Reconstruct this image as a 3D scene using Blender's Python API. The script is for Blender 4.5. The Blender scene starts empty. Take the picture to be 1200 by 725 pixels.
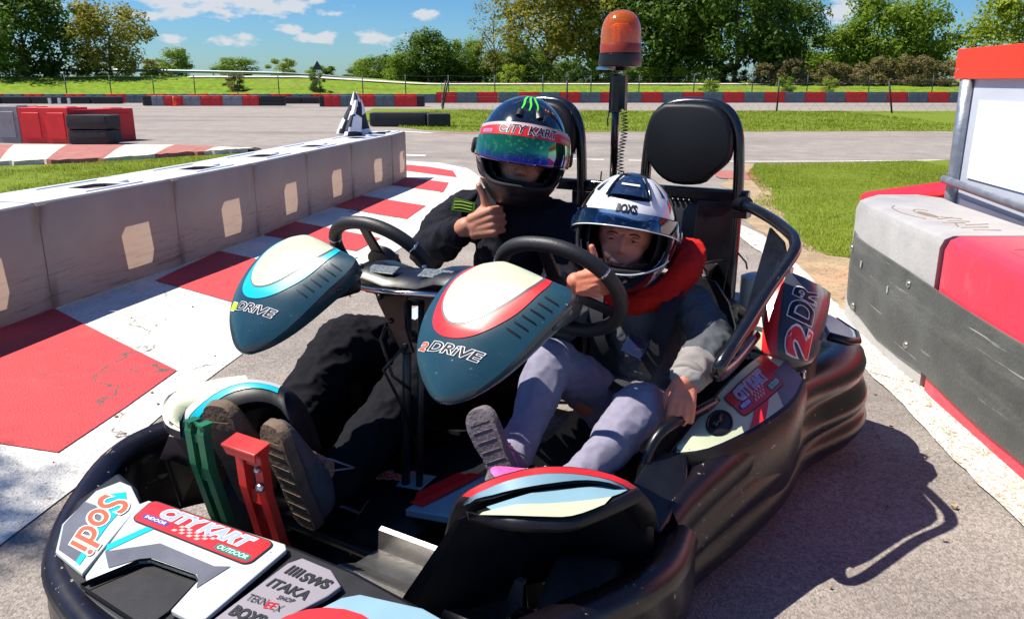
import bpy, bmesh, math, random
from mathutils import Vector, Matrix, Quaternion, noise
rad = math.radians
S = bpy.context.scene
COL = S.collection
# ------------------------------------------------------------------ camera
PITCH = math.atan((362.5 - 95) / 942.0)
cam = bpy.data.cameras.new('camera'); camo = bpy.data.objects.new('camera', cam); COL.objects.link(camo)
camo.location = (0, 0, 1.15); camo.rotation_euler = (rad(90) - PITCH, 0, 0)
cam.sensor_width = 36; cam.lens = 36 * 942 / 1200; cam.clip_start = 0.05; cam.clip_end = 5000
S.camera = camo
# ------------------------------------------------------------------ sun, sky
SUN_DIR = Vector((0.64, -0.05, -1.0)).normalized()          # travel direction of the light
sun = bpy.data.lights.new('sun', 'SUN'); suno = bpy.data.objects.new('sun', sun); COL.objects.link(suno)
sun.energy = 5.0; sun.angle = rad(0.5); sun.color = (1.0, 0.93, 0.82)
suno.rotation_euler = SUN_DIR.to_track_quat('-Z', 'Y').to_euler(); suno.location = (-20, 0, 30)
ELEV = math.asin(-SUN_DIR.z)
AZ = math.atan2(-SUN_DIR.x, -SUN_DIR.y)                     # compass style angle of the sun from +Y
W = bpy.data.worlds.new('World'); S.world = W; W.use_nodes = True
def build_world():
    nt = W.node_tree; n = nt.nodes; l = nt.links; n.clear()
    def M(op, a, b=None, c=None, clamp=False):
        m = n.new('ShaderNodeMath'); m.operation = op; m.use_clamp = clamp
        for i, v in enumerate((a, b, c)):
            if v is None: continue
            if isinstance(v, (int, float)): m.inputs[i].default_value = v
            else: l.new(v, m.inputs[i])
        return m.outputs[0]
    sky = n.new('ShaderNodeTexSky'); sky.sky_type = 'NISHITA'; sky.sun_disc = False
    sky.sun_elevation = ELEV; sky.sun_rotation = AZ; sky.air_density = 1.0; sky.dust_density = 0.25; sky.ozone_density = 2.5
    tc = n.new('ShaderNodeTexCoord'); sp = n.new('ShaderNodeSeparateXYZ'); l.new(tc.outputs['Generated'], sp.inputs[0])
    x, y, z = sp.outputs
    nz = n.new('ShaderNodeTexNoise'); nz.inputs['Scale'].default_value = 34; nz.inputs['Detail'].default_value = 6; nz.inputs['Roughness'].default_value = 0.55
    mp = n.new('ShaderNodeMapping'); mp.inputs['Scale'].default_value = (1, 1, 2.6); l.new(tc.outputs['Generated'], mp.inputs[0]); l.new(mp.outputs[0], nz.inputs['Vector'])
    ys = M('MAXIMUM', y, 0.02)
    az = M('DIVIDE', x, ys); el = M('DIVIDE', z, ys)
    best = None
    for (a0, e0, wa, we) in [(-0.335, 0.093, 0.115, 0.026), (-0.285, 0.086, 0.08, 0.016), (-0.232, 0.048, 0.022, 0.008), (-0.334, 0.044, 0.025, 0.010), (-0.154, 0.049, 0.028, 0.009),
                             (-0.55, 0.083, 0.03, 0.014), (0.385, 0.078, 0.032, 0.018), (-0.40, 0.046, 0.022, 0.007), (-0.265, 0.058, 0.018, 0.006), (-0.10, 0.075, 0.02, 0.006), (-0.33, 0.13, 0.3, 0.02), (-0.44, 0.075, 0.03, 0.006)]:
        dx = M('DIVIDE', M('SUBTRACT', az, a0), wa); dy = M('DIVIDE', M('SUBTRACT', el, e0), we)
        d = M('SUBTRACT', 1.0, M('SQRT', M('ADD', M('MULTIPLY', dx, dx), M('MULTIPLY', dy, dy))))
        best = d if best is None else M('MAXIMUM', best, d)
    front = M('ADD', M('MULTIPLY', best, 0.9), M('MULTIPLY', M('SUBTRACT', nz.outputs['Fac'], 0.5), 3.2))
    front = M('MULTIPLY', M('MULTIPLY', front, 2.2, clamp=True), M('GREATER_THAN', y, 0.05))
    n2 = n.new('ShaderNodeTexNoise'); n2.inputs['Scale'].default_value = 4.5; n2.inputs['Detail'].default_value = 7
    l.new(mp.outputs[0], n2.inputs['Vector'])
    gen = M('MULTIPLY', M('SUBTRACT', n2.outputs['Fac'], 0.56), 7.0, clamp=True)
    gen = M('MULTIPLY', gen, M('MULTIPLY', M('SUBTRACT', z, 0.14), 12.0, clamp=True))
    msk = M('MULTIPLY', M('MAXIMUM', front, gen), 0.88)
    hs = n.new('ShaderNodeHueSaturation'); hs.inputs['Saturation'].default_value = 1.3; hs.inputs['Value'].default_value = 1.0
    l.new(sky.outputs[0], hs.inputs['Color'])
    tint = n.new('ShaderNodeMix'); tint.data_type = 'RGBA'; tint.blend_type = 'MULTIPLY'; tint.inputs['Factor'].default_value = 1; l.new(hs.outputs[0], tint.inputs['A']); tint.inputs['B'].default_value = (0.64, 1.0, 1.42, 1)
    mx = n.new('ShaderNodeMix'); mx.data_type = 'RGBA'; l.new(msk, mx.inputs['Factor']); l.new(tint.outputs['Result'], mx.inputs['A'])
    mx.inputs['B'].default_value = (8.6, 8.8, 9.2, 1)
    bg = n.new('ShaderNodeBackground'); bg.inputs['Strength'].default_value = 0.05; l.new(mx.outputs['Result'], bg.inputs['Color'])
    out = n.new('ShaderNodeOutputWorld'); l.new(bg.outputs[0], out.inputs['Surface'])
build_world()
S.view_settings.view_transform = 'Standard'; S.view_settings.look = 'None'; S.view_settings.exposure = 0.78; S.view_settings.gamma = 1.0
S.view_settings.use_curve_mapping = False
S.render.engine = 'CYCLES'; S.cycles.max_bounces = 8; S.cycles.transparent_max_bounces = 12
random.seed(7)
# ------------------------------------------------------------------ materials
MATS = {}
def mat(name, col=(0.5, 0.5, 0.5), rough=0.5, metal=0.0, var=0.0, scale=20, bump=0.0, bscale=None, coat=0.0, trans=0.0,
        col2=None, spec=0.5, alpha=1.0, detail=5, stretch=None, tc='Object', extra=None, contrast=1.0, emis=None):
    m = bpy.data.materials.new(name); m.use_nodes = True; nt = m.node_tree; n = nt.nodes; l = nt.links
    b = n['Principled BSDF']; b.inputs['Base Color'].default_value = (*col, 1); b.inputs['Roughness'].default_value = rough
    b.inputs['Metallic'].default_value = metal; b.inputs['Coat Weight'].default_value = coat; b.inputs['Coat Roughness'].default_value = 0.06
    b.inputs['Specular IOR Level'].default_value = spec
    if trans: b.inputs['Transmission Weight'].default_value = trans
    if alpha < 1: b.inputs['Alpha'].default_value = alpha
    t = n.new('ShaderNodeTexCoord'); v = t.outputs[tc]
    if stretch:
        mp = n.new('ShaderNodeMapping'); mp.inputs['Scale'].default_value = stretch; l.new(v, mp.inputs[0]); v = mp.outputs[0]
    if var or col2:
        nz = n.new('ShaderNodeTexNoise'); nz.inputs['Scale'].default_value = scale; nz.inputs['Detail'].default_value = detail; nz.inputs['Roughness'].default_value = 0.6
        l.new(v, nz.inputs['Vector'])
        rp = n.new('ShaderNodeValToRGB'); rp.color_ramp.elements[0].position = 0.5 - 0.18 / contrast; rp.color_ramp.elements[1].position = 0.5 + 0.18 / contrast
        c2 = col2 if col2 else tuple(min(1, c * (1 + var)) for c in col)
        c1 = col if col2 else tuple(c * (1 - var) for c in col)
        rp.color_ramp.elements[0].color = (*c1, 1); rp.color_ramp.elements[1].color = (*c2, 1)
        l.new(nz.outputs['Fac'], rp.inputs[0]); l.new(rp.outputs[0], b.inputs['Base Color'])
        ma = n.new('ShaderNodeMath'); ma.operation = 'MULTIPLY_ADD'; ma.inputs[1].default_value = 0.25; ma.inputs[2].default_value = rough - 0.12
        l.new(nz.outputs['Fac'], ma.inputs[0]); l.new(ma.outputs[0], b.inputs['Roughness'])
    if bump:
        nb = n.new('ShaderNodeTexNoise'); nb.inputs['Scale'].default_value = bscale or scale * 4; nb.inputs['Detail'].default_value = 6
        l.new(v, nb.inputs['Vector'])
        bp = n.new('ShaderNodeBump'); bp.inputs['Strength'].default_value = min(1, bump); bp.inputs['Distance'].default_value = 0.01 if (bscale or scale * 4) < 200 else 0.003
        l.new(nb.outputs['Fac'], bp.inputs['Height']); l.new(bp.outputs[0], b.inputs['Normal'])
    if extra: extra(m, n, l, b, v)
    MATS[name] = m
    return m
def mixin(n, l, b, fac, col, blend='MIX'):
    """mix a colour over whatever feeds the base colour"""
    mx = n.new('ShaderNodeMix'); mx.data_type = 'RGBA'; mx.blend_type = blend
    s = b.inputs['Base Color']
    if s.is_linked: l.new(s.links[0].from_socket, mx.inputs['A'])
    else: mx.inputs['A'].default_value = s.default_value
    if isinstance(col, tuple): mx.inputs['B'].default_value = (*col, 1)
    else: l.new(col, mx.inputs['B'])
    l.new(fac, mx.inputs['Factor']); l.new(mx.outputs['Result'], s)
def nmask(n, l, v, scale, lo, hi, detail=6, rough=0.65, stretch=None):
    if stretch:
        mp = n.new('ShaderNodeMapping'); mp.inputs['Scale'].default_value = stretch; l.new(v, mp.inputs[0]); v = mp.outputs[0]
    z = n.new('ShaderNodeTexNoise'); z.inputs['Scale'].default_value = scale; z.inputs['Detail'].default_value = detail; z.inputs['Roughness'].default_value = rough
    l.new(v, z.inputs['Vector'])
    r = n.new('ShaderNodeMapRange'); r.inputs['From Min'].default_value = lo; r.inputs['From Max'].default_value = hi; l.new(z.outputs['Fac'], r.inputs['Value'])
    return r.outputs['Result']
def ex_dust(amount_lo=0.52, amount_hi=0.8, col=(0.30, 0.25, 0.18), scale=14, stretch=None):
    def f(m, n, l, b, v):
        mixin(n, l, b, nmask(n, l, v, scale, amount_lo, amount_hi, 8, 0.7, stretch), col)
    return f
def ex_asphalt(m, n, l, b, v):
    vo = n.new('ShaderNodeTexVoronoi'); vo.inputs['Scale'].default_value = 130; l.new(v, vo.inputs['Vector'])
    hs = n.new('ShaderNodeSeparateColor'); l.new(vo.outputs['Color'], hs.inputs[0])
    r = n.new('ShaderNodeMapRange'); r.inputs['From Min'].default_value = 0.0; r.inputs['From Max'].default_value = 1; r.inputs['To Min'].default_value = 0.72; r.inputs['To Max'].default_value = 1.3
    l.new(hs.outputs[0], r.inputs['Value'])
    cc = n.new('ShaderNodeCombineColor')
    for i in range(3): l.new(r.outputs[0], cc.inputs[i])
    one = n.new('ShaderNodeValue'); one.outputs[0].default_value = 1.0
    mixin(n, l, b, one.outputs[0], cc.outputs[0], 'MULTIPLY')
    mixin(n, l, b, nmask(n, l, v, 0.35, 0.5, 0.72, 7, 0.6, (0.35, 1.4, 1)), (0.17, 0.15, 0.14))
    mixin(n, l, b, nmask(n, l, v, 1.7, 0.62, 0.78, 8, 0.7), (0.34, 0.29, 0.23))
mat('asphalt', (0.275, 0.245, 0.220), 0.92, var=0.16, scale=2.5, bump=0.75, bscale=150, spec=0.25, extra=ex_asphalt)
def ex_grassground(m, n, l, b, v):
    mixin(n, l, b, nmask(n, l, v, 0.9, 0.45, 0.7, 8, 0.7), (0.15, 0.19, 0.03))
    mixin(n, l, b, nmask(n, l, v, 3.5, 0.6, 0.75, 8, 0.7), (0.20, 0.17, 0.08))
mat('grass_ground', (0.14, 0.19, 0.02), 0.95, var=0.3, scale=9, bump=1, bscale=60, spec=0.1, extra=ex_grassground)
mat('far_grass', (0.14, 0.22, 0.016), 0.95, var=0.28, scale=2.2, bump=1, bscale=14, spec=0.1, extra=lambda m, n, l, b, v: mixin(n, l, b, nmask(n, l, v, 0.5, 0.5, 0.75, 8, 0.7, (0.4, 1, 1)), (0.19, 0.21, 0.05)))
mat('dirt', (0.36, 0.27, 0.17), 0.97, var=0.22, scale=5, bump=1, bscale=45, spec=0.15, extra=ex_dust(0.5, 0.7, (0.22, 0.16, 0.10), 22))
def ex_paint(dirt=(0.28, 0.25, 0.21), lo=0.57, hi=0.66):
    def f(m, n, l, b, v):
        mixin(n, l, b, nmask(n, l, v, 55, lo, hi, 10, 0.75), dirt)
        mixin(n, l, b, nmask(n, l, v, 150, lo + .06, hi + .04, 4, 0.6), tuple(c * .45 for c in dirt))
        mixin(n, l, b, nmask(n, l, v, 2.2, 0.58, 0.85, 7, 0.6), tuple(c * 1.3 for c in dirt))
        # hairline cracks
        vo = n.new('ShaderNodeTexVoronoi'); vo.feature = 'DISTANCE_TO_EDGE'; vo.inputs['Scale'].default_value = 0.75
        nz = n.new('ShaderNodeTexNoise'); nz.inputs['Scale'].default_value = 3.2; nz.inputs['Detail'].default_value = 6
        l.new(v, nz.inputs['Vector'])
        ad = n.new('ShaderNodeMix'); ad.data_type = 'VECTOR'; ad.inputs['Factor'].default_value = 0.35; l.new(v, ad.inputs['A']); l.new(nz.outputs['Color'], ad.inputs['B']); l.new(ad.outputs['Result'], vo.inputs['Vector'])
        r = n.new('ShaderNodeMapRange'); r.inputs['From Min'].default_value = 0.004; r.inputs['From Max'].default_value = 0.001; l.new(vo.outputs['Distance'], r.inputs['Value'])
        k = n.new('ShaderNodeMath'); k.operation = 'MULTIPLY'; l.new(r.outputs[0], k.inputs[0]); l.new(nmask(n, l, v, 1.1, 0.47, 0.56), k.inputs[1])
        mixin(n, l, b, k.outputs[0], (0.10, 0.08, 0.07))
    return f
mat('white_paint', (0.66, 0.65, 0.61), 0.75, var=0.10, scale=8, bump=0.9, bscale=110, extra=ex_paint((0.30, 0.27, 0.23), 0.545, 0.64))
mat('red_paint', (0.52, 0.045, 0.052), 0.75, var=0.14, scale=12, bump=0.7, bscale=140, extra=ex_paint((0.30, 0.07, 0.06), 0.58, 0.70))
mat('old_white', (0.62, 0.58, 0.48), 0.8, var=0.12, scale=4, bump=1, bscale=30, extra=ex_paint((0.30, 0.25, 0.19), 0.52, 0.62))
mat('old_red', (0.38, 0.12, 0.10), 0.85, var=0.2, scale=5, bump=1, bscale=30, extra=ex_paint((0.26, 0.17, 0.13), 0.5, 0.64))
mat('worn_line', (0.72, 0.70, 0.64), 0.8, var=0.1, scale=5, bump=0.8, bscale=90, extra=ex_paint((0.36, 0.30, 0.22), 0.48, 0.60))
def ex_translucent(col, amt, scuff=True):
    def f(m, n, l, b, v):
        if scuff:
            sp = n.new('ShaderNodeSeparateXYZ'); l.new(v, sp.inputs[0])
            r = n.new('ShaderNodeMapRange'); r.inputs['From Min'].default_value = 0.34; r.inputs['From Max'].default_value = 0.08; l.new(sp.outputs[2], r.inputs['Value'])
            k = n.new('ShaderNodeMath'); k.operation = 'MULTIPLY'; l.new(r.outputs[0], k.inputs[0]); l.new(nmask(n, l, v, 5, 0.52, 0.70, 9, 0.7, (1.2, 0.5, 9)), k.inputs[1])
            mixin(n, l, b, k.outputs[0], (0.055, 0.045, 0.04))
            mixin(n, l, b, nmask(n, l, v, 2.0, 0.45, 0.8, 5, 0.5), (0.25, 0.215, 0.24))
        tr = n.new('ShaderNodeBsdfTranslucent'); mc = n.new('ShaderNodeMix'); mc.data_type = 'RGBA'; mc.blend_type = 'MULTIPLY'; mc.inputs['Factor'].default_value = 1
        if b.inputs['Base Color'].is_linked: l.new(b.inputs['Base Color'].links[0].from_socket, mc.inputs['A'])
        else: mc.inputs['A'].default_value = b.inputs['Base Color'].default_value
        mc.inputs['B'].default_value = (*col, 1); l.new(mc.outputs['Result'], tr.inputs['Color'])
        ms = n.new('ShaderNodeMixShader'); ms.inputs[0].default_value = amt
        l.new(b.outputs[0], ms.inputs[1]); l.new(tr.outputs[0], ms.inputs[2]); l.new(ms.outputs[0], n['Material Output'].inputs['Surface'])
    return f
mat('grey_plastic_shaded', (0.265, 0.265, 0.30), 0.42, var=0.07, scale=3, bump=0.15, bscale=30, extra=ex_translucent((2.7, 2.1, 1.50), 0.34))  # wall faces: their shade is put into this darker grey
mat('grey_plastic_lit_top', (0.58, 0.61, 0.68), 0.40, var=0.07, scale=3, bump=0.15, bscale=30, extra=ex_dust(0.6, 0.9, (0.42, 0.38, 0.34), 6))  # same wall plastic, paler: daylight on the top put into the colour
mat('light_grey_plastic', (0.36, 0.355, 0.35), 0.45, var=0.10, scale=6, bump=0.25, bscale=60, extra=ex_dust(0.55, 0.85, (0.36, 0.32, 0.27), 4))
mat('pink_red_plastic', (0.72, 0.035, 0.065), 0.42, var=0.10, scale=5, bump=0.2, bscale=60, extra=ex_dust(0.56, 0.9, (0.62, 0.16, 0.17), 5))
mat('red_plastic', (0.62, 0.012, 0.018), 0.45, var=0.12, scale=5, bump=0.2, bscale=50, extra=ex_dust(0.6, 0.95, (0.45, 0.10, 0.09), 6))
mat('bright_red', (0.80, 0.035, 0.012), 0.5, var=0.06, scale=3, bump=0.1, bscale=60)
mat('slate_plastic', (0.10, 0.14, 0.16), 0.5, var=0.2, scale=4, bump=0.2, bscale=40, extra=ex_dust(0.6, 0.95, (0.22, 0.22, 0.21), 6))
mat('mid_grey_plastic', (0.22, 0.22, 0.25), 0.5, var=0.15, scale=4, bump=0.2, bscale=40)
mat('black_rubber', (0.022, 0.022, 0.026), 0.7, var=0.3, scale=10, bump=0.4, bscale=60, extra=ex_dust(0.62, 0.9, (0.10, 0.09, 0.08), 8))
def ex_belt(m, n, l, b, v):
    mixin(n, l, b, nmask(n, l, v, 3.2, 0.62, 0.645, 9, 0.72, (1, 0.35, 16)), (0.34, 0.33, 0.31))
    mixin(n, l, b, nmask(n, l, v, 2.4, 0.5, 0.75, 8, 0.65, (1, 0.5, 5)), (0.14, 0.14, 0.125))
mat('belt_rubber', (0.075, 0.08, 0.075), 0.6, var=0.25, scale=5, bump=0.35, bscale=70, extra=ex_belt)
mat('galvanised', (0.30, 0.33, 0.38), 0.45, metal=0.7, var=0.2, scale=14, bump=0.2, bscale=60, extra=ex_dust(0.6, 0.8, (0.55, 0.5, 0.42), 20))
mat('zinc', (0.55, 0.55, 0.53), 0.35, metal=1.0, var=0.1, scale=40)
mat('board_shade', (0.42, 0.46, 0.54), 0.5, var=0.05, scale=2, bump=0.1, bscale=30)  # blue-grey of the shaded parts of the white board, put into its colour
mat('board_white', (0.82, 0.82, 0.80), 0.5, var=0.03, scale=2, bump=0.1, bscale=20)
mat('fence_green', (0.02, 0.045, 0.04), 0.6)
mat('post_black', (0.012, 0.012, 0.014), 0.6)
mat('guard_steel', (0.36, 0.42, 0.42), 0.5, metal=0.3, var=0.1, scale=2)
mat('concrete_path', (0.52, 0.50, 0.44), 0.9, var=0.1, scale=2, bump=0.5)
mat('bark', (0.085, 0.065, 0.045), 0.95, var=0.35, scale=6, bump=1, bscale=20)
mat('cone_orange', (0.85, 0.10, 0.02), 0.5)
mat('sign_dark', (0.03, 0.035, 0.05), 0.5)
def leaf_mat(name, c1, c2, tr=0.35):
    m = bpy.data.materials.new(name); m.use_nodes = True; nt = m.node_tree; n = nt.nodes; l = nt.links
    b = n['Principled BSDF']; b.inputs['Roughness'].default_value = 0.55; b.inputs['Specular IOR Level'].default_value = 0.25
    g = n.new('ShaderNodeNewGeometry'); r = n.new('ShaderNodeValToRGB')
    r.color_ramp.elements[0].color = (*c1, 1); r.color_ramp.elements[1].color = (*c2, 1)
    t = n.new('ShaderNodeTexCoord'); z = n.new('ShaderNodeTexNoise'); z.inputs['Scale'].default_value = 0.55; z.inputs['Detail'].default_value = 3; l.new(t.outputs['Object'], z.inputs['Vector'])
    a = n.new('ShaderNodeMath'); a.operation = 'MULTIPLY_ADD'; a.inputs[1].default_value = 0.5; l.new(g.outputs['Random Per Island'], a.inputs[0])
    k = n.new('ShaderNodeMath'); k.operation = 'MULTIPLY_ADD'; k.inputs[1].default_value = 1.6; k.inputs[2].default_value = -0.55; l.new(z.outputs['Fac'], k.inputs[0]); l.new(k.outputs[0], a.inputs[2])
    l.new(a.outputs[0], r.inputs[0]); l.new(r.outputs[0], b.inputs['Base Color'])
    tl = n.new('ShaderNodeBsdfTranslucent'); l.new(r.outputs[0], tl.inputs['Color'])
    ms = n.new('ShaderNodeMixShader'); ms.inputs[0].default_value = tr
    l.new(b.outputs[0], ms.inputs[1]); l.new(tl.outputs[0], ms.inputs[2]); l.new(ms.outputs[0], n['Material Output'].inputs['Surface'])
    MATS[name] = m
leaf_mat('leaf_dark', (0.014, 0.045, 0.008), (0.17, 0.29, 0.025), 0.42)
leaf_mat('leaf_mid', (0.05, 0.12, 0.010), (0.34, 0.46, 0.04), .5)
leaf_mat('leaf_olive', (0.11, 0.11, 0.010), (0.44, 0.41, 0.070), .45)
leaf_mat('leaf_light', (0.13, 0.20, 0.012), (0.42, 0.50, 0.05), .45)
leaf_mat('leaf_bramble', (0.09, 0.08, 0.025), (0.36, 0.30, 0.12), .4)
leaf_mat('blade', (0.13, 0.19, 0.010), (0.36, 0.42, 0.040), 0.42)
# ------------------------------------------------------------------ mesh helpers
def mesh_obj(name, verts, faces, m=None, parent=None, smooth=False, mi=None, off=(0, 0, 0), label=None):
    me = bpy.data.meshes.new(name)
    o3 = Vector(off)
    me.from_pydata([tuple(Vector(v) - o3) for v in verts] if off != (0, 0, 0) else [tuple(v) for v in verts], [], faces)
    ms = m if isinstance(m, (list, tuple)) else [m]
    for k in ms: me.materials.append(MATS[k])
    if mi: me.polygons.foreach_set('material_index', mi)
    if smooth: me.polygons.foreach_set('use_smooth', [True] * len(me.polygons))
    me.update()
    o = bpy.data.objects.new(name, me); COL.objects.link(o)
    if parent: o.parent = parent
    if label: o['label'] = label
    return o
class MB:
    def __init__(s): s.v = []; s.f = []; s.mi = []; s.cur = 0
    def add(s, vs, fs):
        b = len(s.v); s.v += [Vector(v) for v in vs]
        for f in fs: s.f.append([b + i for i in f]); s.mi.append(s.cur)
        return s
    def box(s, c, size, R=None):
        vs = [Vector(((i & 1) - .5, ((i >> 1) & 1) - .5, ((i >> 2) & 1) - .5)) for i in range(8)]
        vs = [Vector((v.x * size[0], v.y * size[1], v.z * size[2])) for v in vs]
        if R is not None: vs = [R @ v for v in vs]
        return s.add([v + Vector(c) for v in vs], [(0, 2, 3, 1), (4, 5, 7, 6), (0, 1, 5, 4), (2, 6, 7, 3), (0, 4, 6, 2), (1, 3, 7, 5)])
    def loft(s, rings, closed=True, caps=True, loop=False):
        n = len(rings[0]); vs = [p for r in rings for p in r]; fs = []
        m = len(rings); rr = range(m if loop else m - 1)
        for i in rr:
            for j in range(n if closed else n - 1):
                a = i * n + j; b = i * n + (j + 1) % n; i2 = (i + 1) % m
                fs.append((a, b, i2 * n + (j + 1) % n, i2 * n + j))
        if caps and closed and not loop: fs += [tuple(reversed(range(n))), tuple((m - 1) * n + j for j in range(n))]
        return s.add(vs, fs)
    def tube(s, pts, r, n=10, loop=False, caps=True, flat=None):
        pts = [Vector(p) for p in pts]; rings = []; m = len(pts)
        rs = r if isinstance(r, (list, tuple)) else [r] * m
        prev = None
        for i, p in enumerate(pts):
            if loop: t = (pts[(i + 1) % m] - pts[i - 1])
            else: t = pts[min(i + 1, m - 1)] - pts[max(i - 1, 0)]
            t = t.normalized() if t.length > 1e-9 else Vector((0, 0, 1))
            if prev is None:
                u = t.cross(Vector((0, 0, 1)));
                if u.length < 1e-3: u = t.cross(Vector((1, 0, 0)))
                u.normalize()
            else:
                u = (prev - t * prev.dot(t)); u = u.normalized() if u.length > 1e-6 else prev
            prev = u; w = t.cross(u)
            rings.append([p + (u * math.cos(a) + w * math.sin(a)) * rs[i] for a in [2 * math.pi * k / n for k in range(n)]])
        return s.loft(rings, True, caps, loop)
    def prism(s, poly, d):
        """poly: 3D outline, extruded by vector d"""
        n = len(poly); d = Vector(d); P = [Vector(p) for p in poly]
        return s.add(P + [p + d for p in P], [tuple(range(n)), tuple(reversed(range(n, 2 * n)))] + [(i, n + i, n + (i + 1) % n, (i + 1) % n) for i in range(n)])
    def lathe(s, prof, c=(0, 0, 0), axis=(0, 0, 1), n=24, caps=True):
        ax = Vector(axis).normalized(); q = Vector((0, 0, 1)).rotation_difference(ax); c = Vector(c)
        return s.loft([[c + q @ Vector((max(r, 1e-4) * math.cos(a), max(r, 1e-4) * math.sin(a), z)) for a in [2 * math.pi * k / n for k in range(n)]] for r, z in prof], True, caps)
    def grid(s, fn, nu, nv):
        vs = [fn(i / nu, j / nv) for j in range(nv + 1) for i in range(nu + 1)]
        return s.add(vs, [(j * (nu + 1) + i, j * (nu + 1) + i + 1, (j + 1) * (nu + 1) + i + 1, (j + 1) * (nu + 1) + i) for j in range(nv) for i in range(nu)])
    def obj(s, name, m, parent=None, smooth=False, off=(0, 0, 0), bevel=0, label=None, sub=0, weld=False, angle=None, solid=0):
        o = mesh_obj(name, s.v, s.f, m, parent, smooth, s.mi if isinstance(m, (list, tuple)) else None, off, label)
        bm = bmesh.new(); bm.from_mesh(o.data)
        if weld: bmesh.ops.remove_doubles(bm, verts=bm.verts, dist=1e-5)
        bmesh.ops.recalc_face_normals(bm, faces=bm.faces); bm.to_mesh(o.data); bm.free()
        if solid:
            k = o.modifiers.new('solid', 'SOLIDIFY'); k.thickness = solid; k.offset = 0
        if bevel:
            k = o.modifiers.new('bevel', 'BEVEL'); k.width = bevel; k.segments = 3; k.limit_method = 'ANGLE'; k.angle_limit = rad(35)
            o.data.polygons.foreach_set('use_smooth', [True] * len(o.data.polygons)); k.harden_normals = False
        if sub:
            k = o.modifiers.new('sub', 'SUBSURF'); k.levels = sub; k.render_levels = sub
        if angle or bevel:
            try: o.data.set_sharp_from_angle(angle=rad(angle or 40))
            except Exception: pass
        return o
def tag(o, label=None, cat=None, group=None, kind=None):
    if label: o['label'] = label
    if cat: o['category'] = cat
    if group: o['group'] = group
    if kind: o['kind'] = kind
    return o
def empty(name, loc, rz=0, label=None, cat=None, group=None, kind=None):
    o = bpy.data.objects.new(name, None); COL.objects.link(o); o.location = loc; o.rotation_euler = (0, 0, rz); o.empty_display_size = 0.1
    return tag(o, label, cat, group, kind)
def copy_tree(o, loc, rz=0, scale=None, label=None):
    c = o.copy(); COL.objects.link(c); c.location = loc; c.rotation_euler = (0, 0, rz)
    if scale: c.scale = scale
    if label: c['label'] = label
    for ch in o.children:
        d = ch.copy(); COL.objects.link(d); d.parent = c
    return c
def bake(o):
    """apply the modifiers to the mesh"""
    dg = bpy.context.evaluated_depsgraph_get(); me = bpy.data.meshes.new_from_object(o.evaluated_get(dg)); o.modifiers.clear(); o.data = me
def poly_sheet(name, pts, z, m, kind='structure', sub=0, jitter=0, parent=None, thick=0):
    P = [Vector((x, y, z)) for x, y in pts]
    if sub:
        Q = []
        for i, p in enumerate(P):
            q = P[(i + 1) % len(P)]; L = (q - p).length; k = max(1, int(L / sub))
            for t in range(k):
                w = p.lerp(q, t / k)
                if jitter: w += Vector((noise.noise(w * 3) * jitter + noise.noise(w * 11) * jitter * .5, noise.noise(w * 3 + Vector((9, 3, 1))) * jitter + noise.noise(w * 13 + Vector((9, 3, 1))) * jitter * .5, 0))
                Q.append(w)
        P = Q
    bm = bmesh.new(); vs = [bm.verts.new(p) for p in P]; f = bm.faces.new(vs)
    if f.normal.z < 0: f.normal_flip()
    bm.normal_update()
    if f.normal.z < 0: bmesh.ops.reverse_faces(bm, faces=[f])
    bmesh.ops.triangulate(bm, faces=bm.faces[:])
    if thick:
        g = bmesh.ops.extrude_face_region(bm, geom=bm.faces[:]); 
        bmesh.ops.translate(bm, verts=[v for v in g['geom'] if isinstance(v, bmesh.types.BMVert)], vec=(0, 0, thick)); bmesh.ops.recalc_face_normals(bm, faces=bm.faces)
    me = bpy.data.meshes.new(name); bm.to_mesh(me); bm.free(); me.materials.append(MATS[m])
    o = bpy.data.objects.new(name, me); COL.objects.link(o)
    if parent: o.parent = parent
    elif kind: o['kind'] = kind
    return o
ORD = ['first', 'second', 'third', 'fourth', 'fifth', 'sixth', 'seventh', 'eighth', 'ninth', 'tenth', 'eleventh', 'twelfth', 'thirteenth', 'fourteenth', 'fifteenth', 'sixteenth', 'seventeenth', 'eighteenth', 'nineteenth', 'twentieth']
# ------------------------------------------------------------------ ground
poly_sheet('ground', [(-900, -200), (900, -200), (900, 1600), (-900, 1600)], -0.03, 'far_grass')
poly_sheet('asphalt_track', [(-60, -30), (60, -30), (60, 47.5), (-60, 47.5)], 0.0, 'asphalt')
GR = [(3.51, 11.6), (4.1, 11.45), (6.55, 12.2), (9.3, 12.7), (16, 13.5), (16, 4), (2.35, 4.0), (2.3, 5.3), (2.13, 5.4), (2.14, 5.85), (2.33, 6.7), (2.5, 7.7), (2.8, 8.7), (3.0, 10.2)]
poly_sheet('grass_verge', GR, 0.008, 'grass_ground', sub=.25, jitter=.12)
poly_sheet('dirt_strip', [(3.35, 11.75), (4.3, 11.6), (4.0, 4.0), (2.2, 1.9), (1.8, -2), (1.56, -2), (1.52, 2.15), (1.62, 3.0), (1.7, 3.9), (1.85, 5.2), (1.95, 6.4), (2.15, 7.8), (2.5, 9.5)], 0.004, 'dirt', sub=.15, jitter=.08)
poly_sheet('grass_strip', [(-6.0, 36.0), (-2.9, 35), (-1.4, 33.6), (9, 33.0), (60, 31.5), (60, 19.4), (10, 19.5), (.4, 19.3), (-1.2, 19.3), (-2.1, 20.0), (-3.9, 22.5), (-5.2, 28)], 0.006, 'grass_ground', sub=.5, jitter=.2)
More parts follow.
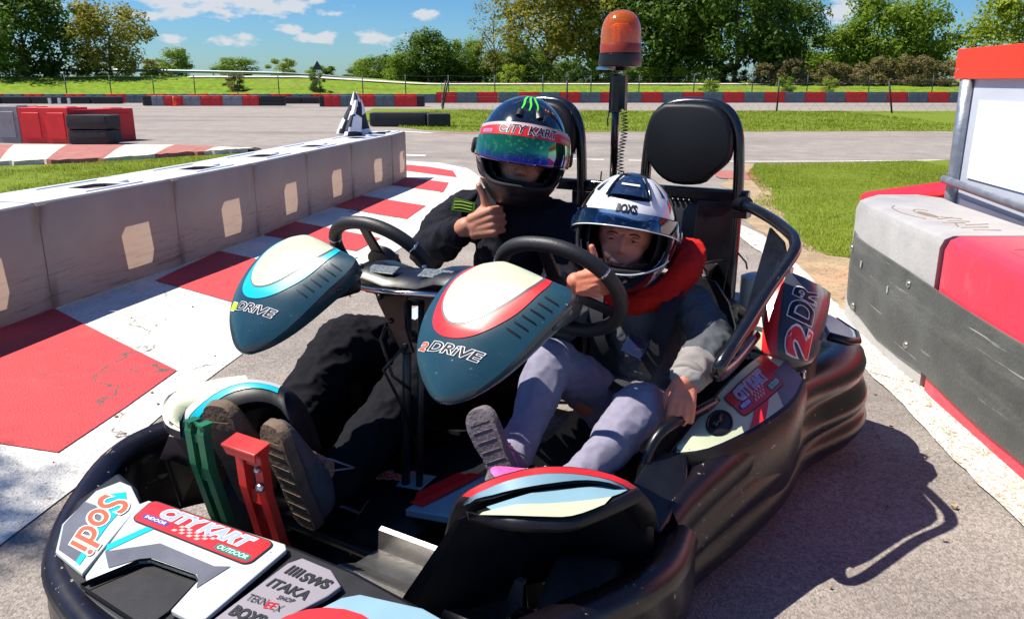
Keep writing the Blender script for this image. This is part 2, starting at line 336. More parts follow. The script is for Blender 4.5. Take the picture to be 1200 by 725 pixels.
poly_sheet('grass_infield', [(-2.75, 1), (-2.6, 3.6), (-2.45, 5), (-2.2, 7), (-1.95, 8.4), (-2.6, 10.5), (-3.6, 12.2), (-4.4, 13.4), (-5.5, 12.4), (-6.1, 11.8), (-7.2, 11.3), (-9, 8), (-9, 1)], 0.012, 'grass_ground', sub=.25, jitter=.08)
# painted curb beside the grey wall
inner = [(-2.72, 1.7), (-2.56, 2.4), (-2.45, 3.1), (-2.28, 3.95), (-2.13, 4.68), (-2.03, 5.47), (-1.90, 6.14), (-1.80, 6.85), (-1.68, 7.64), (-1.53, 8.43), (-1.36, 9.25), (-1.40, 10.4), (-1.45, 11.0)]
outer = [(-1.72, .7), (-1.60, 1.5), (-1.45, 2.36), (-1.385, 3.106), (-1.23, 3.95), (-1.12, 4.75), (-1.05, 5.55), (-.99, 6.1), (-.90, 6.92), (-.81, 7.72), (-.72, 8.60), (-.70, 9.5), (-.80, 10.35)]
# shift rows so that a stripe spans outer[i]..outer[i+1] and inner[i+1]..inner[i+2]
poly_sheet('curb_paint', [(-1.52, 0.0), (-1.36, 1.3), (-1.28, 2.2), (-1.21, 3.1), (-1.08, 4.0), (-.92, 5.0), (-.78, 5.7), (-.66, 6.7), (-.48, 8.2), (-.38, 9.3), (-.40, 10.1), (-.62, 11.1), (-1.05, 11.85), (-1.6, 12.15), (-2.2, 12.2), (-2.3, 10.6), (-2.9, 5), (-3.1, 0)], 0.004, 'white_paint', sub=.4, jitter=.012)
def red_tile(a, b, c, d, rnd=False):
    p = [a, b, c, d]
    if rnd:
        p = [a, Vector(a).lerp(Vector(b), .9), (b[0] + .03, b[1] - .12), (b[0] - .05, b[1] - .35), d]
    return poly_sheet('red_tile', p, 0.008, 'red_paint', sub=.3, jitter=.008)
for q in [[(-2.9, .6), (-1.75, -.2), (-1.62, 1.1), (-2.72, 1.75)], [(-2.78, 2.75), (-1.45, 2.352), (-1.378, 3.106), (-2.40, 4.05)],
          [(-2.13, 4.655), (-1.28, 4.0), (-1.17, 4.85), (-2.05, 5.52)],
          [(-1.93, 6.14), (-1.09, 5.52), (-.995, 6.0), (-1.86, 6.77)],
          [(-1.74, 7.64), (-.91, 6.88), (-.82, 7.64), (-1.62, 8.41)],
          [(-1.41, 9.27), (-.735, 8.62), (-.74, 9.45), (-1.46, 10.15)],
          [(-1.50, 10.85), (-.68, 10.0), (-.78, 10.75), (-1.15, 11.25), (-1.55, 11.6)]]:
    poly_sheet('red_tile', q, 0.008, 'red_paint', sub=.3, jitter=.008)
# white line on the right, thin track lines
poly_sheet('edge_line', [(1.60, 7.2), (1.74, 6.3), (1.72, 5.2), (1.60, 4.4), (1.55, 3.7), (1.47, 3.1), (1.39, 2.45), (1.375, 1.9), (1.30, 1.0), (1.25, -1), (1.50, -1), (1.53, 1.2), (1.535, 2.1), (1.575, 2.7), (1.66, 3.4), (1.74, 4.2), (1.84, 5.0), (1.93, 6.0), (1.86, 7.0)], 0.009, 'worn_line', sub=.07, jitter=.026)
poly_sheet('track_line', [(-1.74, 13.28), (-1.38, 13.13), (-1.38, 12.9), (-1.74, 13.0)], 0.005, 'white_paint')
poly_sheet('track_line', [(.79, 12.55), (1.40, 12.40), (1.39, 12.26), (.79, 12.4)], 0.005, 'white_paint')
poly_sheet('track_line', [(1.75, 12.3), (3.0, 12.1), (4.79, 12.12), (9, 12.6), (9, 12.48), (4.78, 12.0), (3.0, 11.97), (1.75, 12.15)], 0.005, 'white_paint')
poly_sheet('track_line', [(-3.1, 19.5), (-1.9, 18.75), (-1.75, 18.95), (-2.9, 19.8)], 0.005, 'old_white')
poly_sheet('track_line', [(-1.85, 18.7), (-.7, 18.6), (1.0, 18.9), (1.0, 19.25), (-.7, 19.0), (-1.75, 18.95)], 0.005, 'old_red')
poly_sheet('track_line', [(2.5, 9.9), (3.0, 9.7), (3.1, 10.6), (2.7, 10.8)], 0.010, 'old_red', sub=.2, jitter=.06)
# stones, small litter on the asphalt
b = MB()
for i in range(420):
    if i < 60: x, y = random.uniform(1.5, 2.4), random.uniform(2.6, 6.5)
    elif i < 250: x, y = random.uniform(1.0, 2.2), random.uniform(1.2, 6)
    else: x, y = random.uniform(-2, 2), random.uniform(1.4, 7)
    r = random.choice([.003, .004, .005, .008]) * random.uniform(.7, 1.3)
    b.add([(x + r * math.cos(t) * random.uniform(.7, 1.2), y + r * math.sin(t) * random.uniform(.7, 1.2), z) for z in (0.005, .006 + r * .6) for t in (0, 1.6, 3.1, 4.7)], [(4, 5, 6, 7), (0, 1, 5, 4), (1, 2, 6, 5), (2, 3, 7, 6), (3, 0, 4, 7)])
tag(b.obj('gravel', 'dirt'), 'loose pebbles scattered over the asphalt and the dirt strip', 'gravel', kind='stuff')
# cracked red and white curb along the left infield
near = [(-10.5, 10.6), (-8.5, 11.05), (-7.17, 11.35), (-6.65, 11.6), (-5.95, 11.9), (-5.49, 12.5), (-4.95, 13.1), (-4.4, 13.6)]
far = [(-12.5, 15.3), (-10.9, 15.3), (-9.3, 15.3), (-8.3, 15.3), (-7.2, 15.3), (-6.25, 15.25), (-5.2, 14.7), (-4.35, 14.2)]
root = tag(empty('cracked_curb', (-7.5, 13, 0), 0), 'low cracked curb of faded red and white stripes beyond the left grass', 'curb')
names = 0
for i in range(7):
    b = MB(); N = 8
    nn = [Vector((*near[i], 0)).lerp(Vector((*near[i + 1], 0)), t / N) for t in range(N + 1)]; ff = [Vector((*far[i], 0)).lerp(Vector((*far[i + 1], 0)), t / N) for t in range(N + 1)]
    nn = [p + Vector((0, noise.noise(p * 5) * .12 + noise.noise(p * 17) * .06, 0)) for p in nn]
    def sec(j):
        a, c = nn[j], ff[j]
        return [a + Vector((0, 0, .006)), a + Vector((0, .01, .07 + .015 * noise.noise(a * 9))), a.lerp(c, .5) + Vector((0, 0, .065)), a.lerp(c, .9) + Vector((0, 0, .03)), c + Vector((0, 0, .007))]
    b.loft([sec(j) for j in range(N + 1)], closed=False)
    b.obj('curb_stripe', 'old_red' if i % 2 == 1 else 'old_white', root, off=(-7.5, 13, 0))
# grass blades near the camera
def blades(name, poly, n, hmin, hmax, w, label, sizefar=1.0, dens=None):
    xs = [p[0] for p in poly]; ys = [p[1] for p in poly]
    def inside(x, y):
        c = False; j = len(poly) - 1
        for i in range(len(poly)):
            if (poly[i][1] > y) != (poly[j][1] > y) and x < (poly[j][0] - poly[i][0]) * (y - poly[i][1]) / (poly[j][1] - poly[i][1]) + poly[i][0]: c = not c
            j = i
        return c
    V = []; F = []; k = 0; rnd = random.Random(3)
    while k < n:
        x = rnd.uniform(min(xs), max(xs)); y = rnd.uniform(min(ys), max(ys))
        if not inside(x, y): continue
        d = noise.noise(Vector((x * 1.1, y * 1.1, 2))) + .5 * noise.noise(Vector((x * 4, y * 4, 2)))
        if dens and rnd.random() > dens(x, y, d): 
            if rnd.random() < .05: k += 1
            continue
        h = rnd.uniform(hmin, hmax) * (1 + .5 * d); a = rnd.uniform(0, 6.28); lean = rnd.uniform(.1, .9) * h; ww = w * rnd.uniform(.7, 1.3)
        dx, dy = math.cos(a) * lean, math.sin(a) * lean; px, py = -math.sin(a) * ww, math.cos(a) * ww
        i = len(V); V += [(x - px, y - py, .005), (x + px, y + py, .005), (x + dx, y + dy, h)]; F.append((i, i + 1, i + 2)); k += 1
    o = mesh_obj(name, V, F, 'blade'); tag(o, label, 'grass', kind='stuff'); return o
GRn = [(3.5, 11.7), (6.0, 12.1), (6.0, 4.2), (2.35, 4.2), (2.25, 5.3), (2.05, 5.5), (2.05, 5.9), (2.25, 6.7), (2.3, 7.7), (2.7, 8.7), (2.95, 10.2)]
blades('grass', GRn, 120000, .014, .036, .003, 'short sunlit grass growing behind the right plastic barrier', dens=lambda x, y, d: min(1, max(0.03, (x - 2.0 - .05 * (y - 5)) * 1.3 + d)))
blades('grass', [(-2.75, 3.4), (-2.5, 5.4), (-2.25, 7.4), (-2.1, 8.6), (-4.6, 13.2), (-5.5, 12.3), (-6.1, 11.65), (-7.2, 11.2), (-7.5, 9)], 45000, .02, .05, .005, 'short sunlit grass between the grey plastic wall and the cracked curb', dens=lambda x, y, d: min(1, .6 + d))
blades('grass', [(-5, 30), (-4.2, 24), (-2.4, 20.1), (0, 19.4), (12, 19.5), (13, 32), (0, 33), (-2, 34)], 45000, .03, .07, .012, 'mown grass strip between the two far stretches of track', dens=lambda x, y, d: min(1, .7 + d))
b = MB()
for i in range(60):   # weeds along the line
    cx, cy = random.choice([(1.50, 2.35), (1.47, 2.5), (1.55, 2.75), (1.62, 2.2), (1.52, 2.1)]); a = random.uniform(0, 6.28); r = random.uniform(.01, .035)
    p = Vector((cx + random.gauss(0, .012), cy + random.gauss(0, .015), .006)); q = p + Vector((math.cos(a) * r, math.sin(a) * r, random.uniform(.006, .02))); w = Vector((-math.sin(a), math.cos(a), 0)) * .0015
    b.add([p - w, p + w, q], [(0, 1, 2)])
tag(b.obj('weeds', 'blade'), 'tiny weeds sprouting in the white line beside the right barrier', 'weeds', kind='stuff')
# embankment at the back
def bank_h(x, y):
    hx = 1.35 + .25 * noise.noise(Vector((x * .05, 0, 3)))
    if x < -14: peak = 1.45
    elif x < -6: peak = 1.45 - .5 * (x + 14) / 8
    else: peak = .95
    t = max(0, min(1, (y - 49) / 9)); return (t * t * (3 - 2 * t)) * peak + (max(0, y - 60) * .004)
b = MB(); b.grid(lambda u, v: Vector((-110 + 220 * u, 48 + 90 * v ** 1.5, bank_h(-110 + 220 * u, 48 + 90 * v ** 1.5) + .06 * noise.noise(Vector((u * 90, v * 40, 0))) - .01)), 160, 40)
tag(b.obj('embankment', 'far_grass', smooth=True), kind='structure')
b = MB(); b.grid(lambda u, v: Vector((-22 + 60 * u, 56.5 + 1.2 * v, bank_h(-22 + 60 * u, 56.5 + 1.2 * v) + .05)), 40, 2)
tag(b.obj('path', 'concrete_path', smooth=True), kind='structure')
mat('recess', (0.20, 0.15, 0.11), .9)
# ------------------------------------------------------------------ left grey plastic wall: one thing per segment
WL = [(-2.80, 1.95), (-2.60, 2.98), (-2.39, 4.03), (-2.13, 5.07), (-1.93, 6.05), (-1.78, 7.03), (-1.60, 8.1), (-1.37, 9.30)]
WH = 0.56; WD = 0.50
def wall_segment(p, q, label):
    p = Vector((*p, 0)); q = Vector((*q, 0)); d = (q - p).normalized(); nrm = Vector((-d.y, d.x, 0)); g = .004
    p = p + d * g; q = q - d * g; Ln = (q - p).length
    o = p
    root = empty('wall_segment', o, 0, label, 'barrier', 'grey plastic wall segments')
    P = lambda s, t, z: p + d * s + nrm * t + Vector((0, 0, z))
    c = .02
    b = MB(); k = 12; tp = MB()
    # front, back, ends: single plastic skin (hollow, open below)
    b.loft([[P(s, 0.0, .01), P(s, 0, .28), P(s, 0, WH - c), P(s, c * .35, WH - c * .35), P(s, c, WH)] for s in [Ln * i / k for i in range(k + 1)]], closed=False)
    b.loft([[P(s, WD, .01), P(s, WD, WH - c), P(s, WD - c * .35, WH - c * .35), P(s, WD - c, WH)] for s in [0, Ln]], closed=False)
    for s in (0, Ln): b.add([P(s, 0, .01), P(s, WD, .01), P(s, WD, WH - c), P(s, WD - c, WH), P(s, c, WH), P(s, 0, WH - c)], [(0, 1, 2, 3, 4, 5)])
    # top with an open handle slot
    S0, S1, T0, T1 = Ln * .50 , Ln * .50 + .25, .13, .30
    xs = [0, S0, S0 + .05, S1 - .05, S1, Ln]
    b0 = b; b = tp
    b.add([P(0, c, WH), P(S0, c, WH), P(S0, WD - c, WH), P(0, WD - c, WH)], [(0, 1, 2, 3)])
    b.add([P(S1, c, WH), P(Ln, c, WH), P(Ln, WD - c, WH), P(S1, WD - c, WH)], [(0, 1, 2, 3)])
    b.add([P(S0, c, WH), P(S1, c, WH), P(S1, T0, WH), P(S0 + .05, T0, WH), P(S0, T0 + .03, WH)], [(0, 1, 2, 3, 4)])
    b.add([P(S0, T1, WH), P(S1 - .04, T1, WH), P(S1, T1 - .05, WH), P(S1, WD - c, WH), P(S0, WD - c, WH)], [(0, 1, 2, 3, 4)])
    b = b0; tp.obj('top', 'grey_plastic_lit_top', root, off=tuple(o), weld=True)
    ob = b.obj('shell', 'grey_plastic_shaded', root, off=tuple(o), weld=True, smooth=True, angle=50)
    # slot lip and moulded dish around it
    l = MB(); z = WH
    lp = [P(S0 + .05, T0, z), P(S1, T0, z), P(S1, T1 - .05, z), P(S1 - .04, T1, z), P(S0, T1, z), P(S0, T0 + .03, z)]
    l.loft([lp, [v - Vector((0, 0, .02)) for v in lp]], closed=True, caps=False)
    l.obj('slot_lip', 'recess', root, off=tuple(o))
    r = MB(); r.tube([P(S0 - .12, .07, z + .002), P(S1 + .1, .07, z + .002)], .006, 6); r.tube([P(S0 - .12, WD - .1, z + .002), P(S1 + .1, WD - .1, z + .002)], .006, 6)
    r.lathe([(.03, 0), (.028, .012), (.012, .016), (0, .016)], P(Ln * .80, .18, z + .001), n=16)
    r.obj('rib', 'grey_plastic_lit_top', root, smooth=True, off=tuple(o))
    return root
WLAB = ['grey plastic wall segment nearest the camera, outside the left edge', 'grey plastic wall segment second nearest the camera', 'grey plastic wall segment at the left edge of the picture', 'grey plastic wall segment with the tall light patch, behind the large white tile', 'grey plastic wall segment fifth from the far end beside the red and white tiles',
        'grey plastic wall segment third from the far end', 'grey plastic wall segment just before the last one, with a narrow light patch']
WLAB[4] = 'grey plastic wall segment fourth from the far end beside the red tiles'
for i in range(len(WL) - 1): wall_segment(WL[i], WL[i + 1], WLAB[i])
# angled last block
r = wall_segment((-1.368, 9.31), (-1.30, 10.02), 'short grey plastic block ending the wall below the checkered flag')
# ------------------------------------------------------------------ generic plastic blocks
def block(name, p, q, h, dpt, m, label, group=None, cat='barrier', bev=.03, z0=0.005, parts=None):
    p = Vector((*p, 0)); q = Vector((*q, 0)); d = (q - p).normalized(); nrm = Vector((-d.y, d.x, 0)); L = (q - p).length - .01
    b = MB(); c = p.lerp(q, .5) + nrm * dpt / 2
    R = Matrix.Rotation(math.atan2(d.y, d.x), 3, 'Z')
    b.box((0, 0, h / 2), (L, dpt, h), R)
    for s in (-.25, .25): b.box(tuple(R @ Vector((s * L, -dpt / 2 - .004, h * .5))), (L * .34, .02, h * .72), R)
    for s in (-.3, .3): b.box(tuple(R @ Vector((s * L, 0, h + .006))), (L * .2, dpt * .5, .016), R)
    o = b.obj(name, m, None, bevel=bev); o.location = (c.x, c.y, z0)
    return tag(o, label, cat, group)
# near left blocks on the infield
block('plastic_barrier', (-9.40, 15.72), (-8.33, 15.50), .66, .55, 'red_plastic', 'wide red plastic barrier beside the black tyre stack at left', 'left infield barriers')
block('plastic_barrier', (-8.32, 15.52), (-7.6, 16.6), .62, .55, 'red_plastic', 'red plastic barrier turned away behind the black tyre stack', 'left infield barriers')
block('plastic_barrier', (-10.5, 15.95), (-9.41, 15.73), .68, .55, 'mid_grey_plastic', 'grey plastic barrier at the left edge next to the red one', 'left infield barriers')
block('plastic_barrier', (-11.6, 16.2), (-10.51, 15.96), .68, .55, 'red_plastic', 'red plastic barrier beyond the left edge next to the grey one', 'left infield barriers')
def tyre_block(loc, rz, L, label, rows=2, h=.27, dpt=.5):
    root = empty('tyre_barrier', (*loc, 0), rz, label, 'tyre barrier', 'black tyre barriers')
    for r in range(rows):
        b = MB(); z0 = r * h + .005; k = 10
        ring = lambda x, sc: [Vector((x, dpt * .5 * sc * math.copysign(min(1, abs(math.cos(a)) * 1.35), math.cos(a)), z0 + h / 2 + (h * .5 - .004) * sc * math.copysign(min(1, abs(math.sin(a)) * 1.35), math.sin(a)))) for a in [2 * math.pi * i / 16 + .01 for i in range(16)]]
        xs = [-L / 2, -L / 2 + .03] + [-L / 2 + .03 + (L - .06) * i / k for i in range(1, k)] + [L / 2 - .03, L / 2]
        b.loft([ring(x, .86 if i in (0, len(xs) - 1) else 1 - .02 * (i % 2)) for i, x in enumerate(xs)])
        b.obj('tyre_row', 'black_rubber', root, smooth=True, angle=40)
    return root
tyre_block((-7.93, 15.62), rad(-6), .82, 'two-high black tyre stack at the end of the red barriers')
tyre_block((-2.95, 21.75), rad(-3), 1.5, 'low black rubber barrier lying behind the checkered flag', rows=1, h=.36, dpt=.7)
tyre_block((-1.93, 21.6), rad(8), .6, 'short black rubber end block beside the long low barrier', rows=1, h=.34, dpt=.7)
# row at 38-40 m (left centre)
cols = [('post_black', .45), ('mid_grey_plastic', .6), ('red_plastic', .9), ('mid_grey_plastic', .85), ('red_plastic', 1.05), ('mid_grey_plastic', .95), ('red_plastic', .8), ('post_black', 1.2)]
x = -17.7; red_n = gr_n = 0
for i, (m, w) in enumerate(cols):
    if m == 'post_black': tyre_block((x + w / 2, 39.9), 0, w - .02, 'black tyre stack at the %s end of the red and grey block row' % ('left' if i == 0 else 'right'), rows=2, h=.23, dpt=.4)
    elif m == 'red_plastic':
        block('plastic_barrier', (x, 39.7), (x + w, 39.7), .46, .4, m, 'red block, %s from the left, in the short red and grey row' % ORD[red_n], 'far red and grey barrier row'); red_n += 1
    else:
        block('plastic_barrier', (x, 39.7), (x + w, 39.7), .46, .4, m, 'grey block, %s from the left, in the short red and grey row' % ORD[gr_n], 'far red and grey barrier row'); gr_n += 1
    x += w
for i, (xx, w) in enumerate([(-10.3, 1.5), (-8.85, 1.4)]): pass
x = -8.9
for i, (m, w) in enumerate([('post_black', .22), ('red_plastic', .75), ('slate_plastic', .8), ('red_plastic', .8), ('slate_plastic', .9), ('red_plastic', 1.05), ('post_black', .32)]):
    if m == 'post_black': tyre_block((x + w / 2, 38.5), 0, w, 'narrow black tyre stack %s the row of blocks right of the flag' % ('starting' if i == 0 else 'ending'), rows=2, h=.24, dpt=.4)
    else: block('plastic_barrier', (x, 38.3), (x + w, 38.3), .50, .4, m, '%s block, number %s of the row behind the flag, counted from the left' % ('red' if 'red' in m else 'slate grey', ORD[i - 1]), 'barrier row behind the flag')
    x += w
# long low black tyre line with striped top at left
for i in range(9):
    tyre_block((-16.9 + i * .95 + 2.6, 43.6), 0, .93, 'black tyre stack, %s from the left, below the striped blocks at left' % ORD[i], rows=2, h=.17, dpt=.5)
for i in range(7):
    tyre_block((-30.5 + i * 1.55, 43.5), 0, 1.5, 'low black tyre stack, %s from the left, in front of the big dark tree' % ORD[i], rows=1, h=.36, dpt=.5)
for i in range(3):
    b = MB(); b.box((0, 0, .15), (.12, .1, .3)); o = b.obj('post', 'board_white'); o.location = (-23.9 + i * .5, 42.9, 0); tag(o, 'small pale marker post, %s of three in front of the tyres at left' % ORD[i], 'post', 'small marker posts')
# very long far row: alternating red and slate blocks
x = -31.0; i = 0; rn = sn = 0
ny = lambda n: ORD[n] if n < 20 else 'twenty-' + ORD[n - 20]
while x < 30.5:
    m = 'red_plastic' if i % 2 == 0 else 'slate_plastic'; y = 45.2 + .25 * math.sin(x * .1); far = x < -19
    n_ = rn if i % 2 == 0 else sn
    w = 1.12
    if not (-19 < x < -9.2 and False):
        block('plastic_barrier', (x, y), (x + w, y + .01 * random.uniform(-3, 3)), .56 if x > -5 else .46, .45, m, '%s block, %s from the left in the long far barrier row' % ('red' if i % 2 == 0 else 'slate green', ny(n_)), 'long far barrier row')
        if i % 2 == 0: rn += 1
        else: sn += 1
    x += w; i += 1
# traffic cone
root = empty('traffic_cone', (-16.35 * .975, 39.3, 0), 0, 'small orange traffic cone leaning beside the far track', 'cone')
b = MB(); b.lathe([(.12, .03), (.05, .4), (.03, .46), (0, .46)], n=14); b.obj('cone_body', 'cone_orange', root, smooth=True)
b = MB(); b.box((0, 0, .016), (.3, .3, .03)); b.obj('cone_base', 'cone_orange', root)
root.rotation_euler = (0, rad(-10), 0)
# ------------------------------------------------------------------ right barrier: grey and red block with a conveyor belt
RB = [(1.74, 4.02), (1.665, 3.86), (1.645, 3.60), (1.60, 3.2), (1.576, 2.93), (1.555, 2.65), (1.53, 2.3), (1.51, 1.95), (1.50, 1.6), (1.50, 1.1)]
def right_block(pts, wid, m, label, endcap):
    o = Vector((pts[len(pts) // 2][0] + wid / 2, pts[len(pts) // 2][1], 0))
    b = MB(); h = .6; c = .045
    def sec(i, sh=0.0, top=h):
        x, y = pts[i]; w = wid if not (endcap and i == 0) else wid * .62
        pr = [(0, .01), (0, top - c), (c * .3, top - c * .3), (c, top), (w - c, top), (w - c * .3, top - c * .3), (w, top - c), (w, .01)]
        return [Vector((x + a, y, z)) for a, z in pr]
    secs = [sec(i) for i in range(len(pts))]
    if endcap:
        f = [Vector((p.x * .0 + p.x, p.y + .03, p.z)) for p in secs[0]]; cx = pts[0][0] + wid * .31
        f = [Vector((cx + (p.x - cx) * .8, p.y, p.z - (.03 if p.z > .5 else 0))) for p in f]; secs = [f] + secs
    b.loft(secs)
    ob = b.obj('plastic_barrier', m, None, off=tuple(o), smooth=True, angle=32)
    ob.location = o
    return tag(ob, label, 'barrier', 'plastic blocks behind the rubber belt'), o
PG = [(1.80, 4.05), (1.69, 3.93), (1.652, 3.74), (1.625, 3.45), (1.60, 3.2), (1.590, 3.0), (1.586, 2.930)]
g1, go = right_block(PG, .46, 'light_grey_plastic', 'light grey plastic barrier block with moulded lettering on top, at right', True)
PR = [(1.600, 2.915), (1.582, 2.885), (1.570, 2.80), (1.548, 2.5), (1.525, 2.2), (1.51, 1.9), (1.505, 1.6), (1.50, 1.2)]
r1, ro = right_block(PR, .50, 'pink_red_plastic', 'red plastic barrier block next to the grey one, at the right edge', False)
def inset_path(parent, off, segs, m='black_rubber', r=.004):
    b = MB()
    for s in segs: b.tube([Vector(p) for p in s], r, 6)
    return b.obj('moulded_lettering', m, parent, smooth=True, off=tuple(off))
# moulded lettering on the block tops (recessed strokes)
def arc(cx, cy, rx, ry, a0, a1, z, n=14): return [(cx + rx * math.cos(a0 + (a1 - a0) * i / n), cy + ry * math.sin(a0 + (a1 - a0) * i / n), z) for i in range(n + 1)]
Z = .5985
inset_path(g1, go, [arc(1.78, 3.46, .09, .22, 1.9, 3.9, Z), arc(1.80, 3.44, .045, .12, .8, 3.6, Z), [(1.80, 3.36, Z), (1.86, 3.30, Z)], [(1.76, 3.30, Z), (1.84, 3.34, Z)],
    [(1.78, 3.26, Z), (1.86, 3.24, Z)], [(1.74, 3.22, Z), (1.82, 3.20, Z)], [(1.78, 3.2, Z), (1.75, 3.12, Z)], [(1.80, 3.16, Z), (1.90, 3.18, Z)], [(1.75, 3.10, Z), (1.86, 3.11, Z)], [(1.77, 3.05, Z), (1.87, 3.04, Z)]], 'recess')
inset_path(r1, ro, [arc(1.72, 2.56, .06, .12, 1.2, 3.6, Z), arc(1.75, 2.45, .05, .10, 1.0, 3.4, Z)], 'pink_red_plastic')
b = MB(); b.lathe([(0, 0), (.05, 0), (.05, .0015), (0, .0015)], (0, 0, 0), n=20); o = b.obj('lettering_opening', 'recess', g1); o.scale = (.42, 1.7, 1); o.location = (1.78 - go.x, 3.42 - go.y, .5995)
# belt
b = MB(); BP = [(1.693, 3.915), (1.655, 3.80), (1.640, 3.62), (1.615, 3.4), (1.591, 3.15), (1.572, 2.93), (1.548, 2.65), (1.53, 2.4), (1.513, 2.1), (1.500, 1.8), (1.493, 1.5), (1.49, 1.1)]
up = [.445, .432, .425, .422, .418, .41, .402, .398, .394, .39, .385, .38]
lo = [.10, .095, .080, .058, .066, .085, .072, .062, .062, .058, .05, .05]
outer_, inner_ = [], []
rings = []
for (x, y), u, l_ in zip(BP, up, lo):
    bulge = [0, .004, .007, .004, 0]
    f = [Vector((x - .006 - bulge[k] , y, l_ + (u - l_) * k / 4)) for k in range(5)]
    rings.append(f + [v + Vector((.010, 0, 0)) for v in reversed(f)])
b.loft(rings)
belt = b.obj('rubber_belt', 'belt_rubber', None, smooth=True, off=(1.6, 2.6, 0), angle=40, sub=0); belt.location = (1.6, 2.6, 0)
tag(belt, 'scuffed black conveyor belt bolted along the grey and red barrier blocks', 'rubber belt')
for (x, y, z) in [(1.648, 3.83, .375), (1.630, 3.70, .12), (1.577, 3.10, .376), (1.574, 3.05, .138)]:
    b = MB(); A = (-1, .07, 0)
    b.lathe([(.017, 0), (.0165, .003), (.009, .0035), (.009, .009), (.0, .010)], (0, 0, 0), A, 12); o = b.obj('bolt', 'zinc', belt, smooth=True, angle=40); o.location = (x - 1.6 - .0, y - 2.6, z)
for (x, y, z) in [(1.595, 3.30, .30), (1.63, 3.66, .33)]:
    b = MB(); b.box((0, 0, 0), (.004, .012, .03)); o = b.obj('slot', 'light_grey_plastic', belt, bevel=.001); o.location = (x - 1.6 - .004, y - 2.6, z)
# small red block behind
b = MB()
b.prism([(2.02, 4.55, 0.01), (2.75, 4.35, .01), (2.75, 4.35, .58), (2.42, 4.44, .57), (2.06, 4.54, .50), (2.02, 4.55, .48)], (.12, .4, 0))
o = b.obj('plastic_barrier', 'red_plastic', None, off=(2.3, 4.6, 0), bevel=.02); o.location = (2.3, 4.6, 0); tag(o, 'red plastic block partly hidden behind the grey barrier and the sign post', 'barrier')
# ------------------------------------------------------------------ notice board behind the right barrier
A0 = Vector((2.42, 4.42, 0)); A1 = Vector((2.10, 1.6, 0)); AD = (A1 - A0).normalized(); AN = Vector((AD.y, -AD.x, 0))   # AN points away from the camera side
if AN.x > 0: AN = -AN
board = empty('notice_board', A0, 0, 'white notice board with a red top panel in a steel frame, right edge', 'sign board')
bp = lambda s, t, z: A0 + AD * s + AN * t + Vector((0, 0, z))
offA = tuple(A0)
b = MB(); b.prism([bp(.0, 0, .30), bp(2.8, 0, .30), bp(2.8, 0, 1.17), bp(.0, 0, 1.17)], -AN * .03); b.obj('panel', 'board_shade', board, off=offA)
b = MB(); b.prism([bp(.16, .004, .66), bp(2.8, .004, .66), bp(2.8, .004, 1.055), bp(.17, .004, 1.055)], AN * .004); b.obj('sunlit_sheet', 'board_white', board, off=offA)  # sunlit stretch of the board put in as a white plate
b = MB(); b.prism([bp(.13, .006, .42), bp(2.8, .006, .42), bp(2.8, .006, .50), bp(.12, .006, .545)], AN * .004); b.obj('lower_sunlit_sheet', 'board_white', board, off=offA)  # lower sunlit stretch, likewise a white plate
b = MB(); b.prism([bp(-.13, .03, 1.16), bp(2.8, .03, 1.16), bp(2.8, .03, 1.315), bp(-.13, .03, 1.315)], -AN * .07); b.obj('red_top_panel', 'bright_red', board, off=offA, bevel=.003)
b = MB(); b.lathe([(.008, 0), (.008, .003), (0, .005)], bp(-.09, .031, 1.205), tuple(AN), 10); b.obj('screw', 'zinc', board, off=offA)
for s, r, t in ((.035, .034, .02), (-.055, .022, .0)):
    b = MB(); b.tube([bp(s + .04 * (1 - z) , t, z) if s < 0 else bp(s, t, z) for z in (0, .4, .8, 1.155)], r, 14); b.obj('post', 'galvanised', board, smooth=True, off=offA)
b = MB(); b.tube([bp(.02, .065, .635), bp(1.4, .065, .600), bp(2.8, .065, .56)], .022, 14); b.obj('rail', 'galvanised', board, smooth=True, off=offA)
# ------------------------------------------------------------------ checkered flag on the wall
def flag():
    root = empty('checkered_flag', (-1.78, 9.25, WH), 0, 'black and white checkered flag draped in a peak on the end of the grey wall', 'flag')
    rnd = random.Random(4)
    NU, NV = 40, 24
    def f(u, v):
        a = -2.9 + 5.8 * u; rr = .012 + .125 * (v ** .9); fold = 1 + .30 * math.sin(a * 3.0 + 1.2 * v) * v + .22 * math.sin(a * 6 + 2) * v
        x = math.sin(a) * rr * fold * 1.15 + .035 * (1 - v) + .02 * math.sin(5 * v); y = -math.cos(a) * rr * fold * 1.3
        z = .47 - .465 * v ** 1.1 + .025 * math.sin(a * 3 + 1) * v * (1 - v) * 4
        return Vector((x, y, max(.004, z)))
    V = [f(i / NU, j / NV) for j in range(NV + 1) for i in range(NU + 1)]; F = []; mi = []
    for j in range(NV):
        for i in range(NU):
            F.append((j * (NU + 1) + i, j * (NU + 1) + i + 1, (j + 1) * (NU + 1) + i + 1, (j + 1) * (NU + 1) + i))
            mi.append(((i + j // 5) // 8 + (j + i // 9) // 8) % 2)
    o = mesh_obj('cloth', V, F, ['flag_black', 'flag_white'], root, True, mi)
    k = o.modifiers.new('s', 'SOLIDIFY'); k.thickness = .003
    b = MB(); b.tube([(-.16, .0, .02), (0, .02, .03), (.34, .1, .014)], .008, 8); b.obj('flag_pole', 'post_black', root, smooth=True)
mat('flag_black', (0.012, 0.012, 0.03), .7, bump=.2, bscale=200); mat('flag_white', (0.75, 0.74, 0.8), .7, bump=.2, bscale=200)
flag()
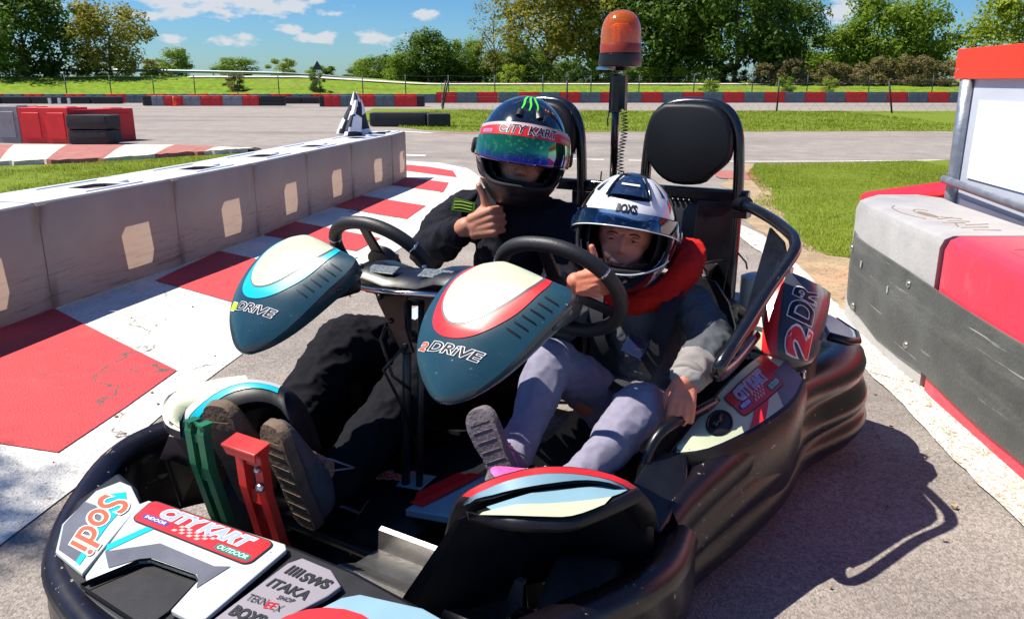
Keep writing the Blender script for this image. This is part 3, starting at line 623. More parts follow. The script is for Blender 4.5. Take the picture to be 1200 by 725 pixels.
# ------------------------------------------------------------------ fences
def wire_fence(name, pts, h, m, label, mesh_h=None, lean=None, post_r=.03, step=.16, wr=.004, hd=None):
    root = empty(name, (*pts[0], 0), 0, label, 'fence'); off = (*pts[0], 0)
    tops = []
    for i, (x, y) in enumerate(pts):
        lx = lean[i] if lean else 0
        b = MB(); b.tube([(x, y, 0), (x + lx, y, h + .03)], post_r, 8); b.obj('post', m, root, smooth=True, off=off); tops.append((x, y, lx))
    b = MB()
    for (x, y, lx), (x2, y2, lx2) in zip(tops, tops[1:]):
        for fz in ([1.0, .5, .04] if hd is None else hd):
            n = 6; b.tube([Vector((x + lx * fz, y, h * fz)).lerp(Vector((x2 + lx2 * fz, y2, h * fz)), t / n) - Vector((0, 0, .05 * math.sin(math.pi * t / n))) for t in range(n + 1)], wr, 4, caps=False)
        mh = mesh_h or h; L = math.hypot(x2 - x, y2 - y); k = int(L / step)
        for t in range(k):
            p = Vector((x, y, 0)).lerp(Vector((x2, y2, 0)), t / k); q = Vector((x, y, 0)).lerp(Vector((x2, y2, 0)), min(1, (t + 2.5) / k))
            b.tube([p, q + Vector((0, 0, mh))], wr * .5, 3, caps=False); b.tube([p + Vector((0, 0, mh)), q], wr * .5, 3, caps=False)
    o = b.obj('wire_mesh', m, root, off=off); o['kind'] = 'stuff'
    return root
wire_fence('mesh_fence', [(-3.25, 38.4), (-2.95, 35.2), (2.2, 33.3), (9.95 + .35, 32.2), (14.06, 30.6), (19, 29.5), (24, 28.5)], 1.12, 'post_black', 'low green wire fence with leaning black posts between the grass strip and the far track', lean=[.2, .25, 0, 0, -.25, 0, 0], post_r=.035, mesh_h=1.1, step=.35)
fx = [-26, -23.4, -20.9, -18.5, -16, -13.6, -11.2, -8.7, -6.2, -3.7, -1, 1.8, 4.6, 7.4, 10.6, 14.0, 17.2, 20.8, 24.5, 28.5, 33]
wire_fence('mesh_fence', [(x, 48.6) for x in fx], 1.45, 'fence_green', 'long thin wire fence running behind the far barrier row', step=.6, post_r=.03, wr=.005)
# ------------------------------------------------------------------ guard rail on the bank and warning sign
pts = [(-34, 61, 1.95), (-27, 60, 1.93), (-22, 60, 1.84), (-16.5, 60, 1.72), (-13.5, 60.5, 1.55), (-11, 61, 1.30), (-9, 61.5, 1.10), (-7.5, 62, .98)]
root = empty('guard_rail', (-20, 60, 0), 0, 'long grey steel guard rail on top of the grassy bank at left', 'guard rail')
b = MB(); b.loft([[Vector((x, y, z - .16)), Vector((x, y - .05, z - .11)), Vector((x, y, z - .06)), Vector((x, y - .05, z - .01)), Vector((x, y, z + .04)), Vector((x, y + .02, z + .04)), Vector((x, y + .02, z - .16))] for x, y, z in pts])
b.obj('rail', 'guard_steel', root, off=(-20, 60, 0))
for i in range(12):
    x = -32 + i * 2.1; z = 1.9 - max(0, (x + 20)) * .075
    b = MB(); b.box((x + 20, .3, z / 2 + .1), (.08, .08, z - .1)); b.obj('post', 'guard_steel', root)
root = empty('warning_sign', (-13.75, 59.3, .9), 0, 'dark triangular road sign on a pole, on the bank', 'road sign')
b = MB(); b.prism([(-.38, 0, 1.0), (.38, 0, 1.0), (0, 0, 1.63)], (0, .03, 0)); b.obj('sign_plate', 'sign_dark', root)
b = MB(); b.tube([(0, .05, 0), (0, .05, 1.3)], .035, 8); b.obj('pole', 'galvanised', root)
# ------------------------------------------------------------------ trees
def crown_mesh(name, rnd, n, leaf, lobes, R=(1, 1, 1), gap=.0):
    """many leaf cards in lobes inside a unit-ish crown (height 1, width 1)"""
    V = []; F = []
    L = []
    for i in range(lobes):
        a = rnd.uniform(0, 6.28); t = rnd.uniform(0, 1); z = .08 + .84 * t; rr = (.40 * math.sqrt(max(0.05, 1 - ((z - .5) / .56) ** 2))) * rnd.uniform(.35, 1.0)
        L.append((Vector((math.cos(a) * rr, math.sin(a) * rr, z)), rnd.uniform(.09, .20)))
    for i in range(n):
        c, r = L[rnd.randrange(lobes)]
        d = Vector((rnd.gauss(0, 1), rnd.gauss(0, 1), rnd.gauss(0, 1))).normalized()
        p = c + d * r * (rnd.random() ** .45)
        if noise.noise(p * 9 + Vector((3, 5, 7))) < -.22 + gap: continue
        nrm = (d + Vector((rnd.uniform(-1, 1), rnd.uniform(-1, 1), rnd.uniform(-.3, 1)))).normalized(); u = nrm.orthogonal().normalized(); u.rotate(Quaternion(nrm, rnd.uniform(0, 6.28))); w = nrm.cross(u)
        s = leaf * rnd.uniform(.5, 1.3); k = len(V)
        V += [p - u * s, p + w * s * .55, p + u * s, p - w * s * .55]; F.append((k, k + 1, k + 2, k + 3))
    me = bpy.data.meshes.new(name); me.from_pydata([tuple(v) for v in V], [], F); me.materials.append(MATS['leaf_dark']); return me
def trunk_mesh(name, rnd):
    b = MB(); b.tube([(0, 0, -.6), (.01, 0, .1), (rnd.uniform(-.02, .02), 0, .3), (rnd.uniform(-.04, .04), 0, .6), (0, 0, .85)], [.032, .026, .02, .012, .004], 8)
    for i in range(9):
        a = rnd.uniform(0, 6.28); z = rnd.uniform(.12, .55); e = Vector((math.cos(a) * .33, math.sin(a) * .33, z + rnd.uniform(.15, .3)))
        b.tube([(0, 0, z), tuple(e * .5 + Vector((0, 0, z * .5 - .01))), tuple(e)], [.011, .008, .002], 5)
    me = bpy.data.meshes.new(name); me.from_pydata([tuple(v) for v in b.v], [], b.f); me.materials.append(MATS['bark']); return me
rt = random.Random(11)
CR = [crown_mesh('crown', rt, 15000, .020, 70), crown_mesh('crown', rt, 13000, .020, 52, gap=.05), crown_mesh('crown', rt, 12000, .022, 60), crown_mesh('crown', rt, 3600, .017, 46, gap=.1), crown_mesh('crown', rt, 7000, .026, 26)]
TR = [trunk_mesh('trunk', rt) for _ in range(3)]
def tree(x, y, z0, ztop, w, m, variant, label, name='broadleaf_tree', cat='tree', group='trees along the far side of the circuit', trunk=.12, wy=None):
    root = empty(name, (x, y, z0), rt.uniform(0, 6.28), label, cat, group)
    H = ztop - z0; sc = (w / .95, (wy or w) / .95, H)
    c = bpy.data.objects.new('crown', CR[variant]); COL.objects.link(c); c.parent = root; c.scale = (w / .92, (wy or w) / .92, H * (1 - trunk) / .98); c.location = (0, 0, H * trunk)
    c.material_slots[0].link = 'OBJECT'; c.material_slots[0].material = MATS[m]
    t = bpy.data.objects.new('trunk', TR[variant % 3]); COL.objects.link(t); t.parent = root; t.scale = (w * .75, w * .75, H); t.location = (0, 0, -.1 if trunk < .2 else 0)
    return root
tree(-33.6, 58, .4, 8.2, 7.8, 'leaf_dark', 0, 'big dark green tree at the left edge', trunk=.14)
tree(-38.5, 60, .4, 9.5, 8, 'leaf_dark', 1, 'dark green tree beyond the left edge behind the big dark one', trunk=.14)
tree(-27.7, 58, .4, 6.3, 6.2, 'leaf_olive', 1, 'rounded olive yellow tree beside the big dark tree at left', trunk=.2)
for i, (x, w, zt, m) in enumerate([(-36, 4, 2.9, 'leaf_mid'), (-33.2, 4, 2.6, 'leaf_light'), (-30.5, 3.6, 2.4, 'leaf_mid'), (-28, 3.5, 2.6, 'leaf_light'), (-25.8, 3, 2.2, 'leaf_light'), (-24.6, 2.2, 1.6, 'leaf_dark')]):
    tree(x, 60.5, .3, zt, w, m, 4, ['green bush under the far left edge', 'yellow green bush under the big dark tree', 'green bush between the two left trees', 'yellow green bush behind the trunk of the olive tree', 'light bush at the right foot of the olive tree', 'small dark bush on the slope right of the olive tree'][i], 'bush', 'bush', 'bushes under the left trees', trunk=.02, wy=2)
for i, (x, y, z0, zt, w, m, v, lab) in enumerate([
    (-37.9, 95, 1.2, 4.7, 4.0, 'leaf_mid', 2, 'small round green tree on the skyline right of the olive tree'),
    (-40.6, 95, 1.2, 3.6, 3.2, 'leaf_olive', 4, 'low olive bush on the skyline beside the small round tree'),
    (-31.6, 95, 1.2, 3.7, 5.4, 'leaf_mid', 2, 'wide low green tree on the skyline above the guard rail'),
    (-26.0, 95, 1.2, 3.6, 4.0, 'leaf_light', 4, 'yellow green bush on the skyline left of the warning sign'),
    (-22.5, 98, 1.0, 2.9, 4.5, 'leaf_mid', 4, 'low bush on the skyline just left of the warning sign'),
    (-17.0, 98, .9, 2.3, 6, 'leaf_mid', 4, 'low hedge on the skyline right of the warning sign'),
    (-12.4, 75, .5, 3.2, 4.4, 'leaf_mid', 0, 'small green tree above the end of the guard rail'),
    (-10.0, 74, .5, 2.8, 3.4, 'leaf_light', 4, 'light green bush beside the small green tree'),
    (-14.4, 80, .5, 2.5, 3.0, 'leaf_dark', 2, 'dark small bush at the end of the guard rail'),
    (-6.9, 70, .4, 5.0, 6.4, 'leaf_dark', 0, 'dense dark tree left of the thin tall tree'),
    (-8.9, 69, .4, 3.4, 3.4, 'leaf_mid', 2, 'mid green tree at the left foot of the dense dark tree'),
    (-3.9, 72, .4, 4.6, 4.2, 'leaf_mid', 1, 'mid green tree just left of the thin tall tree'),
    (-.9, 73, .4, 3.6, 4.6, 'leaf_dark', 2, 'low dark tree behind the beginning of the big olive trees'),
    (1.2, 72, .4, 4.2, 4.4, 'leaf_dark', 0, 'dark green tree directly behind the adult driver'),
    (25.5, 66, .4, 5.1, 6.0, 'leaf_mid', 2, 'lower green tree in the gap of the right tree line'),
    (23.5, 70, .4, 4.6, 4.0, 'leaf_light', 4, 'light green tree in the dip of the right tree line'),
    (28.6, 66, .4, 7.6, 6.8, 'leaf_mid', 0, 'tall round green tree right of the gap'),
    (32.6, 67, .4, 7.2, 6.0, 'leaf_mid', 2, 'green tree left of the red topped notice board'),
    (35.5, 60, .4, 7.6, 8.0, 'leaf_light', 1, 'light olive tree above the notice board'),
    (40.0, 58, .4, 8.6, 8.0, 'leaf_olive', 0, 'olive tree at the right edge')]):
    tree(x, y, z0, zt, w, m, v, lab, trunk=.06)
tree(-1.4, 68, .4, 7.6, 4.8, 'leaf_olive', 3, 'thin sparse tall tree with see-through crown', trunk=.25)
tree(2.6, 62, .4, 9.4, 8.4, 'leaf_olive', 1, 'large olive tree above the adult driver', trunk=.22)
tree(7.3, 63, .4, 9.8, 8.6, 'leaf_olive', 3, 'large olive tree with sparse crown left of the beacon', trunk=.2)
tree(6.6, 65, .4, 9.0, 8.0, 'leaf_mid', 0, 'tall green tree behind the beacon', trunk=.2)
tree(11.8, 62, .4, 10.5, 8.6, 'leaf_dark', 0, 'tall dark tree right of the beacon', trunk=.14)
tree(16.0, 60, .4, 9.8, 8.0, 'leaf_dark', 1, 'tall dark tree above the child driver', trunk=.12)
tree(13.6, 64, .4, 10.2, 8.0, 'leaf_mid', 2, 'tall green tree between the two dark ones', trunk=.12)
tree(20.0, 62, .4, 7.4, 6.0, 'leaf_dark', 0, 'dark tree bordering the gap in the tree line', trunk=.08)
tree(18.9, 61, .4, 8.4, 4.4, 'leaf_mid', 3, 'bright leafy tree in front of the dark tree by the gap', trunk=.1)
for i, (x, w, zt, m, lab) in enumerate([(.0, 4, 2.3, 'leaf_light', 'yellow green bush low behind the adult driver'), (3.2, 4.4, 2.2, 'leaf_mid', 'green bush under the large olive tree'), (6.6, 4, 2.6, 'leaf_light', 'yellow bush under the sparse olive tree'), (9.6, 4, 2.2, 'leaf_mid', 'green bush behind the beacon pole'),
    (12.6, 4.4, 2.2, 'leaf_light', 'light bush below the tall dark tree'), (16, 4.6, 2.4, 'leaf_dark', 'dark bush behind the right roll hoop')]):
    tree(x, 60.5, .5, zt, w, m, 4, lab, 'bush', 'bush', 'bushes under the centre trees', trunk=.0, wy=2.4)
for i in range(11):
    x = 17.5 + i * 1.9
    tree(x, 57 + .3 * math.sin(i * 2), .6, 2.35 + .25 * math.sin(i * 1.7) + .06 * i, 3.2, 'leaf_bramble', 4, 'brown green bramble bush, %s from the left, along the fence below the right trees' % ORD[i], 'bramble_bush', 'bush', 'bramble bushes along the far fence', trunk=0, wy=2.5)
for i, (x, z) in enumerate([(-12.4, 1.1), (-17.6, 1.0), (12.6, .8), (17.4, 1.0), (20.2, .9)]):
    tree(x, 53, bank_h(x, 53) - .1, bank_h(x, 53) + z, 1.8 - .1 * i, ['leaf_dark', 'leaf_bramble', 'leaf_light', 'leaf_mid', 'leaf_light'][i], 4, ['small dark green bush on the bank left of the flag', 'brownish thorn bush low on the bank at left', 'light low weed clump on the bank right of the child', 'green weed clump below the bramble bushes', 'pale weed clump on the bank near the leaning post'][i], 'bush', 'bush', 'small bushes on the bank', trunk=0, wy=1)
# hedge trees that close the view under the big crowns, an unseen young tree added for its shade on the white paint
for i in range(15):
    x = -9.5 + i * 2.9 + (4.5 if i > 9 else 0)
    tree(x, 70 + (i % 3) * 1.5, .5, 3.3 + .5 * math.sin(i * 2.3), 4.6, ['leaf_dark', 'leaf_mid', 'leaf_dark'][i % 3], [4, 2, 0][i % 3], 'green hedge tree, %s from the left, filling the view under the tall crowns' % ORD[i], 'hedge_tree', 'tree', 'hedge trees behind the tall trees', trunk=.0, wy=3)
tree(-5.95, 2.15, 0, 6.9, 1.35, 'leaf_mid', 1, 'unseen slender tree added outside the left edge to shade the white paint', 'added_shade_tree', trunk=.70)
# ================================================================== two-seat kart
KA = rad(-31.8); KO = Vector((0.312, 2.594, 0))
CX = 0.06                                            # centre line of the kart in its own frame
mirx = lambda x: 2 * CX - x
kart = empty('go_kart', KO, KA, 'black two-seat rental go-kart with dark teal fairings and a beacon on a pole', 'go-kart')
K = lambda a, b, z: Vector((a, b, z))
def ex_black(m, n, l, b, v):
    mixin(n, l, b, nmask(n, l, v, 9, 0.6, 0.9, 8, 0.7), (0.022, 0.02, 0.02))
    mixin(n, l, b, nmask(n, l, v, 6, 0.69, 0.71, 8, 0.75, (1, 1, 5)), (0.16, 0.14, 0.11))
mat('black_plastic', (0.006, 0.006, 0.009), 0.45, var=0.3, scale=12, bump=0.06, bscale=300, extra=ex_black, spec=.35)
def ex_bumper(m, n, l, b, v):
    mixin(n, l, b, nmask(n, l, v, 5, 0.6, 0.95, 8, 0.7), (0.014, 0.010, 0.012))
    mixin(n, l, b, nmask(n, l, v, 7, 0.665, 0.685, 9, 0.78, (1, .5, 3.5)), (0.15, 0.13, 0.10))
    mixin(n, l, b, nmask(n, l, v, 26, 0.64, 0.66, 9, 0.75, (1, .35, 1.5)), (0.26, 0.22, 0.17))
    mixin(n, l, b, nmask(n, l, v, 60, 0.68, 0.70, 4, 0.6), (0.33, 0.29, 0.22))
mat('bumper_plastic', (0.005, 0.0035, 0.006), 0.30, var=0.3, scale=9, bump=0.08, bscale=220, extra=ex_bumper)
mat('satin_black', (0.004, 0.004, 0.006), 0.30, var=0.2, scale=20)
mat('tube_black', (0.006, 0.007, 0.010), 0.22, coat=.4, var=0.2, scale=30)
mat('grip_black', (0.012, 0.012, 0.013), 0.5, bump=.3, bscale=260)
def ex_scratch(m, n, l, b, v):
    mixin(n, l, b, nmask(n, l, v, 9, 0.6, 0.95, 8, 0.7), (0.05, 0.07, 0.075))
    mixin(n, l, b, nmask(n, l, v, 16, 0.690, 0.700, 6, 0.8, (1, 5, 5)), (0.20, 0.22, 0.22))
    mixin(n, l, b, nmask(n, l, v, 140, 0.72, 0.74, 3, 0.6), (0.25, 0.26, 0.25))
mat('teal_body', (0.010, 0.045, 0.066), 0.30, coat=.25, var=0.14, scale=6, bump=.05, bscale=200, extra=ex_scratch)
def ex_plate(m, n, l, b, v):
    mixin(n, l, b, nmask(n, l, v, 12, 0.6, 0.9, 8, 0.7), (0.34, 0.33, 0.25))
    mixin(n, l, b, nmask(n, l, v, 18, 0.695, 0.705, 6, 0.8, (5, 1, 1)), (0.20, 0.19, 0.15))
    mixin(n, l, b, nmask(n, l, v, 120, 0.72, 0.74, 3, 0.6), (0.12, 0.11, 0.09))
mat('cream_panel', (0.47, 0.51, 0.35), 0.38, coat=.15, var=0.04, scale=5, extra=ex_plate)
mat('white_panel', (0.44, 0.48, 0.48), 0.35, coat=.2, var=0.05, scale=5, extra=ex_plate)
mat('pale_blue', (0.20, 0.34, 0.42), 0.35, coat=.2, var=0.08, scale=5, extra=ex_dust(0.62, 0.9, (0.30, 0.32, 0.33), 12))
mat('cyan', (0.0, 0.42, 0.56), 0.32, coat=.2)
mat('sticker_red', (0.52, 0.018, 0.022), 0.33, coat=.2, var=0.08, scale=8, extra=ex_dust(0.64, 0.9, (0.33, 0.10, 0.09), 10))
mat('band_red', (0.66, 0.018, 0.022), 0.33, coat=.2)
mat('sticker_grey', (0.11, 0.115, 0.14), 0.35, coat=.2, var=0.15, scale=8)
mat('print_black', (0.006, 0.006, 0.008), 0.4)
mat('print_white', (0.74, 0.75, 0.76), 0.4)
mat('print_blue', (0.30, 0.36, 0.62), 0.4)
mat('label_blue', (0.02, 0.04, 0.33), 0.4)
mat('label_green', (0.02, 0.13, 0.10), 0.4)
mat('print_mint', (0.45, 0.80, 0.65), 0.4)
mat('lime', (0.42, 0.66, 0.02), 0.4)
mat('orange_red', (0.75, 0.09, 0.03), 0.4)
mat('pale_pink', (0.62, 0.36, 0.35), 0.4)
mat('sponsor_grey', (0.23, 0.21, 0.24), 0.4, var=.05, scale=4)
mat('pedal_green', (0.008, 0.13, 0.055), 0.42, var=.25, scale=12, extra=ex_dust(0.62, 0.8, (0.10, 0.13, 0.09), 14))
mat('pedal_red', (0.46, 0.018, 0.012), 0.40, var=.2, scale=12, extra=ex_dust(0.62, 0.8, (0.26, 0.08, 0.06), 14))
mat('alu', (0.22, 0.215, 0.21), 0.38, metal=.85, var=.15, scale=14, bump=.1, bscale=60, extra=ex_dust(0.56, 0.8, (0.16, 0.14, 0.12), 10))
mat('steel_dark', (0.05, 0.052, 0.056), 0.35, metal=.8, var=.2, scale=15)
mat('chrome', (0.55, 0.55, 0.56), 0.18, metal=1)
mat('tyre', (0.014, 0.014, 0.015), 0.75, var=.3, scale=20, bump=.3, bscale=80, extra=ex_dust(0.55, 0.8, (0.07, 0.06, 0.05), 14))
mat('rim', (0.30, 0.30, 0.30), 0.35, metal=.9, var=.2, scale=20)
mat('seat_shell', (0.010, 0.010, 0.012), 0.45, bump=.1, bscale=80)
mat('belt_web', (0.008, 0.009, 0.016), 0.75, bump=.5, bscale=400)
mat('grey_web', (0.16, 0.13, 0.13), 0.75, bump=.5, bscale=400)
mat('pad_black', (0.005, 0.006, 0.009), 0.50, bump=.05, bscale=300, spec=.3)
mat('decal_strip', (0.10, 0.12, 0.13), 0.4, var=.7, scale=160)
def kobj(b, name, m, parent=None, **k):
    return b.obj(name, m, parent or kart, **k)
# ---------- lettering
def text_geo(s, bold=0.0, shear=0.0, ext=0.0, space=1.0):
    cu = bpy.data.curves.new('t', 'FONT'); cu.body = s; cu.size = 1; cu.offset = bold; cu.shear = shear; cu.extrude = 0; cu.space_character = space; cu.resolution_u = 4
    o = bpy.data.objects.new('t', cu); COL.objects.link(o); dg = bpy.context.evaluated_depsgraph_get(); me = bpy.data.meshes.new_from_object(o.evaluated_get(dg))
    bm = bmesh.new(); bm.from_mesh(me); bmesh.ops.triangulate(bm, faces=bm.faces[:])
    V = [v.co.copy() for v in bm.verts]; F = [[v.index for v in f.verts] for f in bm.faces]
    bm.free(); bpy.data.objects.remove(o, do_unlink=True); bpy.data.curves.remove(cu); bpy.data.meshes.remove(me)
    return V, F
def flat_geo(V, F, fn, name, m, parent, off=(0, 0, 0), sub=0, box=None, label=None):
    """V in 2D -> normalise to (0..1, 0..1) of its box and map with fn(u, v, lift)"""
    bm = bmesh.new(); vs = [bm.verts.new(v) for v in V]
    for f in F:
        try: bm.faces.new([vs[i] for i in f])
        except ValueError: pass
    if sub: bmesh.ops.subdivide_edges(bm, edges=bm.edges[:], cuts=sub, use_grid_fill=True)
    if box is None:
        xs = [v.co.x for v in bm.verts]; ys = [v.co.y for v in bm.verts]; box = (min(xs), min(ys), max(xs), max(ys))
    for v in bm.verts:
        v.co = fn((v.co.x - box[0]) / (box[2] - box[0]), (v.co.y - box[1]) / (box[3] - box[1])) - Vector(off)
    me = bpy.data.meshes.new(name); bm.to_mesh(me); bm.free(); me.materials.append(MATS[m]); o = bpy.data.objects.new(name, me); COL.objects.link(o); o.parent = parent
    if label: o['label'] = label
    return o
def bil(c00, c10, c01, c11, n=None, lift=0.0):
    c = [Vector(x) for x in (c00, c10, c01, c11)]
    if n is None: n = (c[1] - c[0]).cross(c[2] - c[0]).normalized()
    else: n = Vector(n).normalized()
    return lambda u, v: (c[0] * (1 - u) + c[1] * u) * (1 - v) + (c[2] * (1 - u) + c[3] * u) * v + n * lift
def text_on(s, quad, lift, name, m, parent, bold=0.02, shear=0.2, outline=None, om='print_white', off=(0, 0, 0), sub=0, n=None, fn=None, space=1.0):
    """quad = (bottom-left, bottom-right, top-left, top-right)"""
    V, F = text_geo(s, bold, shear, space=space); xs = [v.x for v in V]; ys = [v.y for v in V]; box = (min(xs), min(ys), max(xs), max(ys))
    mk = (lambda L: bil(*quad, n=n, lift=L)) if fn is None else (lambda L: fn(L))
    if outline:
        V2, F2 = text_geo(s, bold + outline, shear, space=space)
        flat_geo(V2, F2, mk(lift), name + '_outline', om, parent, off, sub, box)
        lift += .0006
    return flat_geo(V, F, mk(lift), name, m, parent, off, sub, box)
def rrect(x0, y0, x1, y1, r, n=5):
    P = []
    for cx, cy, a in ((x1 - r, y1 - r, 0), (x0 + r, y1 - r, 90), (x0 + r, y0 + r, 180), (x1 - r, y0 + r, 270)):
        P += [Vector((cx + r * math.cos(rad(a + 90 * k / n)), cy + r * math.sin(rad(a + 90 * k / n)), 0)) for k in range(n + 1)]
    return P
def patch2d(P, fn, name, m, parent, off=(0, 0, 0), sub=0):
    P = [Vector((p[0], p[1], 0)) for p in P]
    bm = bmesh.new(); f = bm.faces.new([bm.verts.new(p) for p in P]); bmesh.ops.triangulate(bm, faces=[f])
    V = [v.co.copy() for v in bm.verts]; bm.verts.index_update(); F = [[v.index for v in f.verts] for f in bm.faces]; bm.free()
    return flat_geo(V, F, fn, name, m, parent, off, sub, (0, 0, 1, 1))
def city_kart(mk, parent, lift=.0, sub=0):
    """the red rounded CITY KART sticker mapped with mk(lift)(u,v)"""
    patch2d([(p.x, p.y) for p in rrect(0, 0, 1, 1, .0)], lambda u, v: mk(lift)(u, v), 'sticker_edge', 'sticker_red', parent, sub=sub) if False else None
    P = rrect(0, 0, 4, 1, .22); P = [(p.x / 4, p.y) for p in P]
    patch2d(P, mk(lift), 'sticker', 'print_black', parent, sub=sub)
    P = rrect(.035, .035, 3.965, .965, .19); P = [(p.x / 4, p.y) for p in P]
    st = patch2d(P, mk(lift + .0005), 'sticker', 'sticker_red', parent, sub=sub)
    def sq(u0, v0, u1, v1):
        return lambda L: (lambda u, v: mk(L)(u0 + (u1 - u0) * u, v0 + (v1 - v0) * v))
    text_on('CITY KART', None, lift + .001, 'lettering', 'print_blue', parent, .035, .25, .05, 'print_white', fn=sq(.16, .46, .88, .90), sub=sub)
    # small checker marks
    V = []; F = []
    for i in range(9):
        for j in range(3):
            if (i + j) % 2 == 0 and (j < 2 or i < 7):
                x, y = .36 + i * .032 + j * -.012, .36 - j * .10; k = len(V); V += [Vector((x, y, 0)), Vector((x + .03, y, 0)), Vector((x + .042, y + .09, 0)), Vector((x + .012, y + .09, 0))]; F.append([k, k + 1, k + 2, k + 3])
    flat_geo(V, F, mk(lift + .001), 'checker_print', 'pale_pink', parent, box=(0, 0, 1, 1))
    patch2d([(p.x, p.y) for p in rrect(.06, .20, .28, .40, .05)], mk(lift + .001), 'small_label', 'label_blue', parent)
    text_on('INDOOR', None, lift + .0015, 'lettering', 'print_white', parent, .02, .2, fn=sq(.08, .24, .26, .36))
    patch2d([(p.x, p.y) for p in rrect(.70, .10, .97, .34, .05)], mk(lift + .001), 'small_label', 'label_green', parent)
    text_on('OUTDOOR', None, lift + .0015, 'lettering', 'print_mint', parent, .02, .2, fn=sq(.72, .15, .95, .30))
    return st
# ---------- chassis, floor
b = MB()
for s in (-.42, .12, .00, .54): b.tube([K(s, -1.45, .07), K(s, -.3, .07), K(s, .25, .09)], .016, 8)
for y in (-1.42, -1.0, -.5, 0.0, .22): b.tube([K(-.45, y, .07), K(.57, y, .07)], .016, 8)
kobj(b, 'chassis', 'steel_dark', smooth=True)
b = MB(); b.box((CX, -.86, .055), (1.06, 1.1, .008)); kobj(b, 'floor_tray', 'satin_black')
b = MB()   # bright stepped aluminium tray at the nose, child's side
prof = [(-1.405, .215), (-1.40, .20), (-1.33, .175), (-1.325, .19), (-1.32, .19), (-1.27, .165), (-1.20, .16), (-1.195, .205), (-1.185, .21), (-1.18, .16), (-1.16, .06)]
b.loft([[K(x, y, z) for y, z in prof] + [K(x, y, z - .006) for y, z in reversed(prof)] for x in (.03, .12, .22, .40)])
kobj(b, 'stepped_tray', 'alu')
# ---------- bumpers
def bump_loft(path, prof, name, m='bumper_plastic', caps=True):
    """path (x, y) with outward normals on the left of travel reversed; prof (out, z)"""
    rings = []; n = len(path)
    for i, p in enumerate(path):
        p = Vector((*p[:2], 0)); t = (Vector((*path[min(i + 1, n - 1)][:2], 0)) - Vector((*path[max(i - 1, 0)][:2], 0))).normalized(); o = Vector((t.y, -t.x, 0))
        sc = path[i][2] if len(path[i]) > 2 else 1.0; dz = path[i][3] if len(path[i]) > 3 else 0
        rings.append([p + o * a * sc + Vector((0, 0, z + dz * (z / .3))) for a, z in prof])
    b = MB(); b.loft(rings, True, caps); return kobj(b, name, m, smooth=True, angle=70)
def smooth_path(P, k=4):
    out = []
    for i in range(len(P) - 1):
        p0 = P[max(i - 1, 0)]; p1 = P[i]; p2 = P[i + 1]; p3 = P[min(i + 2, len(P) - 1)]
        for t in range(k):
            u = t / k; out.append(tuple(.5 * ((2 * b_) + (-a + c) * u + (2 * a - 5 * b_ + 4 * c - d) * u * u + (-a + 3 * b_ - 3 * c + d) * u ** 3) for a, b_, c, d in zip(p0, p1, p2, p3)))
    return out + [tuple(P[-1])]
FP = [(-.56, -1.02, 1, .04), (-.665, -1.16, 1, .04), (-.70, -1.27, 1, .03), (-.685, -1.37, 1, .01), (-.60, -1.49, 1, -.005), (-.52, -1.58, 1, -.02), (-.40, -1.665, 1, -.03), (-.25, -1.715, 1, -.035), (-.08, -1.74, 1, -.035), (.10, -1.74, 1, -.03), (.26, -1.69, 1, -.01), (.39, -1.60, 1, .01), (.49, -1.48, 1, .02), (.57, -1.33, 1, .025), (.63, -1.19, 1, .02), (.655, -1.06, 1, 0.01), (.635, -.93, 1, 0)]
# outward = left of travel for this order
prof_front = [(-.055, .235), (-.040, .262), (-.010, .272), (.012, .262), (.024, .24), (.018, .215), (.022, .16), (.018, .10), (.0, .055), (-.03, .05), (-.035, .12), (-.04, .2)]
PF = smooth_path([tuple(p) for p in FP])
bump_loft(PF, prof_front, 'front_bumper')
ribs = [(-.10, .325), (-.05, .338), (-.015, .332), (.010, .31), (.018, .285), (.014, .255), (.010, .243), (.018, .225), (.028, .20), (.030, .18), (.024, .167), (.020, .155), (.028, .14), (.034, .12), (.030, .095), (.016, .07), (-.01, .055), (-.06, .05), (-.11, .08), (-.12, .2)]
SP = [(.610, -.93, .45, -.04), (.620, -.84, .5, -.02), (.640, -.74, .6, 0), (.665, -.62, .75, .02), (.680, -.50, 1, .02), (.690, -.40, 1, .02), (.690, -.30, 1, .02), (.688, -.20, 1.0, .02), (.705, -.10, 1.05, .02), (.737, .0, 1.1, .02), (.765, .10, 1.2, .02), (.775, .20, 1.2, .02), (.755, .30, 1.2, .02), (.70, .375, 1.2, .02), (.60, .42, 1.1, .01)]
PS = smooth_path(SP)
bump_loft(PS, ribs, 'side_bumper')
bump_loft([(mirx(p[0]), p[1], p[2], p[3]) for p in reversed(PS)], ribs, 'side_bumper')
bump_loft([(.62, .42), (.4, .445), (.06, .455), (-.28, .445), (-.5, .42)], ribs, 'rear_bumper')
# nylon slider plate and scuffs at the joint
b = MB(); b.prism([K(.50, -1.0, .275), K(.60, -.99, .262), K(.60, -.84, .285), K(.57, -.76, .33), K(.50, -.80, .335)], (0, 0, .018)); kobj(b, 'corner_plate', 'satin_black', bevel=.006)
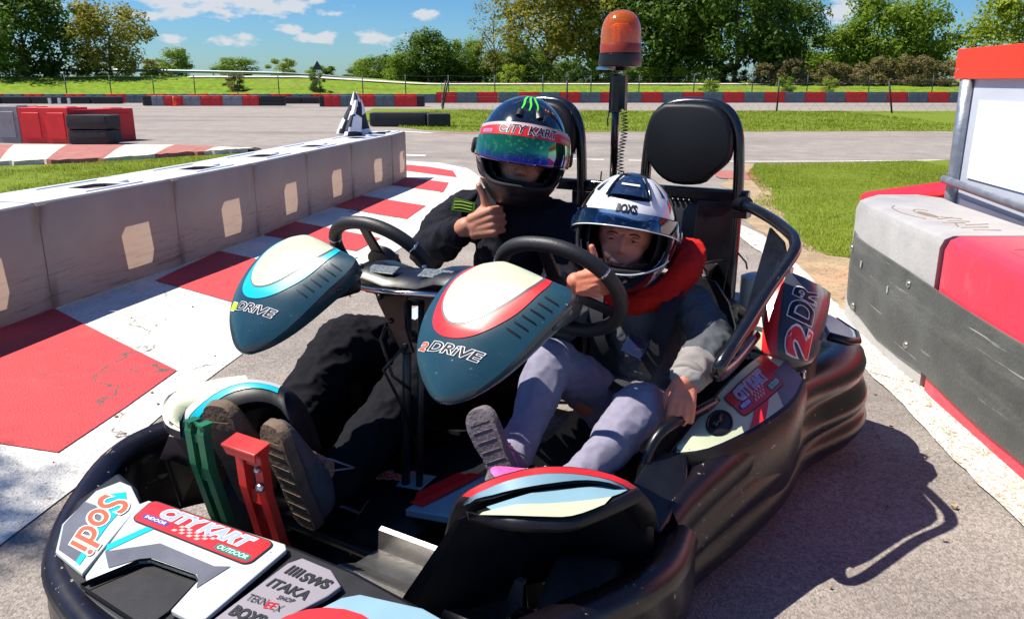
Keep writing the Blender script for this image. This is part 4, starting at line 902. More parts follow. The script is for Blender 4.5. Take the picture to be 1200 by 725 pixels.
# ---------- nose: body and the three sticker panels
nz = lambda y, s=.2: .296 + s * (y + 1.45)
NB = [(-.55, -1.42), (-.545, -1.53), (-.45, -1.645), (-.28, -1.70), (.0, -1.72), (.2, -1.71), (.36, -1.66), (.46, -1.56), (.50, -1.47), (.40, -1.445), (.18, -1.425), (.03, -1.425), (-.30, -1.445), (-.38, -1.475), (-.45, -1.44)]
b = MB(); b.prism([K(x, y, nz(y) - .012) for x, y in NB], (0, 0, -.10)); kobj(b, 'nose_body', 'black_plastic', bevel=.012)
def npanel(name, pts, m, lift=0.0, th=.006):
    b = MB(); b.prism([K(x, y, nz(y) + lift) for x, y in pts], (0, 0, -th - .004)); return kobj(b, name, m, bevel=.0025)
nq = lambda L: None
# left panel (white/grey/cyan) with script lettering
p1 = npanel('nose_panel', [(-.405, -1.655), (-.475, -1.60), (-.512, -1.50), (-.49, -1.455), (-.45, -1.455), (-.372, -1.487), (-.292, -1.668)], 'white_panel')
def nmap(pts, L):
    q = [K(x, y, nz(y)) for x, y in pts]; return bil(*q, n=(0, -.2, 1), lift=L)
q1 = [(-.405, -1.655), (-.292, -1.668), (-.50, -1.46), (-.375, -1.487)]
def npoly(name, pts, m, L, parent):
    b = MB(); P = [K(x, y, nz(y) + L) for x, y in pts]; b.add(P, [tuple(range(len(P)))]); o = kobj(b, name, m, parent); return o
npoly('grey_print', [(-.402, -1.650), (-.468, -1.60), (-.498, -1.535), (-.43, -1.53), (-.37, -1.60), (-.335, -1.655)], 'sticker_grey', .0012, p1)
npoly('cyan_print', [(-.335, -1.655), (-.37, -1.60), (-.43, -1.53), (-.48, -1.505), (-.44, -1.475), (-.40, -1.50), (-.375, -1.56), (-.318, -1.658)], 'cyan', .0013, p1)
text_on('Sodi', None, .0026, 'lettering', 'orange_red', p1, .015, .5, .035, 'print_white', fn=lambda L: nmap([(-.482, -1.505), (-.378, -1.655), (-.405, -1.468), (-.318, -1.628)], L))
# centre-left panel with the pocket
pc = npanel('nose_panel', [(-.275, -1.672), (-.370, -1.492), (-.360, -1.474), (.020, -1.446), (.034, -1.456), (.030, -1.640), (.010, -1.655), (-.045, -1.655), (-.060, -1.585), (-.075, -1.578), (-.195, -1.588), (-.215, -1.60), (-.262, -1.678)], 'white_panel', .004)
npoly('dark_print', [(-.300, -1.615), (-.215, -1.552), (-.06, -1.548), (-.03, -1.535), (-.045, -1.600), (-.060, -1.584), (-.075, -1.576), (-.195, -1.586), (-.215, -1.598), (-.25, -1.64)], 'sticker_grey', .0055, pc)
npoly('cyan_print', [(-.315, -1.60), (-.30, -1.615), (-.25, -1.49), (-.268, -1.49)], 'cyan', .0052, pc)
b = MB()   # pocket walls and floor
pk_ = [(-.262, -1.690), (-.215, -1.60), (-.195, -1.588), (-.075, -1.578), (-.060, -1.585), (-.045, -1.66), (-.05, -1.70)]
b.loft([[K(x, y, nz(y) + .006) for x, y in pk_], [K(x, y, nz(y) - .004) for x, y in pk_]], caps=False)
kobj(b, 'pocket_rim', 'black_plastic', pc)
city_kart(lambda L: nmap([(-.338, -1.532), (-.000, -1.520), (-.350, -1.470), (.004, -1.452)], L + .0065), pc)
# narrow sponsor strip
ps = npanel('sponsor_strip', [(.040, -1.655), (.062, -1.480), (.078, -1.458), (.150, -1.458), (.196, -1.480), (.190, -1.508), (.125, -1.650)], 'sponsor_grey', .003)
def sp_text(s, y0, y1, x0, x1, m, bold, shear=.15):
    text_on(s, None, 0, 'lettering', m, ps, bold, shear, fn=lambda L: nmap([(x0, y0 - .004), (x1, y0 + .001), (x0, y1 - .004), (x1, y1 + .001)], .0046))
sp_text('SWS', -1.500, -1.478, .113, .178, 'print_black', .05); 
for i in range(4): npoly('bar_print', [(.075 + i * .009, -1.503 + i * .0005), (.080 + i * .009, -1.503), (.084 + i * .009, -1.480), (.079 + i * .009, -1.480)], 'print_black', .0048, ps)
sp_text('ITAKA', -1.535, -1.514, .068, .160, 'print_black', .03); sp_text('SHOP', -1.549, -1.540, .11, .145, 'print_black', .02)
sp_text('TEKN', -1.575, -1.560, .060, .102, 'print_black', .0, 0); sp_text('EE', -1.574, -1.559, .104, .124, 'band_red', .01, 0); sp_text('X', -1.573, -1.558, .126, .138, 'print_black', .0, 0)
sp_text('BOXS', -1.612, -1.588, .058, .130, 'print_black', .05, 0)
# right panel: pale blue with the red arch
pr = npanel('nose_panel', [(.215, -1.50), (.24, -1.480), (.36, -1.458), (.47, -1.470), (.455, -1.555), (.36, -1.655), (.20, -1.70), (.145, -1.69), (.155, -1.62)], 'pale_blue', .003)
arch = lambda cx, cy, rx, ry, n=12: [(cx + rx * math.cos(math.pi * i / n), cy + ry * math.sin(math.pi * i / n)) for i in range(n + 1)]
npoly('red_print', arch(.275, -1.63, .135, .115), 'band_red', .0048, pr); npoly('dark_print', arch(.275, -1.65, .10, .085), 'label_blue', .0056, pr)
# ---------- wheels
def wheel(x, y, r, w, steer=0):
    root = bpy.data.objects.new('wheel', None); COL.objects.link(root); root.parent = kart; root.location = (x, y, r); root.rotation_euler = (0, 0, steer)
    b = MB(); hw = w / 2
    b.lathe([(r * .55, -hw), (r * .80, -hw * 1.02), (r * .95, -hw * .88), (r, -hw * .6), (r, hw * .6), (r * .95, hw * .88), (r * .80, hw * 1.02), (r * .55, hw), (r * .5, hw * .7), (r * .5, -hw * .7)], axis=(1, 0, 0), n=32, caps=False)
    b.obj('tyre', 'tyre', root, smooth=True)
    b = MB(); b.lathe([(r * .56, -hw * 1.0), (r * .50, -hw * .9), (r * .42, -hw * .5), (r * .18, -hw * .4), (r * .15, -hw * .9), (0, -hw * .95)], axis=(1, 0, 0), n=24, caps=False)
    b.lathe([(r * .56, hw * 1.0), (r * .50, hw * .9), (r * .42, hw * .5), (r * .18, hw * .4), (r * .15, hw * .9), (0, hw * .95)], axis=(1, 0, 0), n=24, caps=False)
    b.obj('rim', 'rim', root, smooth=True)
wheel(.505, -1.13, .130, .13, rad(6)); wheel(mirx(.505), -1.13, .130, .13, rad(6)); wheel(.60, .10, .14, .18); wheel(mirx(.60), .10, .14, .18)
b = MB(); b.tube([K(mirx(.62), .10, .14), K(.62, .10, .14)], .022, 10); kobj(b, 'rear_axle', 'steel_dark', smooth=True)
b = MB(); b.tube([K(-.36, -1.20, .14), K(.48, -1.20, .14)], .014, 8); kobj(b, 'front_axle', 'steel_dark', smooth=True)
# ---------- front wheel covers
CV = {'ridge': [(0.222, -1.223, 0.142), (0.26, -1.259, 0.274), (0.328, -1.312, 0.41), (0.372, -1.302, 0.455), (0.423, -1.274, 0.48), (0.477, -1.247, 0.495), (0.54, -1.207, 0.49), (0.6, -1.174, 0.47), (0.631, -1.139, 0.42), (0.63, -1.093, 0.354)],
 'red': [(0.234, -1.215, 0.142), (0.271, -1.252, 0.274), (0.346, -1.312, 0.415), (0.395, -1.308, 0.458), (0.438, -1.286, 0.48), (0.489, -1.254, 0.49), (0.545, -1.217, 0.485), (0.599, -1.19, 0.47), (0.627, -1.148, 0.42), (0.624, -1.097, 0.354)],
 'blue': [(0.248, -1.206, 0.142), (0.273, -1.226, 0.261), (0.36, -1.31, 0.415), (0.412, -1.313, 0.452), (0.456, -1.293, 0.47), (0.499, -1.262, 0.478), (0.547, -1.221, 0.478), (0.593, -1.196, 0.468), (0.619, -1.156, 0.42), (0.616, -1.102, 0.354)],
 'rec': [(0.252, -1.181, 0.129), (0.273, -1.201, 0.248), (0.359, -1.294, 0.4), (0.407, -1.277, 0.425), (0.446, -1.255, 0.44), (0.492, -1.227, 0.45), (0.536, -1.196, 0.455), (0.577, -1.178, 0.45), (0.605, -1.154, 0.415), (0.601, -1.098, 0.347)],
 'lens': [(0.386, -1.329, 0.425), (0.445, -1.31, 0.455), (0.477, -1.276, 0.462), (0.518, -1.244, 0.465), (0.558, -1.208, 0.465), (0.597, -1.165, 0.455)],
 'lensmid': [(0.397, -1.328, 0.423), (0.45, -1.304, 0.442), (0.496, -1.28, 0.446), (0.543, -1.244, 0.448), (0.581, -1.203, 0.448), (0.599, -1.16, 0.45)],
 'lensbot': [(0.39, -1.327, 0.415), (0.451, -1.312, 0.425), (0.494, -1.289, 0.425), (0.533, -1.262, 0.425), (0.57, -1.215, 0.435), (0.601, -1.152, 0.445)],
 'lip': [(0.362, -1.32, 0.408), (0.449, -1.317, 0.415), (0.495, -1.291, 0.415), (0.534, -1.264, 0.415), (0.573, -1.209, 0.425), (0.608, -1.141, 0.435)]}
for k_, dz_ in (('lensmid', .012), ('lensbot', .024), ('lip', .024)):      # the wing lies nearly level
    CV[k_] = [(x + .022 * dz_ / .024, y - .034 * dz_ / .024, z + dz_) for x, y, z in CV[k_]]
CV = {k: smooth_path(v, 3) for k, v in CV.items()}
def cover(X, band, under, lens1, lens2, far=False):
    V3 = lambda p, d=(0, 0, 0): Vector((X(p[0] + d[0]), p[1] + d[1], p[2] + d[2]))
    r = CV['ridge']; n = len(r)
    def clamp(p): return Vector((p.x, p.y, max(.10, p.z)))
    b = MB(); rows = []
    for d in ((-.045, .10, -.30), (-.035, .075, -.14), (-.022, .035, -.030), (-.008, .008, -.004)): rows.append([clamp(V3(p, d)) for p in r])
    rows.append([V3(p) for p in r]); rows.append([V3(p) for p in CV['red']]); rows.append([V3(p) for p in CV['blue']]); rows.append([V3(p) for p in CV['rec']])
    rows.append([V3(p, (-.01, .03, -.04)) for p in CV['rec']])
    b.loft(rows, closed=False); o = kobj(b, 'wheel_cover', 'black_plastic', smooth=True, angle=55, solid=.006)
    up = Vector((0, 0, .0042)); out = Vector((X(.0) - X(0), -.002, 0))
    i0, i1 = 5, n - 5
    if not far:
        b = MB(); b.loft([[V3(CV['ridge'][i]) + up + out, V3(CV['ridge'][i]).lerp(V3(CV['red'][i]), 1.0) + up + out] for i in range(i0, i1 + 1)], closed=False); kobj(b, 'stripe', band, o, smooth=True)
        b = MB(); b.loft([[V3(CV['red'][i]).lerp(V3(CV['blue'][i]), t) + up * 1.02 + out * 2.2 for t in (0, .5, min(1, .0 + 1.0 * math.sin(math.pi * (i - i0 + .4) / (i1 - i0 + .8)) ** .4))] for i in range(i0, i1 + 1)], closed=False); kobj(b, 'stripe', under, o, smooth=True)
        L, Mi, B_, P_ = CV['lens'], CV['lensmid'], CV['lensbot'], CV['lip']
        b = MB(); top = []
        # black body of the wing: from the recess out to the lip
        m = len(L); rec = [CV['rec'][int(5 + i * (len(CV['rec']) - 10) / (m - 1))] for i in range(m)]
        b.loft([[V3(L[i], (-.012, .016, -.03)), V3(L[i], (-.003, .003, -.006)), V3(L[i]), V3(Mi[i]), V3(B_[i]), V3(P_[i], (.002, -.004, .004)), V3(P_[i], (.004, -.006, -.006)), V3(P_[i], (0, .0, -.016)), V3(P_[i], (-.02, .02, -.012)), V3(L[i], (-.015, .022, -.05))] for i in range(m)])
        w = kobj(b, 'wing', 'black_plastic', o, smooth=True, angle=50)
        lf = Vector((.002, -.0040, .0045))
        b = MB(); b.loft([[V3(L[i]) + lf, V3(Mi[i]).lerp(V3(L[i]), .5) + lf, V3(Mi[i]) + lf] for i in range(1, m - 1)], closed=False); kobj(b, 'print', lens2, w, smooth=True)
        b = MB(); b.loft([[V3(Mi[i]) + lf * 1.1, V3(Mi[i]).lerp(V3(B_[i]), .5) + lf * 1.1, V3(B_[i]) + lf * 1.1] for i in range(0, m - 3)], closed=False); kobj(b, 'print', lens1, w, smooth=True)
    else:
        b = MB(); b.loft([[V3(CV['ridge'][i]) + up, V3(CV['ridge'][i]).lerp(V3(CV['blue'][i]), .55) + up] for i in range(3, n - 4)], closed=False); kobj(b, 'stripe', 'white_panel', o, smooth=True)
        b = MB(); b.loft([[V3(p, (-.022, .030, -.020)) + up, V3(p, (-.004, .004, -.002)) + up] for p in r[4:n - 4]], closed=False); kobj(b, 'stripe', band, o, smooth=True)
        rim = smooth_path([(-0.405, -1.345, 0.395), (-.455, -1.350, .400), (-0.493, -1.33, 0.42), (-0.513, -1.297, 0.44), (-0.483, -1.253, 0.455), (-0.43, -1.216, 0.47), (-.38, -1.20, .475)], 3)
        inn = smooth_path([(-0.378, -1.345, 0.41), (-.382, -1.33, .42), (-0.390, -1.317, 0.43), (-0.386, -1.30, 0.445), (-0.381, -1.289, 0.455), (-0.375, -1.24, 0.47), (-.37, -1.20, .478)], 3)
        b = MB(); b.loft([[Vector(i_) - Vector((0, 0, .006)), Vector(i_).lerp(Vector(r_), .5) + Vector((0, 0, .006)), Vector(r_), Vector(r_) - Vector((0, 0, .020)), Vector(i_) - Vector((0, 0, .04))] for r_, i_ in zip(rim, inn)]); w = kobj(b, 'wing', 'bumper_plastic', o, smooth=True, angle=50)
        b = MB(); b.loft([[Vector(i_) - Vector((0, 0, .003)), Vector(i_).lerp(Vector(r_), .45) + Vector((0, 0, .010)), Vector(i_).lerp(Vector(r_), .84) + Vector((0, 0, .006))] for r_, i_ in zip(rim, inn)], closed=False); kobj(b, 'print', 'cream_panel', w, smooth=True)
    return o
cover(lambda x: x, 'band_red', 'pale_blue', 'cream_panel', 'pale_blue')
# far cover
RO = smooth_path([(-0.50, -1.345, 0.30), (-0.467, -1.321, 0.38), (-0.448, -1.291, 0.42), (-0.407, -1.239, 0.46), (-0.345, -1.203, 0.48), (-0.268, -1.171, 0.47), (-0.223, -1.159, 0.44), (-0.21, -1.14, 0.38), (-.20, -1.12, .28)], 3)
RI = smooth_path([(-0.415, -1.325, 0.29), (-0.396, -1.307, 0.37), (-0.38, -1.291, 0.41), (-0.339, -1.261, 0.45), (-0.291, -1.227, 0.465), (-0.247, -1.206, 0.455), (-0.208, -1.211, 0.43), (-0.20, -1.193, 0.37), (-.19, -1.18, .28)], 3)
b = MB(); rr_ = []
for o_, i_ in zip(RO, RI):
    o_ = Vector(o_); i_ = Vector(i_); rr_.append([Vector((o_.x - .10, o_.y + .10, max(.1, o_.z - .20))), o_ + Vector((-.03, .03, -.02)), o_, o_.lerp(i_, .5) + Vector((0, 0, .006)), i_, i_ + Vector((.006, -.004, -.012)), i_ + Vector((-.005, .03, -.04))])
b.loft(rr_, closed=False); fc = kobj(b, 'wheel_cover', 'black_plastic', smooth=True, angle=60, solid=.006)
n_ = len(RO); mixp = lambda i, t, L=.005: Vector(RO[i]).lerp(Vector(RI[i]), t) + Vector((.001, -.002, L + .006 * (1 - abs(2 * t - 1))))
b = MB(); b.loft([[mixp(i, .0), mixp(i, .2), mixp(i, .38)] for i in range(2, n_ - 9)], closed=False); kobj(b, 'stripe', 'white_panel', fc, smooth=True)
b = MB(); b.loft([[mixp(i, .42), mixp(i, .6), mixp(i, .72)] for i in range(2, n_ - 9)], closed=False); kobj(b, 'stripe', 'cyan', fc, smooth=True)
rim = smooth_path([(-0.415, -1.345, 0.39), (-.455, -1.350, .400), (-0.493, -1.33, 0.42), (-0.513, -1.297, 0.44), (-0.483, -1.253, 0.455), (-0.43, -1.216, 0.47), (-.38, -1.19, .478)], 3)
inn = smooth_path([(-0.44, -1.325, 0.40), (-.45, -1.30, .42), (-0.445, -1.29, 0.428), (-0.43, -1.27, 0.44), (-0.407, -1.239, 0.458), (-0.375, -1.22, 0.47), (-.345, -1.20, .478)], 3)
b = MB(); b.loft([[Vector(i_) - Vector((0, 0, .006)), Vector(i_).lerp(Vector(r_), .5) + Vector((0, 0, .006)), Vector(r_), Vector(r_) - Vector((0, 0, .020)), Vector(i_) - Vector((0, 0, .04))] for r_, i_ in zip(rim, inn)]); w = kobj(b, 'wing', 'bumper_plastic', fc, smooth=True, angle=50)
b = MB(); b.loft([[Vector(i_) - Vector((0, 0, .001)), Vector(i_).lerp(Vector(r_), .45) + Vector((0, 0, .010)), Vector(i_).lerp(Vector(r_), .84) + Vector((0, 0, .006))] for r_, i_ in zip(rim, inn)], closed=False); kobj(b, 'print', 'cream_panel', w, smooth=True)
# black inner shrouds hiding the wheels from the cockpit
b = MB(); b.prism([K(.225, -1.42, .10), K(.25, -1.40, .22), K(.335, -1.325, .39), K(.36, -1.29, .40), K(.40, -1.20, .30), K(.40, -1.10, .10)], (.006, .006, 0)); kobj(b, 'wheel_shroud', 'black_plastic')
# ---------- steering fairings
F_OUT = [(-0.14, 0.029), (-0.108, 0.0), (-0.053, -0.012), (0.006, -0.01), (0.065, 0.005), (0.117, 0.018), (0.130, 0.035), (0.125, 0.067), (0.106, 0.109), (0.084, 0.159), (0.056, 0.21), (0.024, 0.249), (-0.008, 0.275), (-0.04, 0.288), (-0.069, 0.281), (-0.1, 0.255), (-0.129, 0.219), (-0.146, 0.181), (-0.156, 0.132), (-0.154, 0.081)]
F_PLATE = [(-0.076, -0.004), (-0.046, -0.010), (0.007, -0.006), (0.060, 0.009), (0.063, 0.027), (0.044, 0.062), (0.017, 0.098), (-0.011, 0.128), (-0.04, 0.144), (-0.068, 0.146), (-0.093, 0.131), (-0.113, 0.104), (-0.121, 0.067), (-0.112, 0.031)]
F_ACC = [(-0.105, 0.006), (-0.124, 0.030), (-0.133, 0.065), (-0.130, 0.105), (-0.121, 0.14), (-0.104, 0.162), (-0.075, 0.175), (-0.039, 0.174), (-0.004, 0.16), (0.026, 0.134), (0.053, 0.1), (0.072, 0.06), (0.084, 0.019), (.06, .004), (0, -.005), (-.06, -.006)]
def closed_smooth(P, k=4):
    Q = P[-2:] + P + P[:3]; S_ = smooth_path(Q, k); return S_[2 * k:-(2 * k) - 1]
def fairing(x0, accent, two):
    root = bpy.data.objects.new('steering_fairing', None); COL.objects.link(root); root.parent = kart
    O_ = K(x0, -1.087, .80); tv = Vector((0, -1, -.995)).normalized(); n = Vector((0, -.995, 1)).normalized(); ux = Vector((1, 0, 0))
    out = closed_smooth(F_OUT)
    def lim(t, poly):
        xs = []
        for i in range(len(poly)):
            (x1, y1), (x2, y2) = poly[i], poly[(i + 1) % len(poly)]
            if (y1 - t) * (y2 - t) <= 0 and abs(y1 - y2) > 1e-9: xs.append(x1 + (x2 - x1) * (t - y1) / (y2 - y1))
        return (min(xs), max(xs)) if xs else None
    smin = min(p[1] for p in out); smax = max(p[1] for p in out)
    def surf(x, t, L=0.0):
        l_ = lim(min(max(t, smin + 1e-4), smax - 1e-4), out); c = (l_[0] + l_[1]) / 2; hw = max(1e-4, (l_[1] - l_[0]) / 2); q = min(1, abs(x - c) / hw)
        u = (t - smin) / (smax - smin); cr = .030 * (1 - q ** 2.2) * min(1, math.sqrt(max(0, 1 - u)) * 1.5) * (.55 + .45 * min(1, u * 5)) - .010
        return O_ + ux * x + tv * t + n * (cr + .012 * math.sin(math.pi * u) + L)
    NR = 30; ts = [smin + (smax - smin) * (.5 - .5 * math.cos(math.pi * (k + .15) / (NR + .3))) for k in range(NR + 1)]
    b = MB(); rings = []
    for t in ts:
        a, c = lim(t, out); top = [surf(a + (c - a) * j / 18, t) for j in range(19)]; u = (t - smin) / (smax - smin)
        dep = .020 + .040 * (1 - u) ** .8; m = (a + c) / 2
        low = [O_ + ux * (m + (x_ - m) * .90) + tv * t - n * dep for x_ in (c, m, a)]
        rings.append(top + [top[-1] - n * .010 + ux * .002] + low + [top[0] - n * .010 - ux * .002])
    b.loft(rings); shell = b.obj('shell', 'teal_body', root, smooth=True, angle=42)
    def region(poly, name, m, lift, parent):
        P_ = closed_smooth(poly); t0 = min(p[1] for p in P_) + 4e-4; t1 = max(p[1] for p in P_) - 4e-4; rows = []
        for k in range(35):
            t = t0 + (t1 - t0) * (.5 - .5 * math.cos(math.pi * k / 34)); a, c = lim(t, P_); rows.append([surf(a + (c - a) * j / 14, t, lift) for j in range(15)])
        b = MB(); b.loft(rings_ if False else rows, closed=False); return b.obj(name, m, parent, smooth=True)
    region(F_ACC, 'accent_band', accent, .0014, shell)
    region([(-.03 + (x + .03) * 1.045, .066 + (y - .066) * 1.035) for x, y in F_PLATE], 'dark_rim', 'sticker_grey', .0022, shell)
    region(F_PLATE, 'number_plate', 'cream_panel', .0032, shell)
    for k in range(6):
        t = .052 + k * .016; b = MB(); x_ = lim(t, out)[1] - .012 - k * .002
        b.loft([[surf(x_ - .030 + .007 * q, t + .002 * q, .0012), surf(x_ - .030 + .007 * q, t + .002 * q + .0035, .0012)] for q in range(5)], closed=False); b.obj('gill', 'satin_black', shell)
    mp = lambda xa, xb, ya, yb: (lambda L: (lambda u, v: surf(xa + (xb - xa) * u, ya + (yb - ya) * v + .004 * u, L)))
    text_on('2' if two else '=', None, .0016, 'lettering', 'orange_red' if two else 'lime', shell, .04, .4, .04, 'print_white', fn=mp(-.130, -.105, .2035, .186))
    if not two: patch2d([(0, 0), (1, 0), (1.15, 1), (.15, 1)], mp(-.130, -.104, .2035, .186)(.0022), 'lime_print', 'lime', shell)
    text_on('DRiVE', None, .0016, 'lettering', 'print_black', shell, .01, .35, .05, 'print_white', fn=mp(-.101, .022, .2045, .186))
    for t, d in ((.045, .022), (.095, .020), (.020, .040)):
        p = O_ + ux * (lim(t, out)[1] * .965) + tv * t - n * d; b = MB(); b.lathe([(.0065, 0), (.006, .005), (0, .006)], p, (1, 0, 0), 10); b.obj('bolt', 'steel_dark', root, smooth=True)
    b = MB(); b.box(tuple(O_ + tv * .08 - n * .062), (.14, .16, .04)); b.obj('bracket', 'satin_black', root, bevel=.01)
    return root
fairing(.320, 'band_red', True); fairing(-.210, 'cyan', False)
# ---------- steering wheels
def steering(x0, tilt=0):
    C_ = K(x0, -.765, .688); ux = Vector((1, 0, 0)); uy = Vector((0, -.085, .125)).normalized(); nn = ux.cross(uy)
    root = bpy.data.objects.new('steering_wheel', None); COL.objects.link(root); root.parent = kart; root.location = C_
    P = []
    for i in range(48):
        a = 2 * math.pi * i / 48; c, s = math.cos(a), math.sin(a)
        x = .153 * math.copysign(abs(c) ** (1.0 if c > 0 else .86), c); y = (.138 if s > 0 else .150) * math.copysign(abs(s) ** 1.0, s)
        P.append(ux * x + uy * y)
    b = MB(); b.tube(P, .0175, 12, loop=True); b.obj('rim', 'grip_black', root, smooth=True)
    for i in (4, 20):
        b = MB(); b.tube([P[i] - (P[i + 1] - P[i]) * .15, P[i] + (P[i + 1] - P[i]) * .15], .0182, 12); b.obj('seam', 'chrome', root, smooth=True)
    b = MB()
    for a in (90, 205, 335):
        d = ux * math.cos(rad(a)) + uy * math.sin(rad(a)); e = d.cross(nn)
        b.prism([d * .02 + e * .02, d * .02 - e * .02, d * .150 - e * .014, d * .150 + e * .014], nn * .008)
    b.obj('spoke', 'satin_black', root, bevel=.003)
    b = MB(); b.lathe([(.045, -.01), (.045, .014), (.035, .022), (0, .024)], (0, 0, 0), tuple(-nn), 20); b.obj('hub', 'satin_black', root, smooth=True, angle=40)
    b = MB()
    for a in (0, 120, 240): b.lathe([(.006, 0), (.005, .006), (0, .007)], tuple(ux * math.cos(rad(a)) * .028 + uy * math.sin(rad(a)) * .028 - nn * .022), tuple(-nn), 8)
    b.obj('bolt', 'chrome', root, smooth=True)
steering(.237); steering(-.294)
# ---------- centre console between the fairings
b = MB()
rings = []
for x, w in ((-.175, .03), (-.16, .042), (-.10, .040), (-.05, .034), (0.0, .036), (.05, .044), (.085, .042), (.10, .03)):
    z0 = .715 + (.010 if abs(x + .05) > .06 else -.004) + (x + .05) * .06
    rings.append([K(x, -.985, z0 - w), K(x, -1.0, z0 - .012), K(x, -.985, z0 + .006), K(x, -.93, z0 + .016), K(x, -.88, z0 + .008), K(x, -.87, z0 - w)])
b.loft(rings); con = kobj(b, 'console', 'satin_black', smooth=True, angle=40)
b = MB(); b.loft([[K(x, -1.003 - .003, z - .022), K(x, -1.012, z - .018), K(x, -1.012, z - .010), K(x, -1.0, z - .006)] for x, z in ((-.17, .70), (-.05, .702), (.09, .715))]); kobj(b, 'bright_edge', 'chrome', con, smooth=True)
for x, z in ((-.12, .7165), (.035, .7255)):
    b = MB(); b.prism([K(x - .042, -.985, z), K(x + .042, -.985, z + .004), K(x + .042, -.955, z + .016), K(x - .042, -.955, z + .012)], (0, -.002, .004)); kobj(b, 'display', 'decal_strip', con, bevel=.002)
for x in (-.03, .04): 
    b = MB(); b.lathe([(.006, 0), (.005, .004), (0, .005)], K(x, -.93, .735), (0, 0, 1), 10); kobj(b, 'bolt', 'chrome', con)
b = MB(); b.prism([K(-.15, -.98, .69), K(-.03, -.98, .70), K(-.05, -.985, .655), K(-.05, -.985, .60), K(-.03, -.985, .54), K(-.06, -.985, .53), K(-.10, -.985, .60), K(-.13, -.985, .65)], (0, .012, 0)); kobj(b, 'support_plate', 'satin_black', bevel=.003)
b = MB(); b.prism([K(.07, -.97, .69), K(.0, -.97, .69), K(-.01, -.975, .55), K(.02, -.975, .54), K(.04, -.975, .62)], (0, .01, 0)); kobj(b, 'support_plate', 'satin_black', bevel=.003)
for x, z in ((-.12, .665), (-.09, .61), (-.05, .555), (.01, .56), (.045, .65)):
    b = MB(); b.lathe([(.007, 0), (.006, .005), (0, .006)], K(x, -.986, z), (0, -1, 0), 10); kobj(b, 'bolt', 'steel_dark', smooth=True)
b = MB(); b.tube([K(-.055, -.965, .66), K(-.065, -.97, .40), K(-.075, -.98, .10)], .011, 8); b.tube([K(-.02, -.955, .66), K(-.03, -.96, .40), K(-.04, -.97, .10)], .009, 8); kobj(b, 'support_tube', 'steel_dark', smooth=True)
b = MB(); b.tube([K(-.10, -.96, .64), K(-.12, -.99, .56), K(-.08, -1.0, .48), K(-.05, -.97, .44)], .004, 6); b.tube([K(-.045, -.985, .56), K(-.09, -1.02, .50), K(-.06, -1.0, .42), K(-.05, -.96, .30)], .004, 6); kobj(b, 'cable', 'satin_black', smooth=True)
# tie rods linking both columns
b = MB(); b.tube([K(-.21, -.93, .66), K(.32, -.93, .67)], .010, 8); kobj(b, 'cross_rod', 'steel_dark', smooth=True)
# ---------- low centre tunnel with script lettering (seen under the fairings)
b = MB()
rings = []
for y, z, w in ((-1.16, .08, .05), (-1.12, .14, .08), (-1.04, .165, .10), (-.90, .175, .11), (-.60, .18, .11)):
    rings.append([K(-.05 - w, y, .06), K(-.05 - w, y, z - .02), K(-.05 - w * .8, y, z), K(-.05 + w * .8, y, z), K(-.05 + w, y, z - .02), K(-.05 + w, y, .06)])
b.loft(rings); tun = kobj(b, 'centre_tunnel', 'black_plastic', smooth=True, angle=40)
tq = lambda c, L: bil(K(*c[0], .19 + L), K(*c[1], .19 + L), K(*c[2], .19 + L), K(*c[3], .19 + L), n=(0, 0, 1))
patch2d([(0, 0), (1, .0), (1, 1), (0.0, 1)], tq([(-.085, -1.00), (-.02, -.985), (-.105, -.925), (-.030, -.905)], 0), 'pale_print', 'pale_blue', tun)
text_on('Sodi', None, .002, 'lettering', 'orange_red', tun, .04, .3, .03, 'print_white', fn=lambda L: tq([(-.15, -1.00), (-.075, -.965), (-.165, -.955), (-.085, -.915)], L))
b = MB(); b.prism([K(.005, -1.075, .19), K(.13, -1.06, .20), K(.17, -.96, .215), K(.10, -.88, .215), K(.03, -.90, .205)], (0, 0, -.02)); pan = kobj(b, 'tunnel_wing', 'pale_blue', bevel=.004)
b = MB(); b.prism([K(.002, -1.05, .196), K(.04, -1.055, .199), K(.095, -.885, .2195), K(.055, -.885, .214)], (0, 0, -.003)); kobj(b, 'stripe', 'band_red', pan)
b = MB(); b.prism([K(-.01, -1.01, .200), K(.01, -1.045, .201), K(.07, -.90, .218), K(.03, -.895, .212)], (0, 0, -.003)); kobj(b, 'stripe', 'band_red', pan)
